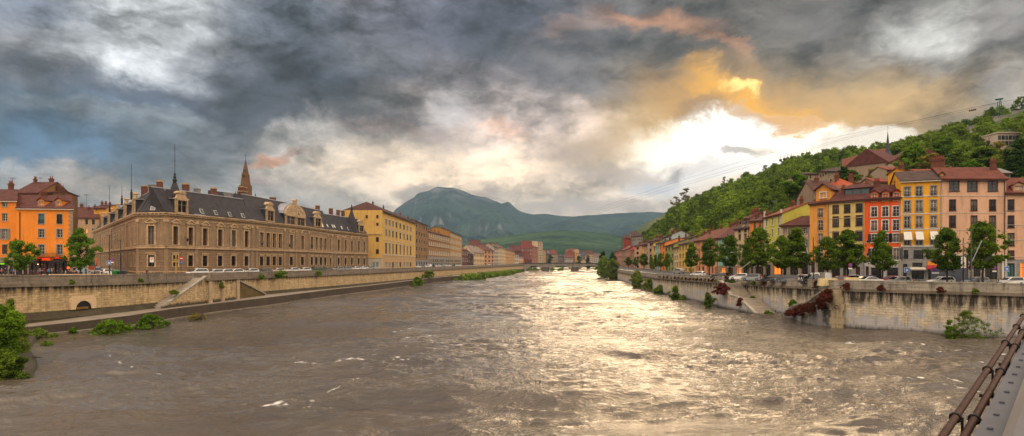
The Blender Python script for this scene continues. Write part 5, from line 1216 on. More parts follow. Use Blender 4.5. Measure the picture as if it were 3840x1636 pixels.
# church spire behind the museum
def church():
    Y = 330; p = P(921, Y, py=745); k = Y/F
    t = thing('church_spire', 'ochre rubble church spire with corner pinnacles behind the museum roof', 'church spire', p)
    RB = stone((122, 92, 62), (90, 66, 46), (60, 46, 32), .7, .35, .5, name='rubble_courses')
    a = MB(); a.lathe([(30*k, -60*k), (30*k, 4*k), (25*k, 10*k), (13.5*k, 90*k), (12.5*k, 92*k), (1*k, 147*k)], (0, 0, 0), 8); a.build('tower', RB, t)
    for ang in (0.3, 1.87, 3.44, 5.0):
        c, s = math.cos(ang), math.sin(ang); b = MB(); b.box(-3*k, 3*k, -3*k, 3*k, -2*k, 26*k); b.prism([(-4.5*k, 26.01*k), (4.5*k, 26.01*k), (0, 36*k)], -3.3*k, 3.3*k); o = link('lucarne', b.mesh('lucarne', [RB]), t, (c*19*k, s*19*k, 14*k), ang-math.pi/2)
        for u in (-1.4, 1.4): b = MB(); b.box((u-1)*k, (u+1)*k, 0, .2, 4*k, 20*k); link('opening', b.mesh('opening', [MT['dark']]), o, (0, -3.02*k-.2, 0)); 
    for ang in (.8, 2.35, 3.9, 5.5):
        b = MB(); b.lathe([(5*k, -40*k), (5*k, 8*k), (4*k, 12*k), (.1, 30*k)], (0, 0, 0), 6); link('pinnacle', b.mesh('pinnacle', [RB]), t, (math.cos(ang)*37*k, math.sin(ang)*37*k, -6*k))
        c, s = math.cos(ang+.1), math.sin(ang+.1); b = MB(); b.box(-2*k, 2*k, -2*k, 2*k, 0, 12*k); link('turret_stub', b.mesh('turret_stub', [RB]), t, (c*13*k, s*13*k, 80*k), ang)
    for u, z in ((0, 78), (-1, 104), (4, 102)): b = MB(); b.box(-1.6*k, 1.6*k, -.3, .3, 0, (9 if z == 78 else 3)*k); link('opening', b.mesh('opening', [MT['dark']]), t, (u*k, -(13 if z == 78 else 10)*k-.4, z*k))
    b = MB(); b.tube([(0, 0, 145*k), (0, 0, 168*k)], .1, 4); b.box(-.7, .7, -.06, .06, 160*k, 160*k+.15); b.build('cross', MT['dark'], t)
    bk = thing('brick_stack', 'massive red brick chimney stack in front of the church spire', 'chimney', P(908, 200, py=746)); kk = 200/F
    b = MB(); b.box(-12*kk, 12*kk, -1.2, 1.2, -20*kk, 26*kk, 0); b.box(-14*kk, 14*kk, -1.5, 1.5, 26.01*kk, 28*kk, 1); b.box(-10*kk, 10*kk, -1.1, 1.1, 28.01*kk, 42*kk, 0); b.box(-12*kk, 12*kk, -1.4, 1.4, 42.01*kk, 44*kk, 1); b.build('stack', [MT['brick'], MT['trim']], bk)
church()
# ---------------------------------------------------------------- yellow theatre block and the brown tenements
YB = plaster((212, 170, 92), .3, .3)
a0 = P(1434, 285, py=789); t, fc, off = house('yellow_block', 'tall yellow block with painted window frames and blue ground floor shutters', 1434, 1558, 789, 836, 285, 374, YB, zb=LZ, depth=18, cat='building',
    cols=[(1444, 1452), (1457, 1464.5), (1470.5, 1477), (1483.5, 1490.5), (1498, 1504.5), (1512, 1518.5), (1525, 1531), (1537, 1542.5)], pref=1500,
    rows=[(838, 858, ('yel', 'blind', 'blind', 'yel', 'yel', 'yel', 'blind', 'blind')), (873, 896, ('yel', 'blind', 'yel', 'yel', 'yel', 'blind', 'yel', 'yel')), (918, 955, ('yel', 'blind', 'yel', 'yel', 'yel', 'blind', 'blind', 'yel')), (984, 1002, ('bluedoor', 'bluedoor', 'dark', 'bluedoor', 'dark', 'bluedoor', 'bluedoor', 'wooddoor'))],
    base=(.235, plaster((188, 154, 110))), band=[(.235, .3, .2), (.5, .25, .15), (.72, .25, .15), (.96, .4, .3)], bandmat=MT['offw'], roof=('gable', 4.4), hips=(8, 0), oh=1.0, roofm=tiles((88, 54, 46)), chims=3)
f2 = Face(P(1283, 284.3, z=7), P(1433.8, 284.3, z=7), LZ, P(1283, 285, py=789).z, P(1434, 285, py=789).z, t)
cs2 = [(f2.S(1371), f2.S(1379.5)), (f2.S(1411), f2.S(1419.5))]
tf = lambda y: (f2.z(1400, y)-LZ)/(f2.top(f2.S(1400))-LZ)
make_face(f2, t, YB, [(tf(819), tf(807), 'small'), (tf(847), tf(836), (None, 'small')), (tf(906), tf(891), 'brownw'), (tf(951), tf(936), 'brownw'), (tf(994), tf(982), ('brownw', None))], cs2, 'small', (.18, plaster((186, 178, 160))), [(.585, .35, .3), (.18, .2, .1)], MT['trim'], off, [(f2.S(1397), f2.S(1405), tf(1002), tf(984), 'bluedoor'), (f2.S(1410), f2.S(1419), tf(1002), tf(984), 'bluedoor')], 'gable_wall')
BR1 = plaster((142, 112, 80), .3, .3); BR2 = plaster((150, 112, 74), .3, .3); BR3 = plaster((168, 124, 62), .3, .3)
house('tenement', 'tall narrow grey brown tenement right of the yellow block', 1558, 1604.5, 828, 848, 375, 398, BR1, zb=LZ, depth=20, ncol=5, nrow=5, st='fardark', roof=('gable', 2.4), roofm=BRN, group=GL, chims=4, cat='tenement', base=(.16, GP))
t, fc, off = house('tenement', 'wide brown tenement with eleven shuttered windows a floor and stone bands', 1605, 1687, 868, 889, 398.5, 478, BR2, zb=LZ, depth=20, cols=[(1609.5+7.15*i, 1613.5+7.15*i) for i in range(11)], pref=1650, rows=[(884, 898, 'shuttered'), (913, 928, 'shuttered'), (944, 960, 'shuttered'), (973, 983, 'dark'), (986, 998, 'shop')], group=GL, roof=('gable', 3.2), roofm=DRED, chims=7, cat='tenement', band=[(.34, .5, .25), (.6, .6, .4), (.79, .6, .4)], bandmat=MT['trim'], base=(.3, GP))
house('tenement', 'ochre tenement ending the tall row beside the low brick house', 1687.5, 1733, 868, 888, 478.5, 584, BR3, zb=LZ, depth=20, cols=[(1690+5*i, 1693+5*i) for i in range(8)], pref=1710, rows=[(883, 893, 'shuttered'), (903, 917, 'shuttered'), (926, 937, 'shuttered'), (948, 961, 'shuttered'), (975, 983, 'dark'), (987, 998, 'shop')], group=GL, roof=('gable', 3.6), roofm=DRED, chims=8, cat='tenement', base=(.3, TP))
lefts = [ # px0,px1,y0,y1,Y0,Y1,rgb,label,cols,rows,roofcol,rh,zrear
 (1733,1756,936,940,588,615,(98,56,48),'low dark brick house with pale shutters after the tall tenements',3,2,(124,66,52),4,'light'),
 (1756,1776,952,955,616,622,(70,50,46),'dark shopfront under a wine red awning left of the white house',2,2,(86,90,100),5,'fardark'),
 (1776,1815,946,950,623,650,(206,180,140),'cream white house with tall windows and a grey roof by the left quay',7,2,(142,128,118),7,'fardark'),
 (1815,1853,938,941,652,690,(190,142,108),'blank walled peach house with a hooded chimney by the left quay',3,3,(104,60,52),5,'small'),
 (1853,1868,926,930,700,706,(176,168,156),'grey white apartment house in the far left row',4,4,(96,76,66),4,'fardark'),
 (1868,1896,926,932,706,735,(200,176,136),'cream apartment house with shallow arches in the far left row',7,4,(104,86,74),4,'far'),
 (1896,1930,934,942,736,775,(196,150,96),'sandy ochre house in the far left row before the bridge',8,4,(92,66,58),3,'far'),
 (1930,1945,954,956,778,785,(188,182,174),'small white gabled house before the bridge',2,2,(110,80,70),2,'far'),
 (1945,1963,962,964,786,800,(224,170,138),'little pink villa beside the bridge head',3,2,(90,80,84),2,'far')]
for i, (p0, p1, y0, y1, Ya, Yb, col, lab, nc, nr, rc, rh, st) in enumerate(lefts):
    house('quay_house', lab, p0, p1, y0, y1, Ya, Yb, plaster(col), zb=LZ, ncol=nc, nrow=nr, st=st, roof=('gable', rh), roofm=tiles(rc), chims=3, group='houses toward the bridge on the left bank', seed=90+i, depth=16)
block('back_house', 'dark red roofed house with big chimneys behind the low brick house', 1760, 1800, 922, 950, 680, plaster((130, 70, 56)), DRED, 6, 16, chims=4, cat='house')
block('back_house', 'brown roofed block with a row of chimneys behind the cream apartment house', 1800, 1870, 926, 950, 760, plaster((120, 90, 76)), BRN, 4, 16, chims=6, cat='house')
block('back_house', 'shadowed gable end left of the red apartment block', 1912, 1955, 940, 970, 830, plaster((96, 76, 66)), DRED, 7, 16, chims=5, cat='house')
GF = 'town blocks beyond the bridge'
fars = [ # px0 px1 y0 Y0 Y1 rgb label cols rows roof rh yb
 (1955,1995,932,860,860,(140,50,44),'bright red brick apartment block with white bands and a red mansard',4,4,(120,58,50),10,'light'),
 (1995,2017,926,861,905,(166,98,74),'river side of the red apartment block in brick and cream',4,6,(120,58,50),3,'far'),
 (2017,2036,906,930,960,(196,174,142),'tall cream balconied tower block right of the red one',3,8,(150,136,120),1,'fardark'),
 (2036,2046,938,961,980,(206,166,112),'slim sand coloured block beside the tall cream one',2,6,(120,100,84),1,'fardark'),
 (1958,1976,972,840,845,(150,80,52),'low brick cottage with a steep roof at the bridge head',2,1,(110,58,48),9,'small'),
 (1976,1995,974,845,850,(140,70,48),'second brick cottage with steep roof at the bridge head',2,1,(110,58,48),9,'small'),
 (2046,2066,954,1000,1000,(120,112,100),'grey block under a blue slate roof beyond the bridge',4,4,(72,80,96),4,'fardark'),
 (2066,2092,952,1000,1010,(166,146,122),'buff block with a red mansard beyond the bridge',5,4,(120,58,48),6,'fardark'),
 (2092,2116,962,1010,1010,(128,122,120),'grey glassy block in the middle beyond the bridge',4,4,(80,80,86),2,'fardark'),
 (2121,2153,938,1060,1050,(198,162,132),'peach gable ended block with stepped top beyond the bridge',1,5,(120,70,56),2,'small'),
 (2153,2161,944,1048,1060,(146,84,62),'red strip of balconies on the peach block',1,7,(120,70,56),1,'far'),
 (2161,2177,950,1050,1060,(226,184,116),'warm yellow block of flats beyond the bridge',4,6,(130,100,80),1,'fardark'),
 (2118,2150,966,1000,1000,(172,158,150),'low house with tall windows and a red roof beyond the bridge',5,2,(110,66,58),4,'far'),
 (2177,2197,960,1030,1030,(190,180,160),'cream house with a slate gable beyond the bridge',2,3,(70,76,88),6,'far'),
 (2192,2224,952,1060,1060,(208,178,138),'broad beige block with a dark red roof beyond the bridge',6,5,(100,54,48),5,'fardark'),
 (2178,2194,972,1000,1000,(222,186,138),'small yellow house with a mansard beyond the bridge',4,2,(84,74,78),3,'far'),
 (2224,2252,954,1120,1120,(190,150,124),'distant pinkish slab block near the willows',6,4,(140,120,110),1,'fardark'),
 (2224,2250,964,1060,1060,(176,176,176),'low white modern block with strip windows near the willows',3,4,(120,120,120),.5,'far')]
for i, (p0, p1, y0, Ya, Yb, col, lab, nc, nr, rc, rh, st) in enumerate(fars):
    house('town_block', lab, p0, p1, y0, y0+(Yb-Ya)*.05, Ya, Yb, plaster(col), zb=5, ncol=nc, nrow=nr, st=st, roof=('gable', rh), roofm=tiles(rc), chims=2 if rh > 1 else 1, group=GF, seed=130+i, depth=16, cat='block of flats' if nr > 3 else 'house', wr=.5)
# ---------------------------------------------------------------- bridge
def bridge():
    Y = 706.0; BS = stone((170, 158, 142), (140, 128, 114), (84, 76, 66), 2.4, 1.1, .45, name='bridge_stone')
    t = thing('stone_bridge', 'three arched stone road bridge crossing the river in the distance', 'bridge', P(1960, Y, z=0)); off = P(1960, Y, z=0); k = Y/F
    X = lambda px: (px-1960)*k
    piers = [(2034, 2057), (2147, 2168)]; deck = lambda px: 9.1+.25*math.sin((px-1960)/300*math.pi)
    spans = [(1972, 2034), (2057, 2147), (2168, 2258)]
    a = MB(); Z0 = .8; 
    for s0, s1 in spans:
        n = 16; prev = None
        for i in range(n+1):
            u = i/n; px = s0+(s1-s0)*u; zi = Z0+ (5.6-.0)*math.sin(math.pi*u)**.72 if 0 < u < 1 else Z0
            if prev is not None:
                (pa, za), (pb, zb) = prev, (px, zi); d0, d1 = deck(pa)-1.5, deck(pb)-1.5
                a.hexa([(X(pa), 0, za), (X(pb), 0, zb), (X(pb), 12, zb), (X(pa), 12, za)], [(X(pa), 0, d0), (X(pb), 0, d1), (X(pb), 12, d1), (X(pa), 12, d0)])
            prev = (px, zi)
    for p0, p1 in piers: a.box(X(p0)-.6, X(p1)+.6, 0, 12, -2, deck(p0)-1.5)
    a.box(X(1945), X(1972), 0, 12, -2, deck(1960)-1.5); a.box(X(2258), X(2290), 0, 12, -2, deck(2258)-1.5)
    a.build('arches', BS, t)
    for p0, p1 in piers:
        b = MB(); x0, x1 = X(p0)+.3, X(p1)-.3; b.prism([(x0, -.01), (x1, -.01), (x1, -2.2), ((x0+x1)/2, -3.8), (x0, -2.2)], -2, 4.2, axis='z'); b.prism([(x0-.3, -.01), (x1+.3, -.01), (x1+.3, -2.5), ((x0+x1)/2, -4.2), (x0-.3, -2.5)], 4.2, 4.7, axis='z'); b.build('cutwater', stone((120, 110, 98), (92, 84, 74), (50, 44, 38), 1.2, 5, .8, name='dark_pier'), t)
    b = MB(); n = 12
    for i in range(n):
        pa, pb = 1945+345*i/n, 1945+345*(i+1)/n; d0, d1 = deck(pa), deck(pb)
        b.hexa([(X(pa), -.5, d0-1.5), (X(pb), -.5, d1-1.5), (X(pb), 12.5, d1-1.5), (X(pa), 12.5, d0-1.5)], [(X(pa), -.5, d0-1.0), (X(pb), -.5, d1-1.0), (X(pb), 12.5, d1-1.0), (X(pa), 12.5, d0-1.0)], 0)
        b.hexa([(X(pa), -.3, d0-1.0), (X(pb), -.3, d1-1.0), (X(pb), .0, d1-1.0), (X(pa), .0, d0-1.0)], [(X(pa), -.3, d0), (X(pb), -.3, d1), (X(pb), .0, d1), (X(pa), .0, d0)], 1)
    b.build('deck', [BS, plain('dark_railing', (52, 50, 50), .6)], t)
bridge()
# ================================================================ vegetation
LEAF = leafmat('street_tree_leaves', srgb(40, 62, 20), srgb(112, 136, 44), .42)
LEAFB = leafmat('bright_leaves', srgb(42, 72, 18), srgb(118, 148, 42))
LEAFW = leafmat('fresh_leaves', srgb(44, 74, 20), srgb(116, 146, 46), .35)
WILL = leafmat('willow_leaves', srgb(78, 94, 38), srgb(132, 146, 66))
WOOD_ = leafmat('woodland_leaves', srgb(22, 42, 18), srgb(132, 156, 54), .32)
DKL = leafmat('dark_leaves', srgb(26, 44, 20), srgb(66, 90, 34), .2)
OLV = leafmat('olive_leaves', srgb(86, 84, 36), srgb(140, 128, 62), .3)
REDL = leafmat('red_creeper_leaves', srgb(50, 52, 26), srgb(116, 44, 46), .25)
GRAS = leafmat('grass_leaves', srgb(66, 88, 30), srgb(122, 138, 58), .35)
def leaves(seed, clumps, per, leaf, crad, flat=.7, asp=1.6, droop=0.0):
    """clumps: (n,3) centres; returns verts (m*4,3) and tint (m*4)"""
    g = np.random.default_rng(seed); n = len(clumps); cr = np.broadcast_to(crad, n)
    d = g.normal(size=(n, per, 3)); d /= np.linalg.norm(d, axis=2, keepdims=True); r = cr[:, None]*g.random((n, per))**.6*np.where(g.random((n, per)) < .13, 1.5, 1.0)*g.uniform(.7, 1.15, (n, 1))
    p = clumps[:, None]+d*r[..., None]*np.array([1, 1, flat]); nor = d+g.normal(size=d.shape)*.55; nor[..., 2] += .35; nor /= np.linalg.norm(nor, axis=2, keepdims=True)
    t = np.cross(nor, g.normal(size=d.shape)); t /= np.linalg.norm(t, axis=2, keepdims=True)+1e-9; t[..., 2] -= droop; b = np.cross(nor, t)
    s = leaf*g.uniform(.6, 1.3, (n, per, 1)); t = t*s*asp*.5; b = b*s*.5
    tint = np.clip(g.random((n, 1))*.75+g.random((n, per))*.35-.05, 0, 1)
    q = np.stack([p-t, p+b*.9, p+t, p-b*.9], 2).reshape(-1, 3)
    return q, np.repeat(tint.reshape(-1), 4)
def leaf_obj_mesh(name, q, tint, m):
    n = len(q)//4; me = bpy.data.meshes.new(name); me.vertices.add(len(q)); me.vertices.foreach_set('co', q.astype(np.float32).ravel())
    me.loops.add(n*4); me.loops.foreach_set('vertex_index', np.arange(n*4, dtype=np.int32)); me.polygons.add(n)
    me.polygons.foreach_set('loop_start', np.arange(n, dtype=np.int32)*4); me.polygons.foreach_set('loop_total', np.full(n, 4, np.int32)); me.update(calc_edges=True)
    a = me.attributes.new('tint', 'FLOAT', 'POINT'); a.data.foreach_set('value', tint.astype(np.float32)); me.materials.append(m); return me
def crown_clumps(seed, h, w, n, z0, shape='oval'):
    g = np.random.default_rng(seed); out = []
    lob = [(g.uniform(0, 6.28), g.uniform(.15, .9), g.uniform(.2, .42)) for _ in range(7)]
    while len(out) < n:
        t = g.random(); a = g.uniform(0, 6.28)
        rr = {'oval': math.sin(math.pi*min(max(t*.92+.06, 0), 1))**.7*(1.08-.45*t), 'cone': (1-t)**.75*min(1, t*6+.3), 'round': math.sqrt(max(0, 1-(2*t-1)**2)), 'bush': math.sqrt(max(0, 1-t**1.6))}[shape]
        for la, lt, lr in lob: rr *= 1+lr*math.exp(-((t-lt)/.14)**2)*math.cos(a-la)
        r = rr*w/2*g.random()**.38*(1.22 if g.random() < .1 else 1)
        out.append((r*math.cos(a), r*math.sin(a), z0+t*h))
    return np.array(out)
def trunk_mesh(seed, h, r, hc, w, m=None):
    g = random.Random(seed); a = MB(); top = h*.82; sway = [(0, 0)]+[(g.uniform(-.15, .15), g.uniform(-.15, .15)) for _ in range(4)]
    a.tube([(sway[k][0], sway[k][1], top*k/4) for k in range(5)], [r*(1-.17*k) for k in range(5)], 7)
    for k in range(9):
        z = hc+(top-hc)*k/9*.8; an = g.uniform(0, 6.28); L_ = w*.36*g.uniform(.7, 1.1)*(1-k/14)
        a.tube([(0, 0, z), (math.cos(an)*L_*.5, math.sin(an)*L_*.5, z+L_*.35), (math.cos(an)*L_, math.sin(an)*L_, z+L_*.8)], [r*.42, r*.28, r*.1], 5, caps=False)
    return a.mesh('trunk', [m or MT['bark']])
class Proto:
    def __init__(s, seed, h, w, hc, mat, n=80, per=46, leaf=.32, crad=.75, shape='oval', r=.18, flat=.7):
        s.h = h; q, t = leaves(seed, crown_clumps(seed, h-hc, w, n, hc, shape), per, leaf, crad, flat)
        s.crown = leaf_obj_mesh('crown', q, t, mat); s.trunk = trunk_mesh(seed, h, r, hc, w)
    def put(s, name, label, loc, hh, ww=None, rz=0, group=None, cat='tree'):
        k = hh/s.h; kw = ww or k; o = thing(name, label, cat, loc, rz, group); o.scale = (kw, kw, k)
        link('trunk', s.trunk, o); link('crown', s.crown, o); return o
ST = [Proto(11, 9, 5.4, 2.9, LEAF, 100, 70, .27, .72), Proto(12, 9, 5.6, 2.8, LEAF, 105, 70, .27, .72), Proto(13, 9, 5.0, 2.8, LEAF, 90, 70, .27, .72, 'cone')]
trees = [ # px, Y, top y, width px, label
 (3686,101,838,205,'largest street tree in front of the tall pink house'),(3552,103,863,165,'rounded street tree between the yellow and pink houses'),(3308,112,873,148,'street tree in front of the orange red house'),
 (3178,116,868,185,'wide street tree in front of the cream yellow house'),(3104,121,894,135,'dark street tree in front of the ochre house'),(2988,126,864,190,'big street tree standing before the low tan house'),(2930,132,889,120,'street tree at the left edge of the low tan house'),
 (2843,140,862,165,'tall street tree across the lime green house'),(2800,148,906,80,'small street tree between the beige and orange houses'),(2738,156,888,140,'full street tree in front of the pale teal house'),(2660,172,899,118,'tall street tree in front of the long peach house'),(2592,190,915,100,'street tree at the left end of the long peach house'),
 (2502,250,953,50,'street tree before the olive green house'),(2478,262,952,50,'second tree left of the olive green house'),(2459,278,958,34,'slim tree in the far right row'),(2442,292,964,34,'thin tree in the far right row beside the wide one'),(2415,330,953,60,'wide dark tree in the far right row'),(2383,372,966,36,'tree near the far end of the right quay'),(2356,420,966,50,'farthest street tree on the right quay near the willows')]
for i, (px, Y, yt, wp, lab) in enumerate(trees):
    p = P(px, Y, z=STZ); hh = H-(yt-HZ)*Y/F-STZ; ww = wp*Y/F/5.4*.68; pr = ST[i % 3]
    pr.put('street_tree', lab, p, hh, ww, i*1.7, 'street trees along the right quay')
LT = [Proto(21, 7, 5.2, 1.8, LEAFW, 95, 70, .25, .72, 'round'), Proto(22, 8.5, 5.6, 1.8, LEAFW, 100, 70, .25, .72)]
p = P(74, 128, z=LZ); LT[0].put('street_tree', 'low round green tree in front of the leftmost orange house', p, H-(905-HZ)*128/F-LZ, 98*128/F/5.2, 1.0, 'young trees on the café square')
p = P(300, 132, z=LZ); LT[1].put('street_tree', 'tall loose green tree beside the quoined corner of the bar', p, H-(864-HZ)*132/F-LZ, 104*132/F/5.6, 2.0, 'young trees on the café square')
# ---- woodland of the hillside: crowns merged into one mass, plus the trees one can tell apart
def woodland():
    g = np.random.default_rng(5); protos = []
    for k in range(6):
        q, t = leaves(100+k, crown_clumps(100+k, 8.0, 8.6, 46, 0.0, 'round' if k % 2 else 'oval'), 16, .85, 1.5, .75, 1.35); protos.append((q, t))
    fine = []
    for k in range(4):
        q, t = leaves(140+k, crown_clumps(140+k, 8.0, 8.6, 60, 0.0, 'round' if k % 2 else 'oval'), 36, .52, 1.25, .75, 1.35); fine.append((q, t))
    Q = []; T = []; n = 0; tries = 0
    while n < 1750 and tries < 20000:
        tries += 1; px = g.uniform(2352, 4350); t = g.random()**.8*1.04
        x, Y, z = hill(np.array([px]), np.array([t])); x, Y, z = x[0], Y[0], z[0]
        if g.random() > (Y/520)**1.0*1.1: continue
        if 3000 < px < 3425 and t < .62: continue
        if px > 3425 and t < .10: continue
        if 3725 < px < 3860 and Y < 292 and Y > 238: continue
        if any(a < px < b and c < Y < d for a, b, c, d in ((3606, 3690, 325, 445), (3706, 3905, 305, 440))): continue
        if 2345 < px < 2415 and Y < 590: continue
        if px < 2430 and t < .3: continue
        q, tt = protos[g.integers(6)] if Y > 300 else fine[g.integers(4)]; s = g.uniform(.62, 1.15)*(1.0 if px > 2500 else .8); a = g.uniform(0, 6.28); c, sn = math.cos(a), math.sin(a)
        v = q*s; v = np.stack([v[:, 0]*c-v[:, 1]*sn, v[:, 0]*sn+v[:, 1]*c, v[:, 2]*g.uniform(.9, 1.35)], 1)+np.array([x, Y, z-1.0])
        Q.append(v); T.append(np.clip(tt*.40+g.random()**1.5*.78-.06, 0, 1)); n += 1
    o = link('hillside_woodland', leaf_obj_mesh('hillside_woodland', np.concatenate(Q), np.concatenate(T), WOOD_)); tag(o, 'dense green woodland covering the hillside on the right', 'woodland', kind='stuff')
woodland()
FT = [Proto(31, 10, 8, 2.0, WOOD_, 110, 90, .38, 1.0, 'oval', .25), Proto(32, 10, 7, 1.0, LEAFW, 110, 90, .36, 1.0, 'oval', .25), Proto(33, 10, 7, 1.5, DKL, 110, 90, .36, .95, 'oval', .25), Proto(34, 10, 5, .6, OLV, 50, 40, .5, 1.0, 'oval', .2), Proto(35, 11, 2.2, .5, DKL, 40, 50, .35, .55, 'cone', .15), Proto(36, 10, 8, 2.5, OLV, 32, 26, .55, 1.0, 'oval', .22)]
hillt = [ # px, py base, Y, top py, width px, proto, label
 (3430,690,200,548,120,1,'big light green tree right of the convent pavilion'),(3490,700,190,580,95,3,'olive brown tree behind the yellow stepped gable'),(3690,680,215,556,150,0,'broad green tree above the pink roof'),(3640,690,200,610,110,1,'bright low tree above the left part of the pink roof'),(3790,700,190,620,130,2,'dark leafy tree at the right above the red dormer house'),
 (3825,650,200,525,100,2,'tall dark tree beside the concrete building'),(3745,650,225,535,60,3,'thin yellowish tree in front of the concrete building'),(3590,670,230,560,100,0,'rounded green tree behind the rubble gable'),(3540,640,250,520,110,1,'light green tree high above the bright yellow house'),(3370,590,330,545,70,0,'tree beside the bell turret at the right'),
 (3165,705,235,628,70,2,'dark fir like tree between the convent and the orange hipped roof'),(3195,705,228,640,60,0,'green tree under the long convent wing'),(3268,700,215,635,44,3,'young light tree before the convent pavilion'),(2990,745,225,655,95,1,'large light green tree at the foot of the stone convent block'),(3025,780,215,705,22,4,'narrow cypress below the convent block'),(3007,780,216,712,18,4,'second smaller cypress below the convent block'),
 (2572,768,640,706,46,5,'spiky bare tree standing out on the ridge at left'),(2716,708,612,664,28,5,'small dark tree on the ridge above the middle of the wood'),(2535,778,650,738,44,5,'loose tree at the left shoulder of the ridge'),(2945,640,590,592,30,5,'ragged tree under the lower cable cars'),(3010,620,580,574,34,5,'dark ragged tree right of the lower cable cars'),(3290,585,530,532,46,5,'sunlit orange tinged tree left of the bell turret'),(3590,500,472,458,40,0,'round tree on the skyline below the ramparts'),(3470,538,492,500,30,5,'thin tree on the skyline above the yellow house'),
 (2680,735,636,700,40,5,'ragged ridge tree left of the small dark one'),(2800,690,615,646,44,0,'full tree on the ridge halfway up'),(2870,665,602,620,40,5,'loose ridge tree right of the full one'),(3130,600,556,578,26,0,'tree in front of the dark bastion wall'),(3720,440,440,402,26,0,'tree beside the cable car pylon'),(2480,930,430,880,50,1,'light tree below the wood at its left end'),(2440,928,470,892,34,3,'olive bush tree near the grey mansion')]
for i, (px, pb, Y, yt, wp, k, lab) in enumerate(hillt):
    p = P(px, Y, py=pb); pr = FT[k]; w0 = (8, 7, 7, 5, 2.2, 8)[k]; pr.put('hill_tree', lab, p, (pb-yt)*Y/F, wp*Y/F/w0, i*2.1, 'single trees on the hillside')
# rock outcrop in the wood
def rocky(name, label, px, py, Y, wpx, hpx, seed):
    g = np.random.default_rng(seed); a = MB(); n, m_ = 14, 9; w = wpx*Y/F; h = hpx*Y/F; V = []
    for j in range(m_):
        for i in range(n):
            u, v = i/(n-1), j/(m_-1); V.append((w*(u-.5)*(1-.4*v)+g.uniform(-.3, .3)*w/n, -math.sin(math.pi*u)*w*.25+v*w*.25+g.uniform(-.2, .2)*w/n, h*v*(.8+.4*math.sin(math.pi*u))+g.uniform(-.2, .2)*h/m_))
    a.v = V
    for j in range(m_-1):
        for i in range(n-1): k = j*n+i; a.f.append((k, k+1, k+n+1, k+n)); a.m.append(0)
    o = link(name, a.mesh(name, [plain('pale_rock', (156, 140, 124), .95, var=.5, scale=.4)]), None, P(px, Y, py=py)); tag(o, label, 'rock')
rocky('rock_outcrop', 'bare pinkish rock face low in the wood above the peach house', 2668, 900, 420, 46, 46, 3)
rocky('rock_outcrop', 'rocky ledge above the roofs at the left end of the wood', 2530, 885, 420, 60, 26, 4)
rocky('rock_outcrop', 'crumbling pale rock slope under the ramparts at right', 3790, 500, 398, 110, 34, 5)
# willows, quay bushes, weeds
def bush(name, label, px, py, Y, wpx, hpx, mat, seed, leaf=.22, n=60, per=60, crad=.5, shape='bush', group=None, cat='bush', z0=0, droop=0.):
    w, h = wpx*Y/F, hpx*Y/F; q, t = leaves(seed, crown_clumps(seed, h*.9, w*.9, int(n*1.25), 0, shape), int(per*.75), leaf*.85, crad*.8, .85, 1.9, droop)
    o = link(name, leaf_obj_mesh(name, q, t, mat), None, P(px, Y, py=py) if py else P(px, Y, z=z0)); return tag(o, label, cat, group)
bush('willow', 'big round willow at the water edge on the right bank', 2297, None, 372, 74, 84, WILL, 41, .5, 160, 70, 1.1, 'oval', z0=0, droop=.3)
bush('willow', 'darker willow behind and left of the round one', 2262, None, 420, 64, 84, WOOD_, 42, .6, 120, 60, 1.3, 'oval', z0=0)
bush('willow', 'tall dark poplar like tree rising behind the willows', 2262, None, 470, 44, 100, DKL, 43, .6, 90, 60, 1.4, 'oval', z0=0)
bush('willow', 'dark round tree between the willows and the far houses', 2296, None, 500, 40, 92, DKL, 44, .6, 90, 60, 1.4, 'oval', z0=0)
bush('willow', 'young willow bush in front of the right landing', 2392, None, 240, 46, 74, WILL, 45, .4, 110, 60, .8, 'oval', z0=0, droop=.3)
bush('quay_bush', 'low bush trailing right from the young willow', 2436, None, 225, 56, 50, WILL, 46, .35, 90, 60, .6, z0=-.3, group='bushes along the right wall foot')
bush('quay_bush', 'dense low bushes in the middle of the right wall foot', 2480, None, 205, 70, 36, GRAS, 47, .3, 90, 60, .55, z0=-.3, group='bushes along the right wall foot')
bush('quay_bush', 'upright willow shrub at the wall between the two bushy stretches', 2533, None, 172, 44, 58, WOOD_, 48, .26, 80, 60, .5, 'oval', z0=-.3, group='bushes along the right wall foot')
bush('quay_bush', 'small rounded bush right of the upright shrub', 2562, None, 165, 34, 26, GRAS, 49, .26, 50, 60, .45, z0=-.3, group='bushes along the right wall foot')
bush('quay_bush', 'narrow green bush in front of the far stair wall', 2654, None, 143, 44, 62, WOOD_, 50, .22, 80, 60, .4, 'oval', z0=-.2, group='bushes along the right wall foot')
bush('quay_bush', 'tall straggly bush at the foot of the near right wall', 3625, None, 83, 165, 128, WOOD_, 51, .10, 120, 70, .45, 'oval', z0=-.4, cat='bush')
bush('quay_bush', 'bright leaved shrub left of the straggly bush', 3562, None, 83.5, 50, 90, LEAFB, 52, .15, 50, 60, .3, 'oval', z0=-.4)
bush('grass_tuft', 'grass tuft standing in the water below the right stair', 2878, None, 121, 34, 18, GRAS, 53, .2, 40, 50, .3, z0=-.1)
bush('red_creeper', 'red creeper hanging at the head of the white coped stair', 2710, 1102, 138, 66, 42, REDL, 54, .2, 90, 60, .45, cat='creeper')
bush('red_creeper', 'small red bush on the landing of the right stair', 2776, 1146, 129, 32, 30, REDL, 55, .18, 50, 60, .3, cat='creeper')
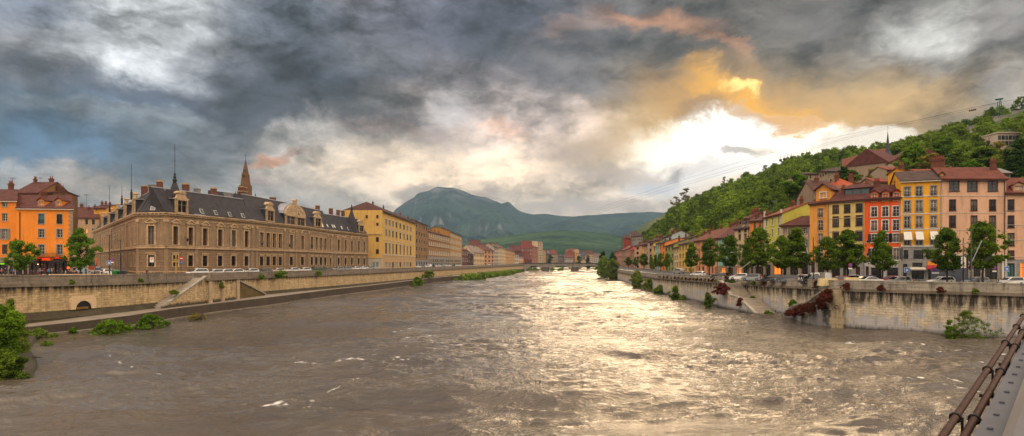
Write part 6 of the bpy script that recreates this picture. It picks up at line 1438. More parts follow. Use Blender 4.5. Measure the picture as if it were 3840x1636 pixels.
for i, (px, py, w, h, lab) in enumerate([(3100,1132,62,60,'top mass of red creeper on the overgrown stair'),(3070,1160,70,50,'upper middle mass of red creeper on the overgrown stair'),(3030,1170,70,42,'middle mass of red creeper on the overgrown stair'),(2990,1182,60,38,'lower mass of red creeper on the overgrown stair'),(2962,1182,44,24,'lowest red creeper at the tip of the overgrown stair')]):
    bush('red_creeper', lab, px, py, 97.5+i*3.4, w*.9, h*.85, REDL, 60+i, .15, 70, 56, .32, cat='creeper')
bush('green_shrub', 'light green shrub above the tip of the overgrown stair', 2972, 1150, 113, 30, 26, LEAFB, 66, .18, 40, 50, .3)
for i, (px, w, h, lab) in enumerate([(3062,30,28,'red tuft on the right parapet above the ivy stair'),(3176,28,26,'red tuft on the right parapet just right of the pilaster'),(3302,28,20,'red tuft on the right parapet under the orange red house'),(3526,26,18,'reddish tuft on the right parapet below the rounded tree'),(3655,20,14,'green tuft on the right parapet below the largest tree'),(2865,26,20,'red tuft on the right parapet below the lime green house'),(2826,20,14,'green tuft on the right parapet near the stair head')]):
    pp, tt = frame_of(rw1 if px > 3126 else rw2, px); bush('parapet_tuft', lab, px, None, pp.y-.6, w, h, REDL if 'red' in lab else GRAS, 70+i, .12, 36, 50, .22, z0=pp.z-1.35, group='tufts growing on the right parapet', cat='plant')
for i, px in enumerate(range(2475, 2700, 14)):
    pp, tt = frame_of(rw3, px); bush('parapet_tuft', 'dry reddish weeds in a line along the parapet ledge beyond the far stair', px, None, pp.y-.5, 16, 9, REDL if i % 3 else OLV, 90+i, .14, 18, 36, .2, z0=pp.z-1.3, group='dry weeds beyond the far stair', cat='plant')
bush('stair_weeds', 'green weeds covering the top steps of the right stair', 2742, 1092, 142, 46, 50, GRAS, 110, .2, 80, 60, .4, cat='plant')
bush('stair_weeds', 'green weeds beside the lower steps of the right stair', 2822, 1135, 133, 22, 26, GRAS, 111, .18, 50, 60, .3, cat='plant')
# left bank
bush('riverside_bush', 'large leafy bush filling the lower left edge', -2, None, 63, 190, 270, LEAFB, 120, .17, 420, 70, .5, 'round', z0=-.8)
bush('riverside_bush', 'feathery willow bush beside the large leafy bush', 70, None, 68, 110, 150, WILL, 121, .12, 200, 80, .45, 'oval', z0=-.6)
bush('riverside_bush', 'dark leafy bush nearest the camera at the left edge', 20, None, 56, 180, 130, WOOD_, 122, .15, 160, 70, .42, 'bush', z0=-.5)
bush('riverside_bush', 'tall shoots of the bush in front of the left ledge', 40, None, 71, 70, 230, WOOD_, 123, .16, 90, 60, .4, 'oval', z0=-.3)
bush('grass_clump', 'pale reeds and grass at the end of the left ledge', 140, None, 84, 120, 44, GRAS, 124, .2, 80, 60, .4, z0=-.2, cat='grass clump')
bush('grass_clump', 'grass clump standing in the shallows at left', 175, None, 76, 50, 22, GRAS, 125, .2, 40, 40, .3, z0=-.1, cat='grass clump')
bush('riverside_bush', 'bright green bush growing from the left ledge foot', 412, None, 91, 160, 52, LEAFB, 126, .18, 110, 60, .42, z0=-.1)
bush('riverside_bush', 'second bright bush right of the first on the ledge foot', 558, None, 96, 118, 56, LEAFB, 127, .18, 100, 60, .42, z0=0)
bush('riverside_bush', 'small shrub between the ledge and the two bright bushes', 275, None, 90, 26, 22, LEAFB, 128, .15, 30, 50, .25, z0=0)
bush('riverside_bush', 'brown and green scrub caught on driftwood at the ledge', 735, None, 112, 60, 22, OLV, 129, .2, 50, 50, .35, z0=0)
bush('riverside_bush', 'dark green bush at the ledge below the yellow block', 1565, None, 268, 60, 34, WOOD_, 130, .4, 90, 60, .8, z0=0)
bush('quay_bush', 'shrub spilling over the left parapet by the parked cars', 1055, 1043, 163, 52, 28, WOOD_, 131, .25, 60, 50, .5, group='shrubs on the left parapet')
bush('quay_bush', 'small shrub on the left parapet above the mossy ramp', 980, 1046, 156, 24, 16, WOOD_, 132, .25, 40, 50, .4, group='shrubs on the left parapet')
bush('quay_bush', 'small round shrub on the left parapet further along', 1196, 1032, 186, 20, 16, WOOD_, 133, .25, 40, 50, .4, group='shrubs on the left parapet')
bush('quay_bush', 'tiny tuft on the left parapet above the drain arch', 268, 1066, 96, 16, 18, WOOD_, 134, .15, 30, 40, .2, group='shrubs on the left parapet')
bush('quay_bush', 'tuft on the left parapet ledge halfway to the stair', 527, 1058, 108, 18, 14, WOOD_, 135, .15, 30, 40, .2, group='shrubs on the left parapet')
bush('stair_weeds', 'grass growing over the steps of the left stair', 650, 1104, 117, 44, 16, GRAS, 136, .16, 40, 40, .25, cat='plant')
bush('stair_weeds', 'mossy plants hanging on the ramp wall by the bastion', 828, 1078, 133, 30, 22, WOOD_, 137, .16, 40, 40, .3, cat='plant')
bush('quay_bush', 'overgrown shrub on the far left stair below the tenements', 1610, 1040, 300, 46, 26, WOOD_, 138, .4, 60, 50, .7)
def verge():
    g = np.random.default_rng(8); cl = []
    pl_ = resample(lb, 3.0)
    for p in pl_:
        px = 1920+F*p.x/p.y
        if px > 1700:
            for k in range(10 if px > 1760 else 4): cl.append((p.x+g.uniform(-6, 9), p.y+g.uniform(-5, 5), g.uniform(.2, 2.6)))
    q, t = leaves(9, np.array(cl), 46, .6, 1.3, .8); tag(link('green_verge', leaf_obj_mesh('green_verge', q, t, WOOD_)), 'strip of green scrub along the far left bank before the bridge', 'scrub', kind='stuff')
    cl = [(P(px, Y, z=0).x, Y, g.uniform(.5, 2.5)) for px, Y in ((g.uniform(1955, 2110), g.uniform(760, 840)) for _ in range(40))]
    q, t = leaves(10, np.array(cl), 50, .9, 2.2, .8); tag(link('green_verge', leaf_obj_mesh('green_verge', q, t, WOOD_)), 'greenery seen through the bridge arches on the far bank', 'scrub', kind='stuff')
verge()
for i, (px, Y, w, h, lab) in enumerate([(2062,960,20,36,'small tree over the bridge left of the grey block'),(2170,960,18,34,'small tree over the bridge below the yellow flats'),(2205,960,16,34,'small tree over the bridge below the beige block'),(1990,930,18,16,'low tree over the bridge by the red block')]):
    bush('town_tree', lab, px, None, Y, w, h+20, DKL, 150+i, 1.0, 40, 40, 2.0, 'round', 'trees behind the bridge', 'tree', z0=0)

# ================================================================ cars
CARM = {}
def paint(col):
    if col not in CARM:
        CARM[col] = plain('car_paint', col, .3, .0, var=.05, spec=.6, bmp=0, coat=.6)
    return CARM[col]
TYRE = plain('tyre', (24, 24, 24), .8); RIM = plain('alloy_rim', (150, 150, 152), .35, .8); CGL = plain('car_glass', (22, 26, 28), .06, var=.1, spec=1.0, bmp=0)
TL = plain('tail_lamp', (170, 20, 18), .3, spec=.6, bmp=0); HL = plain('head_lamp', (220, 220, 214), .15, spec=.9, bmp=0); PLATE = plain('number_plate', (206, 206, 200), .5)
PROF = dict(
 hatch=(4.0, [(-2.0,.45),(-1.98,.85),(-1.9,1.02),(-1.72,1.42),(-1.35,1.50),(.1,1.48),(.35,1.38),(1.0,.98),(1.75,.86),(1.96,.70),(2.0,.40),(1.9,.22),(-1.9,.22)], [(-1.66,.98),(-1.52,1.36),(-1.3,1.43),(.08,1.41),(.28,1.32),(.82,.98)]),
 sedan=(4.5, [(-2.25,.45),(-2.24,.82),(-2.1,.98),(-1.5,1.02),(-.9,1.38),(-.4,1.45),(.3,1.42),(1.05,1.0),(1.9,.86),(2.2,.72),(2.25,.42),(2.1,.22),(-2.1,.22)], [(-1.35,1.0),(-.82,1.33),(-.38,1.38),(.26,1.36),(.86,1.0)]),
 suv=(4.4, [(-2.2,.5),(-2.2,1.0),(-2.1,1.15),(-1.95,1.62),(-1.6,1.70),(.2,1.68),(.5,1.56),(1.1,1.12),(1.95,1.0),(2.18,.8),(2.2,.45),(2.05,.28),(-2.05,.28)], [(-1.88,1.12),(-1.74,1.52),(-1.5,1.6),(.18,1.58),(.4,1.48),(.92,1.12)]),
 van=(4.8, [(-2.4,.5),(-2.4,1.7),(-2.3,1.9),(-2.0,1.96),(.6,1.95),(.95,1.84),(1.6,1.15),(2.2,.98),(2.38,.75),(2.4,.42),(2.25,.25),(-2.25,.25)], [(.0,1.12),(.0,1.75),(.62,1.78),(.86,1.7),(1.36,1.16)]))
def car_proto(kind, col):
    Ln, prof, win = PROF[kind]; W2 = .86; a = MB()
    # loft: cross-sections across the width with tumblehome above the belt line
    ys = [-W2, -W2*.93, -W2*.6, 0, W2*.6, W2*.93, W2]; n = len(prof)
    for y in ys:
        e = abs(y)/W2
        for x, z in prof:
            tz = max(0, (z-.95))/.6; zz = z-(.05 if e > .9 else 0)*(1 if z > 1.3 else .4); yy = y*(1-.17*tz); xx = x*(1-.03*(e > .9)); a.v.append((xx, yy, zz))
    for k in range(len(ys)-1):
        for j in range(n): p0 = k*n+j; p1 = k*n+(j+1) % n; a.f.append((p0, p1, p1+n, p0+n)); a.m.append(0)
    a.f.append(tuple(range(n))); a.m.append(0); a.f.append(tuple(reversed(range((len(ys)-1)*n, len(ys)*n)))); a.m.append(0)
    t = thing('parked_car', 'car', 'car'); link('body', a.mesh('body', [paint(col)], False), t)
    g = MB()
    for s in (-1, 1):
        pts_ = [(x, s*(W2*(1-.17*max(0, z-.95)/.6)+.008), z) for x, z in win]; g.face(pts_ if s < 0 else pts_[::-1])
    tp = [p for p in prof if p[1] > .95]
    if kind != 'van':
        (xa, za), (xb, zb) = (win[0][0]-.06, win[0][1]+.04), (win[1][0]-.1, win[1][1]+.04)
        rr = [p for p in prof if p[0] < -.85 and p[1] > .9][:3]
        x0, z0 = rr[0 if kind != 'sedan' else 1]; x1, z1 = (rr[2 if kind == 'sedan' else 1]); g.face([(x0-.015, -.62, z0+.02), (x0-.015, .62, z0+.02), (x1-.02, .56, z1-.02), (x1-.02, -.56, z1-.02)])
    fr = [p for p in prof if p[0] > .2 and p[1] > .95]
    (x0, z0), (x1, z1) = fr[0], fr[-1]; g.face([(x1+.012, -.70, z1+.03), (x1+.012, .70, z1+.03), (x0+.02, .62, z0+.0), (x0+.02, -.62, z0+.0)][::-1])
    link('window', g.mesh('window', [CGL]), t)
    wh = MB(); wh.lathe([(.01, -.1), (.2, -.1), (.31, -.09), (.32, 0), (.31, .09), (.2, .1), (.01, .1)], (0, 0, 0), 14); rm = MB(); rm.lathe([(.01, .112), (.19, .104)], (0, 0, 0), 10); rm.lathe([(.19, -.104), (.01, -.112)], (0, 0, 0), 10)
    wm = wh.mesh('wheel', [TYRE], True); rmm = rm.mesh('rim', [RIM])
    for x in (-Ln*.31, Ln*.30):
        for y in (-.80, .80): w_ = link('wheel', wm, t, (x, y, .32)); w_.rotation_euler.x = R(90); link('rim', rmm, w_)
    for y in (-.68, .68):
        b = MB(); b.box(-.06, .0, -.16, .16, -.1, .14); link('tail_light', b.mesh('tail_light', [TL]), t, (prof[1][0]-.0, y, prof[1][1]))
        b = MB(); b.box(-.1, .06, -.18, .18, -.07, .07); link('headlight', b.mesh('headlight', [HL]), t, (prof[[i for i, p in enumerate(prof) if p[0] > 1.9 or (p[0] == max(q[0] for q in prof))][0]][0]-.12, y, .70 if kind != 'suv' else .84))
    b = MB(); b.box(-.03, .0, -.26, .26, 0, .11); link('number_plate', b.mesh('number_plate', [PLATE]), t, (-Ln/2-.01, 0, .55))
    return t
_cp = {}
def car(kind, col, label, px, Y, head, z, group):
    k = (kind, col)
    if k not in _cp: _cp[k] = car_proto(kind, col); o = _cp[k]
    else: o = copy_tree(_cp[k])
    o.location = P(px, Y, z=z); o.rotation_euler = (0, 0, R(head)); tag(o, label, 'van' if kind == 'van' else 'car', group); return o
WH, SI, BK, RD, BL, DG, GN = (214, 214, 210), (134, 138, 142), (34, 36, 40), (140, 18, 28), (26, 74, 138), (78, 82, 84), (60, 84, 52)
G1 = 'cars parked along the left quay'; G2 = 'cars parked along the right quay'
lc_ = [(740,137,'suv',WH,'white off road car with its nose at the stair head, first of the left row'),(803,143,'hatch',WH,'white hatchback second in the left row'),(842,146,'hatch',WH,'white hatchback third in the left row'),(880,150,'hatch',WH,'white hatchback with a reflecting windscreen, fourth in the left row'),(938,158,'hatch',WH,'white rounded hatchback behind the slim lamp post'),(990,166,'hatch',DG,'dark grey car between two white ones in the left row'),(1040,172,'hatch',(196,184,160),'beige car above the overhanging parapet shrub'),(1096,181,'hatch',WH,'white car just right of the parapet shrub'),(1140,189,'hatch',WH,'white car left of the green off road car'),(1183,197,'suv',GN,'dark green off road car in the left row'),(1222,207,'hatch',DG,'dark saloon right of the green car'),(1268,217,'hatch',SI,'silver car below the museum end turret'),(1299,228,'hatch',SI,'pale silver car near the museum end'),(1333,238,'hatch',WH,'white car at the last museum window'),(1361,250,'hatch',WH,'white car at the museum corner'),(1386,262,'hatch',SI,'silver car in front of the yellow gable')]
for px, Y, k, c, lab in lc_: car(k, c, lab, px, Y, -128, LZ, G1)
for i, px in enumerate(range(1568, 1730, 13)):
    Y = float(np.interp(px, [1560, 1732], [345, 500])); car('van' if i in (3, 7) else 'hatch', (WH, SI, WH, WH, DG, WH)[i % 6], ['white car right of the yellow block', 'silver car before the narrow tenement', 'white car before the narrow tenement', 'white van before the wide tenement', 'dark car beside the white van', 'white car at the tenement door', 'white car under the wide tenement middle', 'silver van under the wide tenement', 'white car after the silver van', 'white car before the ochre tenement', 'dark car before the ochre tenement', 'white car at the end of the ochre tenement', 'white car where the tall tenements end'][i % 13], px, Y, -118, LZ, G1)
for i, (px, Y) in enumerate([(1836,560),(1858,570),(1882,600),(1900,620)]): car('hatch', (WH, SI, WH, WH)[i], ['white car in front of the peach blank house', 'silver car right of the peach blank house', 'white car before the cream apartment house', 'last white car before the bridge'][i], px, Y, -112, LZ, G1)
rc_ = [(3786,103.5,'hatch',WH,180,'white hatchback parked below the tall pink house'),(3656,104.5,'hatch',SI,180,'silver grey car behind the lamp post by the container'),(3528,106,'hatch',WH,180,'white small car with dark rear below the rounded tree'),(3366,107.5,'hatch',SI,180,'silver people carrier in front of the orange red house'),(3340,113,'hatch',RD,185,'red car half hidden behind the silver people carrier'),(3256,109,'sedan',WH,180,'white saloon in front of the cream yellow house'),(3244,115,'hatch',BL,180,'blue car behind the white saloon'),(3182,120,'hatch',WH,170,'white hatchback right of the red one'),(3140,112,'hatch',RD,160,'dark red hatchback beside the cream concrete block'),(3064,118,'van',WH,180,'white delivery van behind the dark hatchback'),(3040,113,'hatch',BK,180,'dark hatchback in front of the white van'),(2998,124,'hatch',WH,150,'white car behind the big tree trunk'),(2948,121,'hatch',DG,150,'dark grey car nearest the big tree trunk'),(2896,126,'hatch',BK,150,'black car below the lime green house'),(2818,132,'hatch',SI,145,'silver car below the narrow orange house'),(2772,138,'hatch',WH,145,'white car below the beige house'),(2700,148,'hatch',BK,130,'dark car at the head of the right stair'),(2618,170,'hatch',WH,130,'white car below the long peach house'),(2546,215,'suv',SI,110,'silver car with red tail lamps driving away on the right quay')]
for px, Y, k, c, hd, lab in rc_: car(k, c, lab, px, Y, hd-180 if False else hd, STZ, G2)
car('hatch', WH, 'white car parked in the side street by the green bins', 413, 148, 60, LZ, 'cars in the side street'); car('van', (120,126,136), 'grey blue van parked further up the side street', 368, 166, -60, LZ, 'cars in the side street'); car('van', (170,190,200), 'pale blue white van beside the bar terrace', 293, 156, -95, LZ, 'cars in the side street')
# ---------------------------------------------------------------- people
def person_mesh(pose, cols, seed):
    g = random.Random(seed); bm_v = []; ed = []; rad = []
    def add(p, r, par=None):
        bm_v.append(p); rad.append(r)
        if par is not None: ed.append((par, len(bm_v)-1))
        return len(bm_v)-1
    sit = pose == 'sit'; hz = .50 if sit else .93
    pel = add((0, 0, hz), .13); ab = add((0, 0, hz+.16), .12, pel); ch = add((0, -.01, hz+.42), .15, ab); nk = add((0, 0, hz+.57), .055, ch); hd0 = add((0, -.01, hz+.66), .08, nk); add((0, -.01, hz+.78), .075, hd0)
    for s in (-1, 1):
        hp = add((s*.09, 0, hz-.04), .085, pel)
        if sit: kn = add((s*.12, -.42, hz), .065, hp); an = add((s*.12, -.44, .10), .045, kn); add((s*.12, -.58, .05), .04, an)
        else:
            o = s*.12 if pose == 'walk' else .02*s
            kn = add((s*.10, -o*.6, .50), .062, hp); an = add((s*.10, o*.9, .09), .042, kn); add((s*.10, o*.9-.14, .04), .038, an)
        sh = add((s*.19, 0, hz+.46), .06, ch); el = add((s*.25, .03, hz+.20), .045, sh); wr = add((s*.22, -.16 if sit or pose == 'talk' else -.05, hz+(.14 if sit or pose == 'talk' else -.03)), .032, el); add((s*.20, -.24 if sit or pose == 'talk' else -.08, hz+(.17 if sit or pose == 'talk' else -.12)), .035, wr)
    me = bpy.data.meshes.new('person_cage'); me.from_pydata(bm_v, ed, []); o = bpy.data.objects.new('person_cage', me); C.objects.link(o)
    m_ = o.modifiers.new('s', 'SKIN'); o.modifiers.new('u', 'SUBSURF').levels = 1
    for i, r in enumerate(rad): me.skin_vertices[0].data[i].radius = (r, r)
    me.skin_vertices[0].data[0].use_root = True
    out = bpy.data.meshes.new_from_object(o.evaluated_get(bpy.context.evaluated_depsgraph_get())); bpy.data.objects.remove(o); out.name = 'person'
    out.materials.clear()
    for c in cols: out.materials.append(plain('clothing', c, .85, var=.15, bmp=0))
    for p in out.polygons:
        z, x, y = p.center.z, abs(p.center.x), p.center.y; p.use_smooth = True
        if z > hz+.60: p.material_index = 3 if (z > hz+.76 or y > .02) else 2
        elif z < (.12): p.material_index = 3
        elif (x > .17 and z < hz+.02 and not sit and z > hz-.2): p.material_index = 2
        elif z < hz+.03: p.material_index = 1
        else: p.material_index = 0
    return out
SK = (190, 146, 120)
PM = {}
def person(label, px, Y, z, rz, pose, top, legs=(34, 36, 48), hair=(44, 32, 26), group=None, seat=False):
    k = (pose, top, legs)
    if k not in PM: PM[k] = person_mesh(pose, [top, legs, SK, hair], 1)
    o = link('person', PM[k], None, P(px, Y, z=z), R(rz)); return tag(o, label, 'person', group)
G3 = 'people outside the bars on the left square'
ppl = [(6,'talk',(150,90,80),'person in a reddish top at the left frame edge'),(20,'stand',(40,40,42),'fair haired person in black left of the first tree'),(34,'talk',(30,30,34),'person in black just right of the fair haired one'),(43,'stand',(46,58,88),'person in a blue checked shirt by the first tree'),(52,'stand',(120,124,124),'person in a grey top by the first tree'),(62,'talk',(52,46,42),'person in a brown jacket under the first tree'),(69,'stand',(70,50,44),'tall person in a dark coat under the first tree'),(77,'talk',(26,26,28),'person in black right of the first trunk'),
 (118,'sit',(32,30,32),'seated person in dark clothes and jeans by the bar corner'),(127,'sit',(90,60,50),'seated person in brown at the bar'),(142,'sit',(180,24,40),'person in a bright red top behind the motorbike'),(150,'talk',(110,112,116),'person in grey behind the motorbike'),(158,'sit',(36,34,40),'seated person in black behind the motorbike saddle'),(165,'stand',(120,30,34),'person in dark red at the bar door'),(182,'stand',(84,122,160),'person in a light blue shirt in the middle of the terrace'),(188,'stand',(60,60,50),'person in olive right of the light blue shirt'),(194,'talk',(150,110,70),'person in an ochre top on the terrace'),(201,'stand',(44,52,84),'person in navy on the terrace'),(214,'sit',(34,30,34),'seated person in black under the right awning'),(226,'talk',(60,40,44),'person in plum under the right awning'),
 (234,'sit',(90,90,92),'seated person in grey near the menu light'),(246,'sit',(150,150,150),'seated person in white near the menu light'),(256,'sit',(40,40,60),'seated person in dark blue at the terrace end'),(266,'sit',(50,44,40),'seated person in brown at the terrace end'),(276,'sit',(160,90,54),'seated person in orange brown at the terrace corner'),(285,'sit',(34,32,36),'seated person in black at the terrace corner'),(292,'sit',(180,104,64),'hunched person in an orange coat beside the pale van')]
for i, (px, pose, top, lab) in enumerate(ppl):
    Y = 138+(i*37 % 7)*.9; person(lab, px, Y, LZ+(.0), (i*67) % 360, pose, top, (34, 40, 60) if i % 3 else (30, 30, 32), group=G3)
    if pose == 'sit':
        a = MB(); a.box(-.22, .22, -.2, .2, .40, .44); a.box(-.22, .22, .18, .22, .44, .85); [a.box(x, x+.03, y, y+.03, 0, .4) for x in (-.2, .17) for y in (-.18, .15)]
        tag(link('bistro_chair', a.mesh('bistro_chair', [MT['brown']]) if 'bc' not in _wc else _wc['bc'], None, P(px, Y, z=LZ), R((i*67) % 360)), lab.replace('seated person', 'chair under the person').replace('hunched person', 'chair under the hunched person').replace('person in a bright', 'chair under the person in a bright')[:110], 'chair', 'bistro chairs of the terrace')
person('person in dark blue walking down the side street', 322, 146, LZ, 160, 'walk', (38, 50, 80), (30, 36, 56))
person('person in a plum jacket with a pale scarf seen from behind at the museum', 551, 128, LZ, 0, 'stand', (96, 48, 66), (40, 36, 44))
person('person in black walking below the low tan house', 3010, 119, STZ, 90, 'walk', (24, 24, 26), (24, 24, 28)); person('second person in black left of the walking one', 3001, 122, STZ, 40, 'stand', (28, 26, 28), (24, 24, 28))
person('person in a dark coat beside the black car on the right quay', 2868, 124, STZ, 200, 'stand', (40, 34, 32), (30, 30, 34))
person('small figure standing on the right landing beside the willow', 2330, 350, 3.2, 0, 'stand', (30, 30, 34), (30, 30, 34))
# ---------------------------------------------------------------- street furniture
def sign(name, label, px, Y, z, h, kind, cat='road sign', group=None):
    o = thing(name, label, cat, P(px, Y, z=z), 0, group); a = MB(); a.tube([(0, 0, 0), (0, 0, h)], .04, 6); a.build('post', MT['steel'], o)
    wm, rd, bl, bk = plain('sign_white', (224, 222, 214), .5, var=.05), plain('sign_red', (186, 24, 30), .5, var=.05), plain('sign_blue', (30, 92, 176), .5, var=.05), MT['dark']
    def disc(r, y, m, zc, n=20): b = MB(); b.prism([(r*math.cos(2*math.pi*k/n), zc+r*math.sin(2*math.pi*k/n)) for k in range(n)], y, y+.02); link('sign_face', b.mesh('sign_face', [m]), o)
    def rect(x0, x1, z0, z1, y, m): b = MB(); b.box(x0, x1, y, y+.02, z0, z1); link('sign_face', b.mesh('sign_face', [m]), o)
    if kind == 'noentry': disc(.42, -.08, rd, h-.4); rect(-.3, .3, h-.48, h-.32, -.11, wm); disc(.28, -.08, bl, h-1.25); text('sign_lettering', '↗', .4, o, (0, -.1, h-1.25), 0, wm)
    if kind == 'yield':
        b = MB(); b.box(-.42, .42, -.08, -.06, h-1.1, h); b.prism([(-.38, h-.08), (.38, h-.08), (0, h-.75)], -.10, -.083, 1); b.prism([(-.22, h-.18), (.22, h-.18), (0, h-.55)], -.12, -.103, 0); link('sign_face', b.mesh('sign_face', [wm, rd]), o)
    if kind == 'nopark': disc(.36, -.08, rd, h-.36); disc(.28, -.105, bl, h-.36); b = MB(); b.box(-.3, .3, -.125, -.108, -.03, .03); q = link('sign_face', b.mesh('sign_face', [rd]), o, (0, 0, h-.36)); q.rotation_euler.y = R(45); rect(-.34, .34, h-1.05, h-.82, -.08, wm)
    if kind == 'blue': rect(-.42, .42, h-.84, h, -.08, wm); rect(-.37, .37, h-.79, h-.05, -.105, bl); rect(-.14, -.04, h-.7, h-.2, -.13, wm); rect(.06, .2, h-.6, h-.3, -.13, wm)
    return o
sign('road_sign', 'red no entry sign over a small blue disc at the museum', 681, 133, LZ, 4.2, 'noentry')
sign('road_sign', 'white square board with a give way triangle by the bicycles', 570, 134, LZ, 4.1, 'yield')
sign('road_sign', 'blue and white square sign on the lamp post in the side street', 409, 127, LZ, 3.3, 'blue'); sign('road_sign', 'brown red round sign above a pale plate in the side street', 421, 130, LZ, 3.9, 'nopark')
sign('road_sign', 'left one of the two no parking discs before the red awning', 3501, 107, STZ, 3.0, 'nopark'); sign('road_sign', 'right one of the two no parking discs before the red awning', 3513, 107.2, STZ, 3.0, 'nopark')
sign('road_sign', 'no parking disc beside the lamp post at the container', 3638, 104, STZ, 3.3, 'nopark'); sign('road_sign', 'no parking disc in front of the pink house shopfront', 3728, 106, STZ, 3.3, 'nopark')
sign('road_sign', 'blue pedestrian sign in front of the teal door', 3773, 104, STZ, 3.2, 'blue'); sign('road_sign', 'blue wheelchair parking sign between the orange red and yellow houses', 3399, 106, STZ, 3.0, 'blue'); sign('road_sign', 'no parking disc under the wide street tree', 3188, 112, STZ, 3.7, 'nopark')
def lamp(label, px, Y, z, ytop, arms, col='steel', lean=None, shaft=.09):
    o = thing('street_lamp', label, 'street lamp', P(px, Y, z=z)); h = H-(ytop-HZ)*Y/F-z; a = MB(); a.tube([(0, 0, 0), (0, 0, h*.5), (0, 0, h)], [shaft*1.3, shaft, shaft*.7], 8); a.lathe([(shaft*2, 0), (shaft*2, .5), (shaft*1.2, .6)], (0, 0, 0), 8); a.build('post', MT[col], o)
    for dx, dz, hz_ in arms:
        b = MB(); b.tube([(0, 0, hz_*h), (dx*.6, 0, hz_*h+dz*.8), (dx, 0, hz_*h+dz)], .05, 6); b.build('arm', MT[col], o); b = MB(); b.lathe([(.03, .1), (.28, .05), (.34, -.06), (.05, -.12)], (dx, 0, hz_*h+dz-.05), 10); b.build('lamp_head', MT['grey'], o)
    if lean: b = MB(); b.tube([(0, 0, lean[1]*h), (lean[0], 0, lean[2]*h)], .07, 6); b.build('arm', MT['zinc'], o)
    return o
lamp('dark lamp post with a double head before the museum side street', 411, 127, LZ, 880, [(-.9, .15, .97), (.9, .15, .97)], 'dark')
lamp('dark lamp post with a curved arm at the museum corner', 453, 129, LZ, 900, [(-1.4, .3, .97)], 'dark')
lamp('slim grey lamp post rising from the left parapet', 933, 152, LZ, 936, [(.8, .1, .98)], 'zinc', shaft=.06); lamp('thin lamp post on the left quay below the museum end', 1258, 205, LZ, 950, [(.6, .1, .98)], 'zinc', shaft=.05)
lamp('dark lamp post with a slanting floodlight arm before the pink house', 3643, 98.5, STZ, 858, [(-1.3, -.5, .80)], 'steel', (1.6, .42, .80)); lamp('dark post with a lantern left of the slanting lamp', 3612, 104, STZ, 892, [(.7, -.3, .82)], 'dark', shaft=.07)
lamp('tall dark post with two slanting arms before the ochre house', 3050, 111, STZ, 891, [(-1.6, 2.2, .42), (1.6, 2.2, .42)], 'dark'); lamp('post with a slanting floodlight among the trees below the beige house', 2768, 138, STZ, 940, [(-1.4, .3, .9)], 'steel', (2.6, .30, .62)); lamp('slim dark post before the long peach house', 2624, 174, STZ, 938, [(-1.0, .2, .95)], 'dark', shaft=.07)
lamp('yellowish post beside the no entry sign', 660, 131, LZ, 937, [], 'ypole', shaft=.07) if 'ypole' in MT else None
def simple(name, label, cat, px, Y, z, fn, mats, rz=0, group=None):
    a = MB(); fn(a); return tag(link(name, a.mesh(name, mats), None, P(px, Y, z=z), R(rz)), label, cat, group)
yp = plain('yellow_post', (176, 142, 62), .6)
simple('signpost', 'yellow direction post in front of the museum window', 'signpost', 660, 131, LZ, lambda a: (a.tube([(0, 0, 0), (0, 0, 4.8)], .12, 8), a.box(-.5, .5, -.16, -.12, 3.0, 3.3), a.box(-.45, .45, -.16, -.12, 3.4, 3.65)), [yp])
def bin_(px, col, lab, Y=131):
    o = thing('wheelie_bin', lab, 'bin', P(px, Y, z=LZ), 0, 'bins at the museum corner'); a = MB(); a.hexa([(-.45, -.35, .15), (.45, -.35, .15), (.45, .35, .15), (-.45, .35, .15)], [(-.58, -.45, 1.15), (.58, -.45, 1.15), (.58, .45, 1.15), (-.58, .45, 1.15)]); a.build('body', plain('bin_plastic', col, .5), o); a = MB(); a.hexa([(-.62, -.5, 1.153), (.62, -.5, 1.153), (.62, .48, 1.153), (-.62, .48, 1.153)], [(-.55, -.42, 1.28), (.55, -.42, 1.28), (.55, .46, 1.38), (-.55, .46, 1.38)]); a.build('lid', plain('bin_plastic', col, .5), o)
bin_(434, (20, 110, 40), 'bright green wheelie bin, left one at the museum corner'); bin_(449, (22, 100, 42), 'green wheelie bin right of the first one', 131.4); bin_(463, (40, 44, 50), 'dark grey wheelie bin beside the green ones')
def bike(lab, px, Y, z, rz, col, group):
    o = thing('bicycle', lab, 'bicycle', P(px, Y, z=z), R(rz), group); fm = plain('bike_frame', col, .4)
    for x in (-.52, .52): a = MB(); a.tube([(.33*math.cos(k*math.pi/8), 0, .33*math.sin(k*math.pi/8)) for k in range(17)], .028, 5, caps=False); a.tube([(-.3, 0, 0), (.3, 0, 0)], .008, 3); a.tube([(0, 0, -.3), (0, 0, .3)], .008, 3); link('wheel', a.mesh('wheel', [TYRE]), o, (x, 0, .34))
    a = MB()
    for p, q in (((-.52, 0, .34), (-.15, 0, .82)), ((-.52, 0, .34), (-.02, 0, .3)), ((-.02, 0, .3), (-.18, 0, .9)), ((-.15, 0, .8), (.36, 0, .82)), ((-.02, 0, .3), (.38, 0, .76)), ((.52, 0, .34), (.34, 0, .98))): a.tube([p, q], .025, 5)
    a.build('frame', fm, o); a = MB(); a.box(-.28, -.06, -.07, .07, .9, .95); a.build('saddle', MT['dark'], o); a = MB(); a.tube([(.3, -.26, 1.02), (.34, 0, .98), (.3, .26, 1.02)], .02, 5); a.build('handlebar', MT['steel'], o)
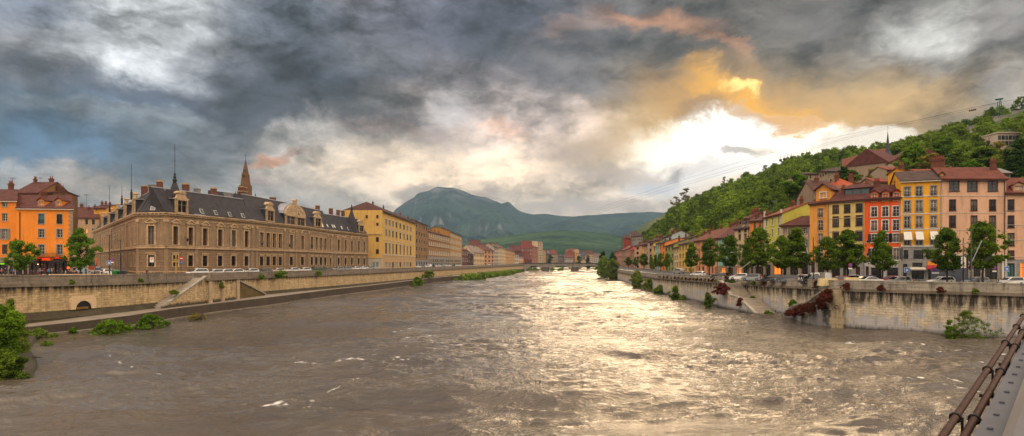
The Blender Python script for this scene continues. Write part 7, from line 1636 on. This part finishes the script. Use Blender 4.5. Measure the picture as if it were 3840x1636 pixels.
for i, (px, Y, rz, col, lab) in enumerate([(524,130,70,(190,160,40),'yellow bicycle at the left of the museum rack'),(536,131,75,(120,110,60),'second bicycle from the left in the museum rack'),(577,131,20,(40,40,44),'dark bicycle right of the give way sign'),(589,131.4,60,(60,60,64),'bicycle in the middle of the right rack'),(601,131,15,(34,50,40),'dark green bicycle in the right rack'),(611,131.6,60,(70,60,50),'last bicycle on the right of the rack'),(378,138,30,(60,60,66),'bicycle parked in the side street before the grey van'),(388,137,-30,(130,130,136),'silver bicycle beside the white car')]): bike(lab, px, Y, LZ, rz, col, 'bicycles on the left bank')
for i, (px, col, lab) in enumerate([(3404,(40,40,44),'bicycle beside the blue wheelchair sign'),(3420,(180,150,60),'yellow bicycle before the yellow house'),(3438,(50,50,56),'bicycle before the white shopfront of the yellow house'),(3568,(170,150,90),'pale bicycle left of the container'),(3594,(44,44,50),'bicycle in front of the container'),(3668,(60,60,64),'bicycle right of the silver grey car'),(3740,(30,30,34),'dark bicycle in front of the white shop pillars')]): bike(lab, px, 101.5+i*.2, STZ+.25, (i*50) % 90, col, 'bicycles on the right bank')
def moto():
    o = thing('motorbike', 'red and black motorbike parked against the left parapet', 'motorbike', P(160, 106, z=LZ), 0)
    for x in (-.72, .72): a = MB(); a.tube([(.27*math.cos(k*math.pi/8), 0, .27*math.sin(k*math.pi/8)) for k in range(17)], .065, 6, caps=False); link('wheel', a.mesh('wheel', [TYRE]), o, (x, 0, .34))
    a = MB(); a.hexa([(-.35, -.16, .35), (.3, -.16, .35), (.3, .16, .35), (-.35, .16, .35)], [(-.7, -.2, .95), (.1, -.2, .9), (.1, .2, .9), (-.7, .2, .95)]); a.hexa([(-.7, -.14, .6), (-.35, -.14, .5), (-.35, .14, .5), (-.7, .14, .6)], [(-.72, -.12, 1.12), (-.4, -.12, .98), (-.4, .12, .98), (-.72, .12, 1.12)]); a.build('fairing', paint(RD), o)
    a = MB(); a.hexa([(-.1, -.14, .72), (.85, -.1, .85), (.85, .1, .85), (-.1, .14, .72)], [(-.1, -.14, .88), (.95, -.1, 1.05), (.95, .1, 1.05), (-.1, .14, .88)]); a.build('saddle', MT['dark'], o); a = MB(); a.tube([(-.5, -.35, 1.1), (-.55, 0, 1.05), (-.5, .35, 1.1)], .025, 5); a.tube([(-.72, 0, .34), (-.5, 0, 1.05)], .04, 5); a.build('handlebar', MT['steel'], o)
moto()
def container():
    o = thing('steel_container', 'grey corrugated steel container on the quay by the pink house', 'container', P(3600, 109, z=STZ)); w = 2.5; a = MB(); a.box(-w/2, w/2, 0, 5.6, .15, 2.75, 0)
    for k in range(9): x = -w/2+.12+k*(w-.24)/9; a.box(x, x+.14, -.05, -.003, .25, 2.6, 0)
    a.build('shell', plain('container_grey', (92, 96, 106), .5), o); a = MB()
    for x in (-w/2-.03, w/2-.09): a.box(x, x+.12, -.08, -.052, .1, 2.8)
    a.box(-w/2-.03, w/2+.03, -.08, 5.65, 2.753, 2.88); a.build('frame', plain('container_frame', (74, 78, 86), .5), o)
container()
simple('concrete_block', 'cream concrete block on the quay before the cream yellow house', 'block', 3192, 102, STZ, lambda a: a.hexa([(-1.1, -.4, 0), (1.1, -.4, 0), (1.1, .4, 0), (-1.1, .4, 0)], [(-1.0, -.3, 1.42), (1.0, -.3, 1.42), (1.0, .3, 1.42), (-1.0, .3, 1.42)]), [plain('cream_concrete', (206, 184, 136), .85)])
simple('concrete_block', 'long low cream block in front of the red hatchback', 'block', 3105, 105, STZ, lambda a: a.hexa([(-1.6, -.4, 0), (1.6, -.4, 0), (1.6, .4, 0), (-1.6, .4, 0)], [(-1.5, -.3, 1.2), (1.4, -.3, 1.2), (1.4, .3, 1.2), (-1.5, .3, 1.2)]), [plain('cream_concrete', (206, 184, 136), .85)])
simple('utility_cabinet', 'tall grey utility cabinet in front of the white van', 'cabinet', 3084, 108, STZ, lambda a: (a.box(-.35, .35, -.2, .2, 0, 2.0), a.box(-.39, .39, -.24, .24, 2.003, 2.08)), [MT['shgrey']])
for i, px in enumerate((196, 225, 268, 307, 345, 381)):
    simple('bollard', 'dark iron bollard, one of the row behind the left parapet', 'bollard', px, 112+i*1.0, LZ, lambda a: a.lathe([(.09, 0), (.09, 1.05), (.12, 1.1), (.12, 1.25), (.02, 1.32)], (0, 0, 0), 8), [MT['dark']], group='bollards behind the left parapet')
simple('stone_bench', 'long pale stone bench wall behind the left parapet', 'bench wall', 310, 111, LZ, lambda a: a.box(-6.2, 4.4, -.3, .3, 0, .95), [plain('pale_bench', (206, 178, 140), .85)], rz=10)
def digger():
    o = thing('excavator', 'orange wheeled excavator parked up the side street', 'excavator', P(352, 176, z=LZ), R(-60)); og = plain('digger_orange', (190, 90, 30), .5)
    a = MB(); a.box(-1.6, 1.9, -1.1, 1.1, .9, 1.9, 0); a.build('body', og, o); a = MB(); a.hexa([(-.2, -1, 1.903), (1.5, -1, 1.903), (1.5, .4, 1.903), (-.2, .4, 1.903)], [(-.1, -.95, 3.6), (1.2, -.95, 3.6), (1.2, .35, 3.6), (-.1, .35, 3.6)]); a.build('cab', CGL, o)
    a = MB(); a.tube([(1.5, .7, 1.9), (2.6, .7, 4.2), (4.0, .7, 2.4), (3.8, .7, 1.2)], .2, 5); a.build('boom', og, o)
    for x in (-1.2, 1.3):
        for y in (-1.1, 1.1): w_ = link('wheel', next(m for m in bpy.data.meshes if m.name.startswith('wheel')), o, (x, y, .5))
digger()
for px, Y, lab in ((134, 149.2, 'left'), (250, 149.2, 'right')): pass
# ---------------------------------------------------------------- cable car
def cables():
    tw = P(3748, 440, py=396); G = 'cable car lines'
    defs = [([(1790,950,640),(1882,914,632),(2142,821,610),(2250,780,600),(2500,694,580),(2769,609,555),(3000,543,528),(3400,459,482),(3742,384,440),(4100,330,395)], 'uppermost cable of the cable car line'),
            ([(1790,957,640),(1882,921,632),(2142,829,610),(2250,788,600),(2500,706,580),(2769,626,555),(2930,587,536),(3000,567,528),(3180,514,508),(3400,462,482),(3634,407,452),(3742,386,440)], 'middle cable carrying the round cabins'),
            ([(1790,962,640),(1882,927,632),(2142,836,610),(2250,797,600),(2500,715,580),(2769,635,555),(3000,574,528),(3180,520,508),(3400,467,482),(3742,389,440)], 'lowest cable of the cable car line')]
    for pp, lab in defs:
        xs = [p[0] for p in pp]; pts_ = []
        for px in np.linspace(xs[0], xs[-1], 60): pts_.append(P(px, float(np.interp(px, xs, [p[2] for p in pp])), py=float(np.interp(px, xs, [p[1] for p in pp]))))
        a = MB(); a.tube(pts_, .06, 4, caps=False); tag(a.build('cable', MT['dark']), lab, 'cable', G)
    mid = defs[1][0]; xs = [p[0] for p in mid]
    cg = plain('smoked_bubble', (66, 40, 36), .12, var=.2, spec=.8, bmp=0)
    for i, (px, lab) in enumerate([(2927,'leftmost round cabin of the lower group of four'),(2940.5,'second round cabin of the lower group of four'),(2954,'third round cabin of the lower group of four'),(2967.5,'rightmost round cabin of the lower group of four'),(3636,'leftmost round cabin of the upper group near the pylon'),(3643,'second round cabin of the upper group near the pylon'),(3650,'third round cabin of the upper group near the pylon'),(3657,'rightmost round cabin of the upper group near the pylon')]):
        Y = float(np.interp(px, xs, [p[2] for p in mid])); p = P(px, Y, py=float(np.interp(px, xs, [p[1] for p in mid]))); s = 1.0 if i < 4 else .55
        o = thing('cable_cabin', lab, 'cable car', p, 0, 'round cable cabins'); o.scale = (s, s, s); a = MB(); a.lathe([(.01, -4.2)]+[(1.2*math.sin(k*math.pi/10), -3.0-1.2*math.cos(k*math.pi/10)) for k in range(1, 10)]+[(.01, -1.8)], (0, 0, 0), 16); a.build('cabin', cg, o, True)
        a = MB(); a.tube([(1.24*math.cos(k*math.pi/8), 1.24*math.sin(k*math.pi/8), -3.0) for k in range(17)], .07, 5, caps=False); a.build('frame_ring', MT['dark'], o)
        a = MB(); a.tube([(0, 0, -1.8), (.1, 0, -.9), (0, 0, 0)], .12, 5); a.tube([(-.8, 0, -.22), (.8, 0, .2)], .14, 5); a.build('hanger', MT['dark'], o)
    o = thing('cable_pylon', 'green steel lattice pylon of the cable car at the upper right', 'pylon', P(3748, 440, py=402)); gm = plain('pylon_green', (40, 84, 70), .5); k = 440/F
    a = MB()
    for sx in (-1, 1):
        for sy in (-1, 1): a.tube([(sx*7*k, sy*1.2, -30*k), (sx*2.5*k, sy*.7, 22*k)], .22, 4)
        for j in range(4): z0, z1 = (-12+j*9)*k, (-3+j*9)*k; w0, w1 = 6-3.5*(z0/k+14)/36, 6-3.5*(z1/k+14)/36; a.tube([(sx*w0*k, -1, z0), (-sx*w1*k, -1, z1)], .12, 4)
    a.build('lattice', gm, o); a = MB(); a.hexa([(-9*k, -1, 26*k), (8*k, -1, 27*k), (8*k, 1, 27*k), (-9*k, 1, 26*k)], [(-14*k, -1, 30*k), (12*k, -1, 34*k), (12*k, 1, 34*k), (-14*k, 1, 30*k)]); a.build('cross_head', gm, o)
cables()
# far end of lower station hidden; roof aerials
def aerial(px, py, Y, h, lab):
    a = MB(); a.tube([(0, 0, -1), (0, 0, h)], .035, 4); 
    for k in range(3): a.tube([(-.9+.2*k, 0, h-.25*k-.1), (.9-.2*k, 0, h-.25*k-.1)], .02, 4)
    a.tube([(-.9, -.0, h-.1), (.9, 0, h-.35)], .025, 4)
    tag(link('roof_aerial', a.mesh('roof_aerial', [MT['dark']]), None, P(px, Y, py=py)), lab, 'aerial', 'television aerials on the roofs')
for px, py, Y, h, lab in ((46,702,160,2.4,'aerial on the leftmost orange house chimney'),(150,700,178,2.6,'aerial beside the tall brick chimney'),(216,738,156,3.4,'aerial between the two orange dormers and the corner'),(230,742,157,2.6,'shorter aerial near the quoined corner'),(288,770,205,3.4,'aerial on the tan tenement left chimney'),(324,768,206,3.4,'aerial on the tan tenement right chimney')): aerial(px, py, Y, h, lab)
# duck and bird
def duck():
    o = thing('duck', 'small brown duck swimming in the river at left', 'duck', P(527, H*F/(1388-HZ), z=.05), R(200)); a = MB()
    a.v = []; a.lathe([(.01, -.28), (.10, -.2), (.15, -.02), (.12, .18), (.04, .34), (.005, .4)], (0, 0, 0), 10); me = a.mesh('body', [plain('duck_brown', (66, 52, 40), .8)], True)
    b = link('body', me, o, (0, 0, .05)); b.rotation_euler = (R(-90), 0, 0); a = MB(); a.tube([(0, -.2, .05), (0, -.27, .2), (0, -.28, .26), (0, -.4, .25)], [.05, .045, .06, .015], 7); a.build('head', plain('duck_green', (24, 44, 34), .5), o, True)
duck()
def bird(px, py, Y, s, lab):
    a = MB(); a.tube([(0, -.3, 0), (0, 0, .02), (0, .35, 0)], [.03, .09, .02], 6)
    for k in (-1, 1): a.face([(0, -.12, .03), (k*.5, -.2, .25), (k*1.0, .1, .15), (k*.45, .12, .15), (0, .12, .03)]); a.face([(0, .12, .01), (k*.45, .12, .13), (k*1.0, .1, .13), (k*.5, -.2, .23), (0, -.12, .01)])
    o = link('bird', a.mesh('bird', [MT['dark']]), None, P(px, Y, py=py), .7, (s, s, s)); tag(o, lab, 'bird')
bird(1728, 276, 120, .42, 'small dark bird flying high in the middle of the sky')
# driftwood
simple('driftwood', 'bare driftwood branch lying at the left ledge corner', 'driftwood', 745, 109, .1, lambda a: (a.tube([(-.5, -2, 0), (0, 0, .5), (.4, 1, 1.2)], [.12, .16, .06], 6), a.tube([(0, 0, .5), (1, .2, .9)], [.08, .03], 5)), [MT['bark']])
simple('driftwood', 'thin fallen branch beside the near left bushes', 'driftwood', 95, 66, .1, lambda a: (a.tube([(-1.6, 0, .4), (0, 0, .12), (1.6, .2, .06)], [.10, .09, .03], 6), a.tube([(-1, 0, .3), (-.8, .2, 1.0)], [.07, .02], 5)), [MT['bark']])
a = MB(); g = random.Random(4)
bk = [[P(px, Y, z=z) for px in (-300, -60, 60, 120, 150)] for Y, z in ((52, -.5), (60, .25), (70, .5), (82, .6))]
bk = [[Vector((p.x+g.uniform(-.6, .6), p.y, p.z-(.9 if j == 4 else 0))) for j, p in enumerate(r)] for r in bk]; so = sheet('mud_bank', [[tuple(p) for p in r] for r in bk], SOIL, True)
# ---------------------------------------------------------------- footbridge under the viewer: tie rods, clamps and steel beam
def near():
    RUST = plain('rusty_rod', (70, 48, 38), .6, .2, var=.35, scale=9, bmp=.2); BEAM = plain('painted_beam', (78, 80, 88), .6, .1, var=.3, scale=2.5); IR = plain('black_clamp', (34, 30, 30), .5, .3)
    def ray(px, py, Y): return P(px, Y, py=py)
    def line(A, B, e0, e1): d = B-A; return A-d*e0, B+d*e1
    ends = []
    for i, (A, B, r, lab) in enumerate([(ray(3530, 1645, 2.25), ray(3838, 1186, 5.0), .0135, 'left rusty tie rod of the footbridge at lower right'), (ray(3613, 1645, 2.35), ray(3838, 1240, 4.4), .0145, 'right rusty tie rod next to the steel beam at lower right')]):
        a0, b0 = line(A, B, .35, 2.2); o = thing('tie_rod', lab, 'tie rod', a0); m_ = MB(); m_.tube([Vector((0, 0, 0)), b0-a0], r, 16); m_.build('rod', RUST, o, True); d = (b0-a0).normalized(); sdv = d.cross(Vector((0, 0, 1))).normalized(); upv = sdv.cross(d)
        Ld = (B-A).length; ks = [.09, .37, .62, .83, 1.0, 1.25, 1.5] if i == 0 else [.11, .47, .76, .98, 1.25, 1.5]
        for k in ks:
            c = (A+(B-A)*k)-a0; m_ = MB(); m_.tube([c-d*.018+sdv*(r+.004)*math.cos(t_*math.pi/8)+upv*(r+.004)*math.sin(t_*math.pi/8) for t_ in range(17)], .0055, 6, caps=False)
            m_.tube([c+sdv*(r+.006), c+sdv*(r+.006)-Vector((0, 0, .13))], .005, 6)
            m_.box(c.x-.03, c.x+.09, c.y-.02, c.y+.02, c.z-.145, c.z-.128); m_.tube([c+Vector((.0, 0, -.145)), c+Vector((0, 0, -.185))], .008, 6); m_.build('clamp', IR, o)
    A, B = ray(3650, 1650, 2.2), ray(3842, 1272, 4.3); a0, b0 = line(A, B, .4, 2.5); d = (b0-a0).normalized(); s = Vector((d.y, -d.x, 0)).normalized(); L_ = (b0-a0)
    o = thing('steel_beam', 'grey painted steel beam with bolt heads on the footbridge at lower right', 'beam', a0); m_ = MB(); u = Vector((0, 0, 1))
    prof = [(0, 0), (0, .012), (.075, .012), (.085, .05), (.12, .085), (.17, .10), (.22, .085), (.25, .05), (.26, .012), (.5, .012), (.5, 0)]
    for (x0, z0), (x1, z1) in zip(prof, prof[1:]): m_.face([s*x0+u*z0, s*x1+u*z1, L_+s*x1+u*z1, L_+s*x0+u*z0])
    m_.face([s*0+u*0, s*0-u*.25, L_-u*.25, L_+Vector((0, 0, 0))]); m_.build('beam', BEAM, o, True)
    for k in range(30):
        c = d*(.08+k*.235)+s*.035; b = MB(); b.lathe([(.010, .0), (.010, .005), (.006, .009), (.001, .010)], tuple(c+u*.0125), 8); b.build('bolt', BEAM, o)
near()
# ---------------------------------------------------------------- air between the viewer and the mountains
def haze():
    a = MB(); a.box(-4200, 5200, -400, 8100, -6, 790); o = link('haze', a.mesh('haze', []), None)
    m = bpy.data.materials.new('haze'); m.use_nodes = True; t = m.node_tree; t.nodes.clear(); out = N(t, 'ShaderNodeOutputMaterial'); v = N(t, 'ShaderNodeVolumePrincipled')
    v.inputs['Color'].default_value = (.46, .68, .92, 1); v.inputs['Density'].default_value = HAZE; v.inputs['Anisotropy'].default_value = .0
    L(t, v.outputs[0], out.inputs['Volume']); o.data.materials.append(m); o['kind'] = 'stuff'; o['label'] = 'pale blue haze filling the valley'; o['category'] = 'haze'
HAZE = .5/8200
haze()
